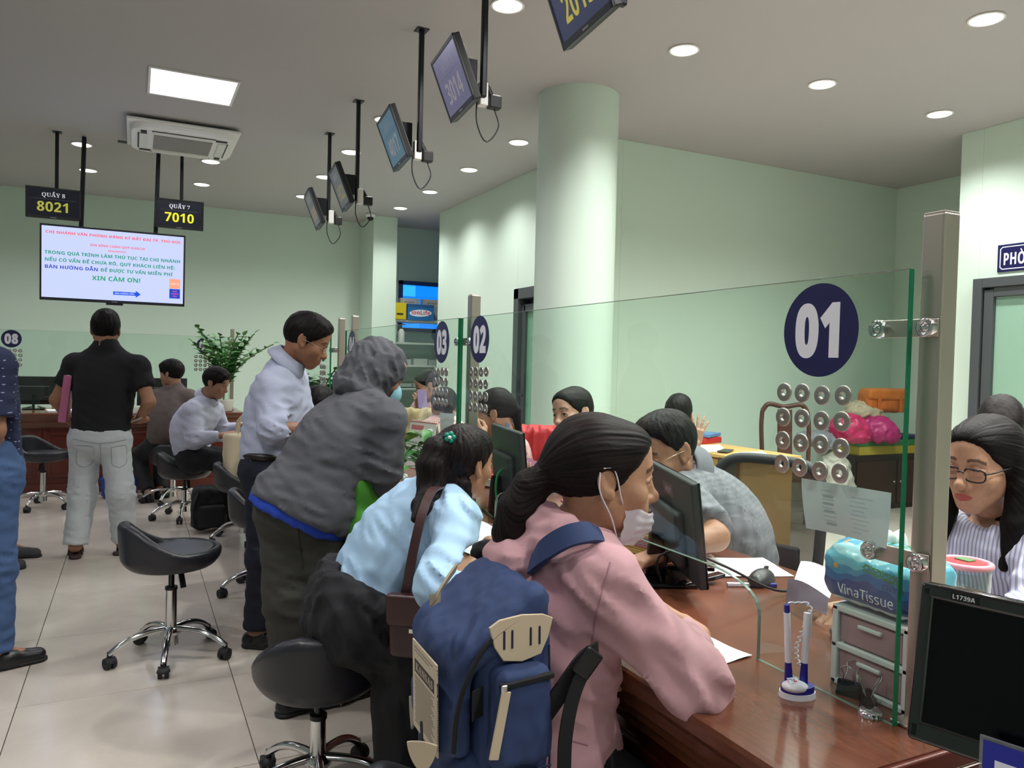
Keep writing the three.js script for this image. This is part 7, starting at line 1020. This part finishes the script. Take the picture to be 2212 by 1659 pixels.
// --- clerk with dark spectacles, striped shirt, blue lanyard
{
  const k = j(2.05), stripes = canvasTex(512, 64, (g, w, h) => { for (let i = 0; i < 16; i++) { g.fillStyle = '#dcdde8'; g.fillRect(i * 32, 0, 32, h); g.fillStyle = '#9da3c4'; g.fillRect(i * 32 + 7, 0, 14, h); g.fillStyle = '#c3c7dc'; g.fillRect(i * 32 + 26, 0, 2, h); } }); stripes.wrapS = stripes.wrapT = THREE.RepeatWrapping;
  const rgt = dirv(0.95, -0.2), N0 = k(2150, 1130, 0.08);
  const lockS = (s) => [cone([s * 0.07, 0.03, -0.02], [s * 0.085, -0.05, -0.01], 0.024, 0.028), cone([s * 0.085, -0.05, -0.01], [s * 0.09, -0.14, 0.02], 0.028, 0.03), cone([s * 0.09, -0.14, 0.02], [s * 0.085, -0.24, 0.06], 0.03, 0.014)];
  const h = human({ label: 'clerk woman with dark spectacles, striped shirt and blue lanyard', chair: 'black office chair under the clerk in the striped shirt', female: true, skin: '#b98a68', cell: 0.01, hcell: 0.0024, handCell: 0.004,
    J: { neck: N0, sh: [k(2255, 1195, -0.1), k(2050, 1168, 0.14)], el: [k(2235, 1330, -0.25), k(2010, 1290, 0.05)], wr: [k(2080, 1390, -0.35), k(1850, 1318, -0.18)], hip: [k(2200, 1500, 0.2), k(2100, 1490, 0.35)], kn: [k(2000, 1540, -0.1), k(1950, 1530, 0.1)], an: [], toe: [] }, noLegs: true, pants: undefined,
    head: { pos: k(2122, 1004, -0.02), f: dirv(-0.86, -0.5, -0.14), u: dirv(-0.12, -0.1, 0.97), s: 1.0 }, face: { skin: '#c2906c', eye: 0.2, lip: '#a8383c', lipMix: 0.8, jaw: 1.0 }, neckW: 0.92,
    hairdo: { tie: [0, -0.05, -0.11], thick: 1.6, extra: [...lockS(1), ...lockS(-1), cone([0, 0.0, -0.08], [0, -0.14, -0.08], 0.06, 0.05)], hair: '#060506', hair2: '#191312' },
    hands: [{ palm: dirv(0, 0.2, -1), curl: [0.4, 0.5, 0.3] }, { palm: dirv(0.2, 0.4, -0.9), curl: [0.6, 0.7, 0.5], dir: dirv(-0.8, -0.5, 0.05) }],
    shirt: { mat: MP('#ffffff', 0.85, { map: stripes }), extra: [ball(N0.clone().addScaledVector(dirv(-0.5, -0.85), 0.11).add(V(0, -0.02, 0)), [0.035, 0.085, 0.06], { op: 'sub', k: 0.02 })], sleeve: 1.85, from: 0, off: 0.02, amp: 0.007, cell: 0.009, uv: (x, y, z) => { const p = V(x, y, z).sub(N0); const a = p.dot(rgt), dz = p.dot(dirv(-0.2, -0.95)); return [(a + 0.25 * Math.sin(dz * 4)) / 0.22, y * 4]; } } });
  glasses(h, '#16161a', false, false);
  for (const s of [-1, 1]) { const f0 = dirv(-0.5, -0.85), a = h.N.clone().addScaledVector(h.sl, s * 0.05).addScaledVector(f0, 0.045).add(V(0, 0.035, 0)), b = h.N.clone().addScaledVector(h.sl, s * 0.012).addScaledVector(f0, 0.11).add(V(0, -0.05, 0)), c = h.N.clone().addScaledVector(h.sl, s * 0.075).addScaledVector(f0, 0.1).add(V(0, -0.055, 0)), d = h.N.clone().addScaledVector(h.sl, s * 0.09).addScaledVector(f0, 0.05).add(V(0, 0.0, 0)); h.put('collar_flap', paramSheet((u, v) => a.clone().lerp(d, u).lerp(b.clone().lerp(c, u), v).addScaledVector(f0, 0.012 + 0.012 * Math.sin(u * 3.1)), 8, 8), M('#cdd0e2', 0.85, { side: THREE.DoubleSide })); }
  // lanyard
  const f = dirv(-0.42, -0.9); for (const s of [-1, 1]) h.put('lanyard', tubeStrap([[h.N.clone().addScaledVector(h.sl, -s * 0.06).addScaledVector(f, 0.02).add(V(0, 0.03, 0)), V(0, 1, 0)], [h.N.clone().addScaledVector(h.sl, -s * 0.075).addScaledVector(f, 0.11).add(V(0, -0.04, 0)), f], [h.N.clone().addScaledVector(h.sl, -s * 0.04).addScaledVector(f, 0.165).add(V(0, -0.17, 0)), f], [h.N.clone().addScaledVector(f, 0.175).add(V(0, -0.3, 0)), f]], 0.017, 0.002), M('#2b4fb0', 0.7));
}
// --- man in grey checked shirt bending over his desk
{
  const k = j(2.62), h = human({ label: 'man with spectacles in grey checked shirt bending over his desk', skin: '#a87454', bulk: 1.1, cell: 0.012, hcell: 0.0036, noLegs: true,
    J: { neck: k(1490, 1026, 0.1), sh: [k(1470, 1072, -0.05), k(1560, 1078, 0.3)], el: [k(1545, 1160, -0.3), k(1560, 1200, 0.12)], wr: [k(1420, 1200, -0.45), k(1530, 1220, -0.22)], hip: [k(1560, 1270, 0.15), k(1600, 1275, 0.45)], kn: [], an: [], toe: [], waist: k(1560, 1180, 0.26) },
    head: { pos: k(1438, 976, 0.02), f: dirv(-0.85, -0.5, -0.34), u: dirv(-0.28, -0.1, 0.95), s: 1.08 }, face: { eye: 0.2, jaw: 1.1 }, hairdo: { thick: 1.0, line: 0.095 },
    hands: [{ palm: V(0, -1, 0) }, { palm: V(0, -1, 0) }],
    shirt: { mat: clothV, colorFn: (x, y, z) => { const a = Math.sin(x * 420) * 0.5 + 0.5, b = Math.sin(y * 420) * 0.5 + 0.5; return mixc(lin('#5d5f66'), lin('#86888e'), 0.5 * a + 0.5 * b); }, collar: true, collarBase: '#74767d', neckUp: 0.03, neckR: 0.052, sleeve: 0.85, off: 0.024, from: 0, amp: 0.006 } });
  glasses(h, '#b9aa8c', false, true);
}
// --- woman with tied-back hair watching from behind
{
  const k = j(3.7), h = human({ label: 'clerk woman with tied-back hair looking sideways behind window 02', chair: 'black office chair under the clerk with tied-back hair', female: true, skin: '#c4947a', cell: 0.016, hcell: 0.0042, noLegs: true,
    J: { neck: k(1252, 985, 0.1), sh: [k(1300, 1020, 0.05), k(1195, 1015, 0.2)], el: [k(1320, 1130, 0), k(1215, 1110, 0.05)], wr: [k(1240, 1130, -0.2), k(1192, 1046, -0.16)], hip: [k(1290, 1220, 0.2), k(1220, 1220, 0.3)], kn: [], an: [], toe: [] },
    head: { pos: k(1235, 893, 0), f: dirv(-0.72, -0.68, -0.08), u: dirv(-0.22, 0, 0.97), s: 1.0 }, face: { skin: '#c4947a', lip: '#b05a54', jaw: 0.92 }, neckW: 0.9, hairdo: { tie: [0, -0.03, -0.12], thick: 0.9 },
    hands: [{ palm: V(0, -1, 0) }, { palm: dirv(-0.5, -0.2, 0.6), dir: dirv(-0.7, -0.3, 0.2), curl: [0.5, 0.5, 0.3] }], shirt: { color: '#d3d0cc', sleeve: 1.9, off: 0.018, from: 0 } }); void h;
  sheet('pink_form', 'pink sheet held up beside the red jacket', 'paper', [atD(1130, 985, 3.52), atD(1171, 1000, 3.48), atD(1168, 1052, 3.46), atD(1133, 1048, 3.48)], M('#cf94b4', 0.8, { side: THREE.DoubleSide }), { wave: 0.001 });
}
// --- clerk in pink blouse behind window 02, with spectacles
const floral = (x, y, z) => { const n = noise3(x * 26, y * 26, z * 26), m = noise3(x * 60 + 9, y * 60, z * 60); return m > 0.62 ? lin('#8a5a6c') : mixc(lin('#d9a9a8'), lin('#e2bdb8'), clamp(n * 0.5 + 0.5, 0, 1)); };
{
  const k = j(3.95), h = human({ label: 'clerk with spectacles in pink blouse seen through the steel rings of disc 02', female: true, skin: '#b9866a', cell: 0.016, hcell: 0.005, noLegs: true,
    J: { neck: k(1092, 942, 0.08), sh: [k(1115, 975, -0.05), k(1070, 960, 0.24)], el: [k(1120, 1060, -0.12), k(1050, 1040, 0.15)], wr: [k(1040, 950, -0.15), k(1025, 1010, 0.1)], hip: [k(1120, 1130, 0.1), k(1085, 1130, 0.3)], kn: [], an: [], toe: [] },
    head: { pos: k(1066, 893, 0), f: dirv(-0.9, 0.1, -0.3), u: dirv(-0.2, 0, 0.96), s: 0.98 }, face: { jaw: 0.95 }, neckW: 0.9, hairdo: { tie: [0, -0.02, -0.125], extra: [cone([0, -0.02, -0.115], [0, -0.13, -0.1], 0.028, 0.016)] },
    hands: [{ palm: dirv(-0.2, 0.8, 0.3), dir: dirv(-0.5, 0.1, 0.8), curl: [0.9, 1, 0.6] }, { palm: V(0, -1, 0) }], shirt: { mat: clothV, colorFn: floral, sleeve: 1.1, cuffR: 0.06, off: 0.02, from: 0 } });
  glasses(h, '#c8c4bc', false, true);
  h.put('lanyard', tubeStrap([[k(1098, 915, -0.05), dirv(0.3, -1)], [k(1092, 940, -0.08), dirv(0.2, -1)], [k(1082, 960, -0.09), dirv(0, -1)]], 0.02, 0.003), M('#4a5a7c', 0.7));
}
{ // clerk with a phone behind window 03
  const k = j(6.2), h = human({ label: 'clerk in pink blouse holding a phone behind disc 03', chair: 'black office chair under the clerk with the violet phone', female: true, skin: '#b9866a', cell: 0.02, hcell: 0.006, noLegs: true,
    J: { neck: k(926, 868, 0.1), sh: [k(945, 890, 0), k(905, 885, 0.2)], el: [k(950, 950, -0.1), k(890, 940, 0.1)], wr: [k(908, 885, -0.2), k(905, 930, 0)], hip: [k(950, 1000, 0.1), k(915, 1000, 0.2)], kn: [], an: [], toe: [] },
    head: { pos: k(922, 832, 0), f: dirv(-0.85, -0.3, -0.35), s: 0.95 }, face: { jaw: 0.92 }, hairdo: { tie: [0, 0.0, -0.125] }, hands: [{ palm: dirv(-0.3, 0.6, 0.4), dir: dirv(-0.2, 0, 1), curl: [0.5, 0.6, 0.4] }, { palm: V(0, -1, 0) }], shirt: { mat: clothV, colorFn: floral, sleeve: 1.2, off: 0.02, from: 0 } }); void h;
  const p = k(912, 862, -0.25), ph = thing('mobile_phone', 'violet phone raised by the clerk behind disc 03', 'phone', p.toArray()); part(ph, 'phone_case', box(0.075, 0.15, 0.01, 0.004), M('#8f78a8', 0.4)); part(ph, 'screen', box(0.068, 0.14, 0.002, 0.001), MAT.blackGloss, [0, 0, -0.006]); ph.quaternion.copy(quatTo(dirv(0.4, -0.9, 0.3), UP));
}
{ // clerk turned away, pink blouse
  const k = j(4.7), h = human({ label: 'clerk in pink blouse turned away behind the rings of disc 03', chair: 'black office chair under the clerk turned away', female: true, skin: '#b9866a', cell: 0.018, hcell: 0.006, noLegs: true,
    J: { neck: k(958, 912, 0.05), sh: [k(925, 935, 0.05), k(985, 938, 0.0)], el: [k(915, 1005, 0.15), k(1000, 1010, 0)], wr: [k(930, 1040, 0.3), k(985, 1045, 0.25)], hip: [k(935, 1080, 0), k(980, 1080, 0)], kn: [], an: [], toe: [] },
    head: { pos: k(958, 880, 0.08), f: dirv(-0.3, 0.9, -0.3), s: 0.95 }, hairdo: { tie: [0, -0.03, -0.12], extra: [cone([0, -0.03, -0.12], [0, -0.12, -0.12], 0.035, 0.02)] }, hands: [{ palm: V(0, -1, 0) }, { palm: V(0, -1, 0) }], shirt: { mat: clothV, colorFn: floral, sleeve: 1.2, off: 0.02, from: 0 } }); void h;
}
{ // man at the pale desk with a raised hand
  const k = j(4.75), h = human({ label: 'dark-haired man by the pale desk raising an open hand', chair: 'black office chair under the man raising his hand', skin: '#b9866a', cell: 0.017, hcell: 0.005, handCell: 0.004, noLegs: true,
    J: { neck: k(1470, 975, 0.1), sh: [k(1440, 1010, 0.0), k(1498, 1005, 0.25)], el: [k(1425, 1090, 0), k(1515, 1050, 0.1)], wr: [k(1450, 1120, 0.1), k(1503, 958, 0.05)], hip: [k(1460, 1190, 0), k(1500, 1190, 0.15)], kn: [], an: [], toe: [] },
    head: { pos: k(1466, 898, 0.05), f: dirv(0.35, 0.9, -0.1), s: 1.02 }, hairdo: { thick: 1.3 }, hands: [{ palm: V(0, -1, 0) }, { palm: dirv(0.2, 0.9, 0.1), dir: dirv(0.2, 0.1, 1), curl: [0.08, 0.1, 0.08], spread: 0.2, thumb: 0 }], shirt: { color: '#4a4e58', sleeve: 0.8, off: 0.018, from: 0 } }); void h;
}
{ // balding head behind the striped clerk
  const k = j(2.95), h = human({ label: 'person with thinning dark hair sitting behind the striped clerk', chair: 'black office chair under the person with thinning hair', skin: '#b9866a', cell: 0.018, hcell: 0.005, noLegs: true,
    J: { neck: k(2165, 985, 0.05), sh: [k(2225, 1030, 0), k(2105, 1030, 0.1)], el: [k(2240, 1180, -0.1), k(2100, 1180, 0)], wr: [k(2180, 1230, -0.2), k(2130, 1230, -0.1)], hip: [k(2190, 1290, 0.1), k(2130, 1290, 0.1)], kn: [], an: [], toe: [] },
    head: { pos: k(2160, 928, 0), f: dirv(-0.3, -0.6, -0.65), u: dirv(-0.2, -0.5, 0.8), s: 1.0 }, hairdo: { thick: 0.7, hair2: '#231a17' }, hands: [{ palm: V(0, -1, 0) }, { palm: V(0, -1, 0) }], shirt: { color: '#3c3f48', sleeve: 0.8, off: 0.018, from: 0 } }); void h;
}
// --- seated men at the far counter
{
  const k = j(7.35), an = [foot(k(322, 1072, -0.05)), foot(k(345, 1066, 0.15))];
  human({ label: 'man in brown grey t-shirt seated at the far counter, looking back', skin: '#a5745a', cell: 0.017, hcell: 0.006,
    J: { neck: k(375, 838, 0.05), sh: [k(340, 858, 0.1), k(408, 858, -0.02)], el: [k(330, 905, 0.3), k(415, 910, 0.25)], wr: [k(335, 895, 0.55), k(380, 892, 0.5)], hip: [k(340, 958, 0), k(378, 960, 0)], kn: [k(298, 985, 0.25), k(350, 1000, 0.38)], an, toe: [toe(an[0], dirv(-0.5, 0.8)), toe(an[1], dirv(-0.2, 0.9))], waist: k(365, 920, -0.06) },
    head: { pos: k(370, 808, 0.05), f: dirv(-0.95, 0.2, -0.1), s: 1.05 }, hairdo: { thick: 1.8, fringe: true }, hands: [{ palm: V(0, -1, 0) }, { palm: V(0, -1, 0) }],
    shirt: { color: '#5e534f', sleeve: 0.8, off: 0.02, hem: 0.0, from: 0.02 }, pants: { color: '#17181d', hem: 0.06, rise: 0.16 }, shoes: { color: '#1a1a1d' } });
}
{
  const k = j(6.5), an = [foot(k(500, 1105, 0.1)), foot(k(485, 1110, -0.1))];
  human({ label: 'young man in pale shirt seated in profile beside the tall plant', skin: '#a9765a', cell: 0.016, hcell: 0.0055, handCell: 0.005,
    J: { neck: k(445, 862, 0.05), sh: [k(462, 885, 0.22), k(415, 888, -0.12)], el: [k(480, 935, 0.3), k(420, 950, -0.2)], wr: [k(530, 918, 0.25), k(482, 940, -0.15)], hip: [k(425, 985, 0.08), k(415, 990, -0.1)], kn: [k(515, 990, 0.12), k(508, 1000, -0.12)], an, toe: [toe(an[0], dirv(1, 0)), toe(an[1], dirv(1, 0))], waist: k(410, 930, 0) },
    head: { pos: k(467, 828, 0), f: dirv(0.92, -0.1, -0.3), u: dirv(0.25, 0, 0.95), s: 1.02 }, face: { eye: 0.3 }, hairdo: { thick: 1.9, fringe: true }, hands: [{ palm: V(0, -1, 0) }, { palm: dirv(0, 0.4, -0.8), curl: [0.7, 0.7, 0.4] }],
    shirt: { color: '#b9bccf', sleeve: 1.85, off: 0.022, hem: 0.02, from: 0.02, amp: 0.008, collar: true }, pants: { color: '#12141c', hem: 0.06, rise: 0.16 }, shoes: { color: '#151518' } });
  const k2 = j(4.15), an2 = [foot(k2(640, 1270, 0.1)), foot(k2(600, 1290, -0.05))];
  human({ label: 'dark-haired person leaning between the pale blue shirt and grey hoodie', skin: '#b07c5e', cell: 0.016, hcell: 0.006,
    J: { neck: k2(662, 935, 0.0), sh: [k2(628, 962, 0.2), k2(680, 975, -0.1)], el: [k2(660, 1040, 0.25), k2(690, 1060, -0.05)], wr: [k2(715, 1010, 0.3), k2(735, 1020, 0.1)], hip: [k2(598, 1100, 0.06), k2(590, 1105, -0.1)], kn: [k2(620, 1190, 0.1), k2(605, 1200, -0.08)], an: an2, toe: an2.map((a) => toe(a, dirv(0.8, 0.6))) },
    head: { pos: k2(686, 887, 0.03), f: dirv(0.5, 0.8, -0.35), u: dirv(0.2, 0, 0.95), s: 1.0 }, hairdo: { thick: 1.5 }, hands: [{ palm: V(0, -1, 0) }, { palm: V(0, -1, 0) }], shirt: { color: '#44474e', sleeve: 0.8, off: 0.018, from: 0 }, pants: { color: '#20222a' }, shoes: { color: '#151518' } });
}
// --- man in dotted navy shirt and jeans at the frame's edge, and someone in slippers behind him
{
  const k = j(3.4), an = [foot(k(-70, 1440, 0.1)), foot(k(-15, 1445, -0.05))], dotTex = canvasTex(128, 128, (g) => { g.fillStyle = '#1f2747'; g.fillRect(0, 0, 128, 128); g.fillStyle = '#9298ba'; for (const [x, y] of [[32, 32], [96, 96]]) { g.beginPath(); g.arc(x, y, 10, 0, 7); g.fill(); } }); dotTex.wrapS = dotTex.wrapT = THREE.RepeatWrapping;
  human({ label: 'man in dotted navy shirt and blue jeans at the hall\'s left', skin: '#a5704f', cell: 0.012, hcell: 0.006, bulk: 1.1,
    J: { neck: k(-50, 745), sh: [k(-125, 785, 0.1), k(-8, 790, -0.1)], el: [k(-150, 900, 0.1), k(-12, 930, -0.12)], wr: [k(-120, 1010, 0.1), k(-35, 1020, 0)], hip: [k(-80, 1030, 0.05), k(-22, 1032, -0.05)], kn: [k(-75, 1220, 0.05), k(-20, 1225, -0.05)], an, toe: [toe(an[0], dirv(0.3, 0.9)), toe(an[1], dirv(0.6, 0.6))] },
    head: { pos: k(-55, 685), f: dirv(-0.4, 0.9), s: 1.03 }, hairdo: { thick: 1.3 }, hands: [{ palm: dirv(1, 0) }, { palm: dirv(-1, 0.2) }], shirt: { mat: MP('#ffffff', 0.85, { map: dotTex }), uv: (x, y, z) => [(x * 0.8 + z * 0.6) / 0.034, y / 0.034], sleeve: 0.78, off: 0.02, hem: -0.06, from: -0.02 }, pants: { color: '#3d5780', hem: 0.075, knee: 0.078, off: 0.014, amp: 0.009 }, shoes: { color: '#1a1b1f' } });
  const q = j(5.0), an2 = [foot(q(18, 1195, 0.18)), foot(q(-8, 1238, -0.1))];
  human({ label: 'person in grey slippers mostly hidden by the dotted shirt', skin: '#a5704f', cell: 0.018, hcell: 0.007,
    J: { neck: q(-55, 770), sh: [q(-100, 795), q(-25, 795)], el: [q(-110, 880), q(-20, 880)], wr: [q(-80, 940), q(-30, 945)], hip: [q(-60, 950, 0.05), q(-35, 952, -0.05)], kn: [q(-20, 1070, 0.2), q(-28, 1080, -0.05)], an: an2, toe: [toe(an2[0], dirv(0.95, 0.3), 0.16), toe(an2[1], dirv(0.95, 0.3), 0.13)] },
    head: { pos: q(-50, 715), f: dirv(0.9, 0.3), s: 1.0 }, hairdo: { thick: 1.2 }, hands: [{ palm: dirv(1, 0) }, { palm: dirv(-1, 0) }], shirt: { color: '#5a5660', sleeve: 0.8, from: 0 }, pants: { color: '#20242f', up: 0.12, hem: 0.056 }, shoes: { color: '#3d3d40', low: true, rough: 0.8 } });
  if (0) sheet('form_sheet', 'crumpled sheet held low beside the blue jeans', 'paper', [q(15, 1105, -0.4), q(30, 1118, -0.4), q(40, 1140, -0.4), q(18, 1128, -0.4)], M('#a8a3ac', 0.8, { side: THREE.DoubleSide }), { wave: 0.004 });
}


scene.traverse((o) => { if (o.isMesh) { o.castShadow = true; o.receiveShadow = true; } });
renderer.render(scene, camera);
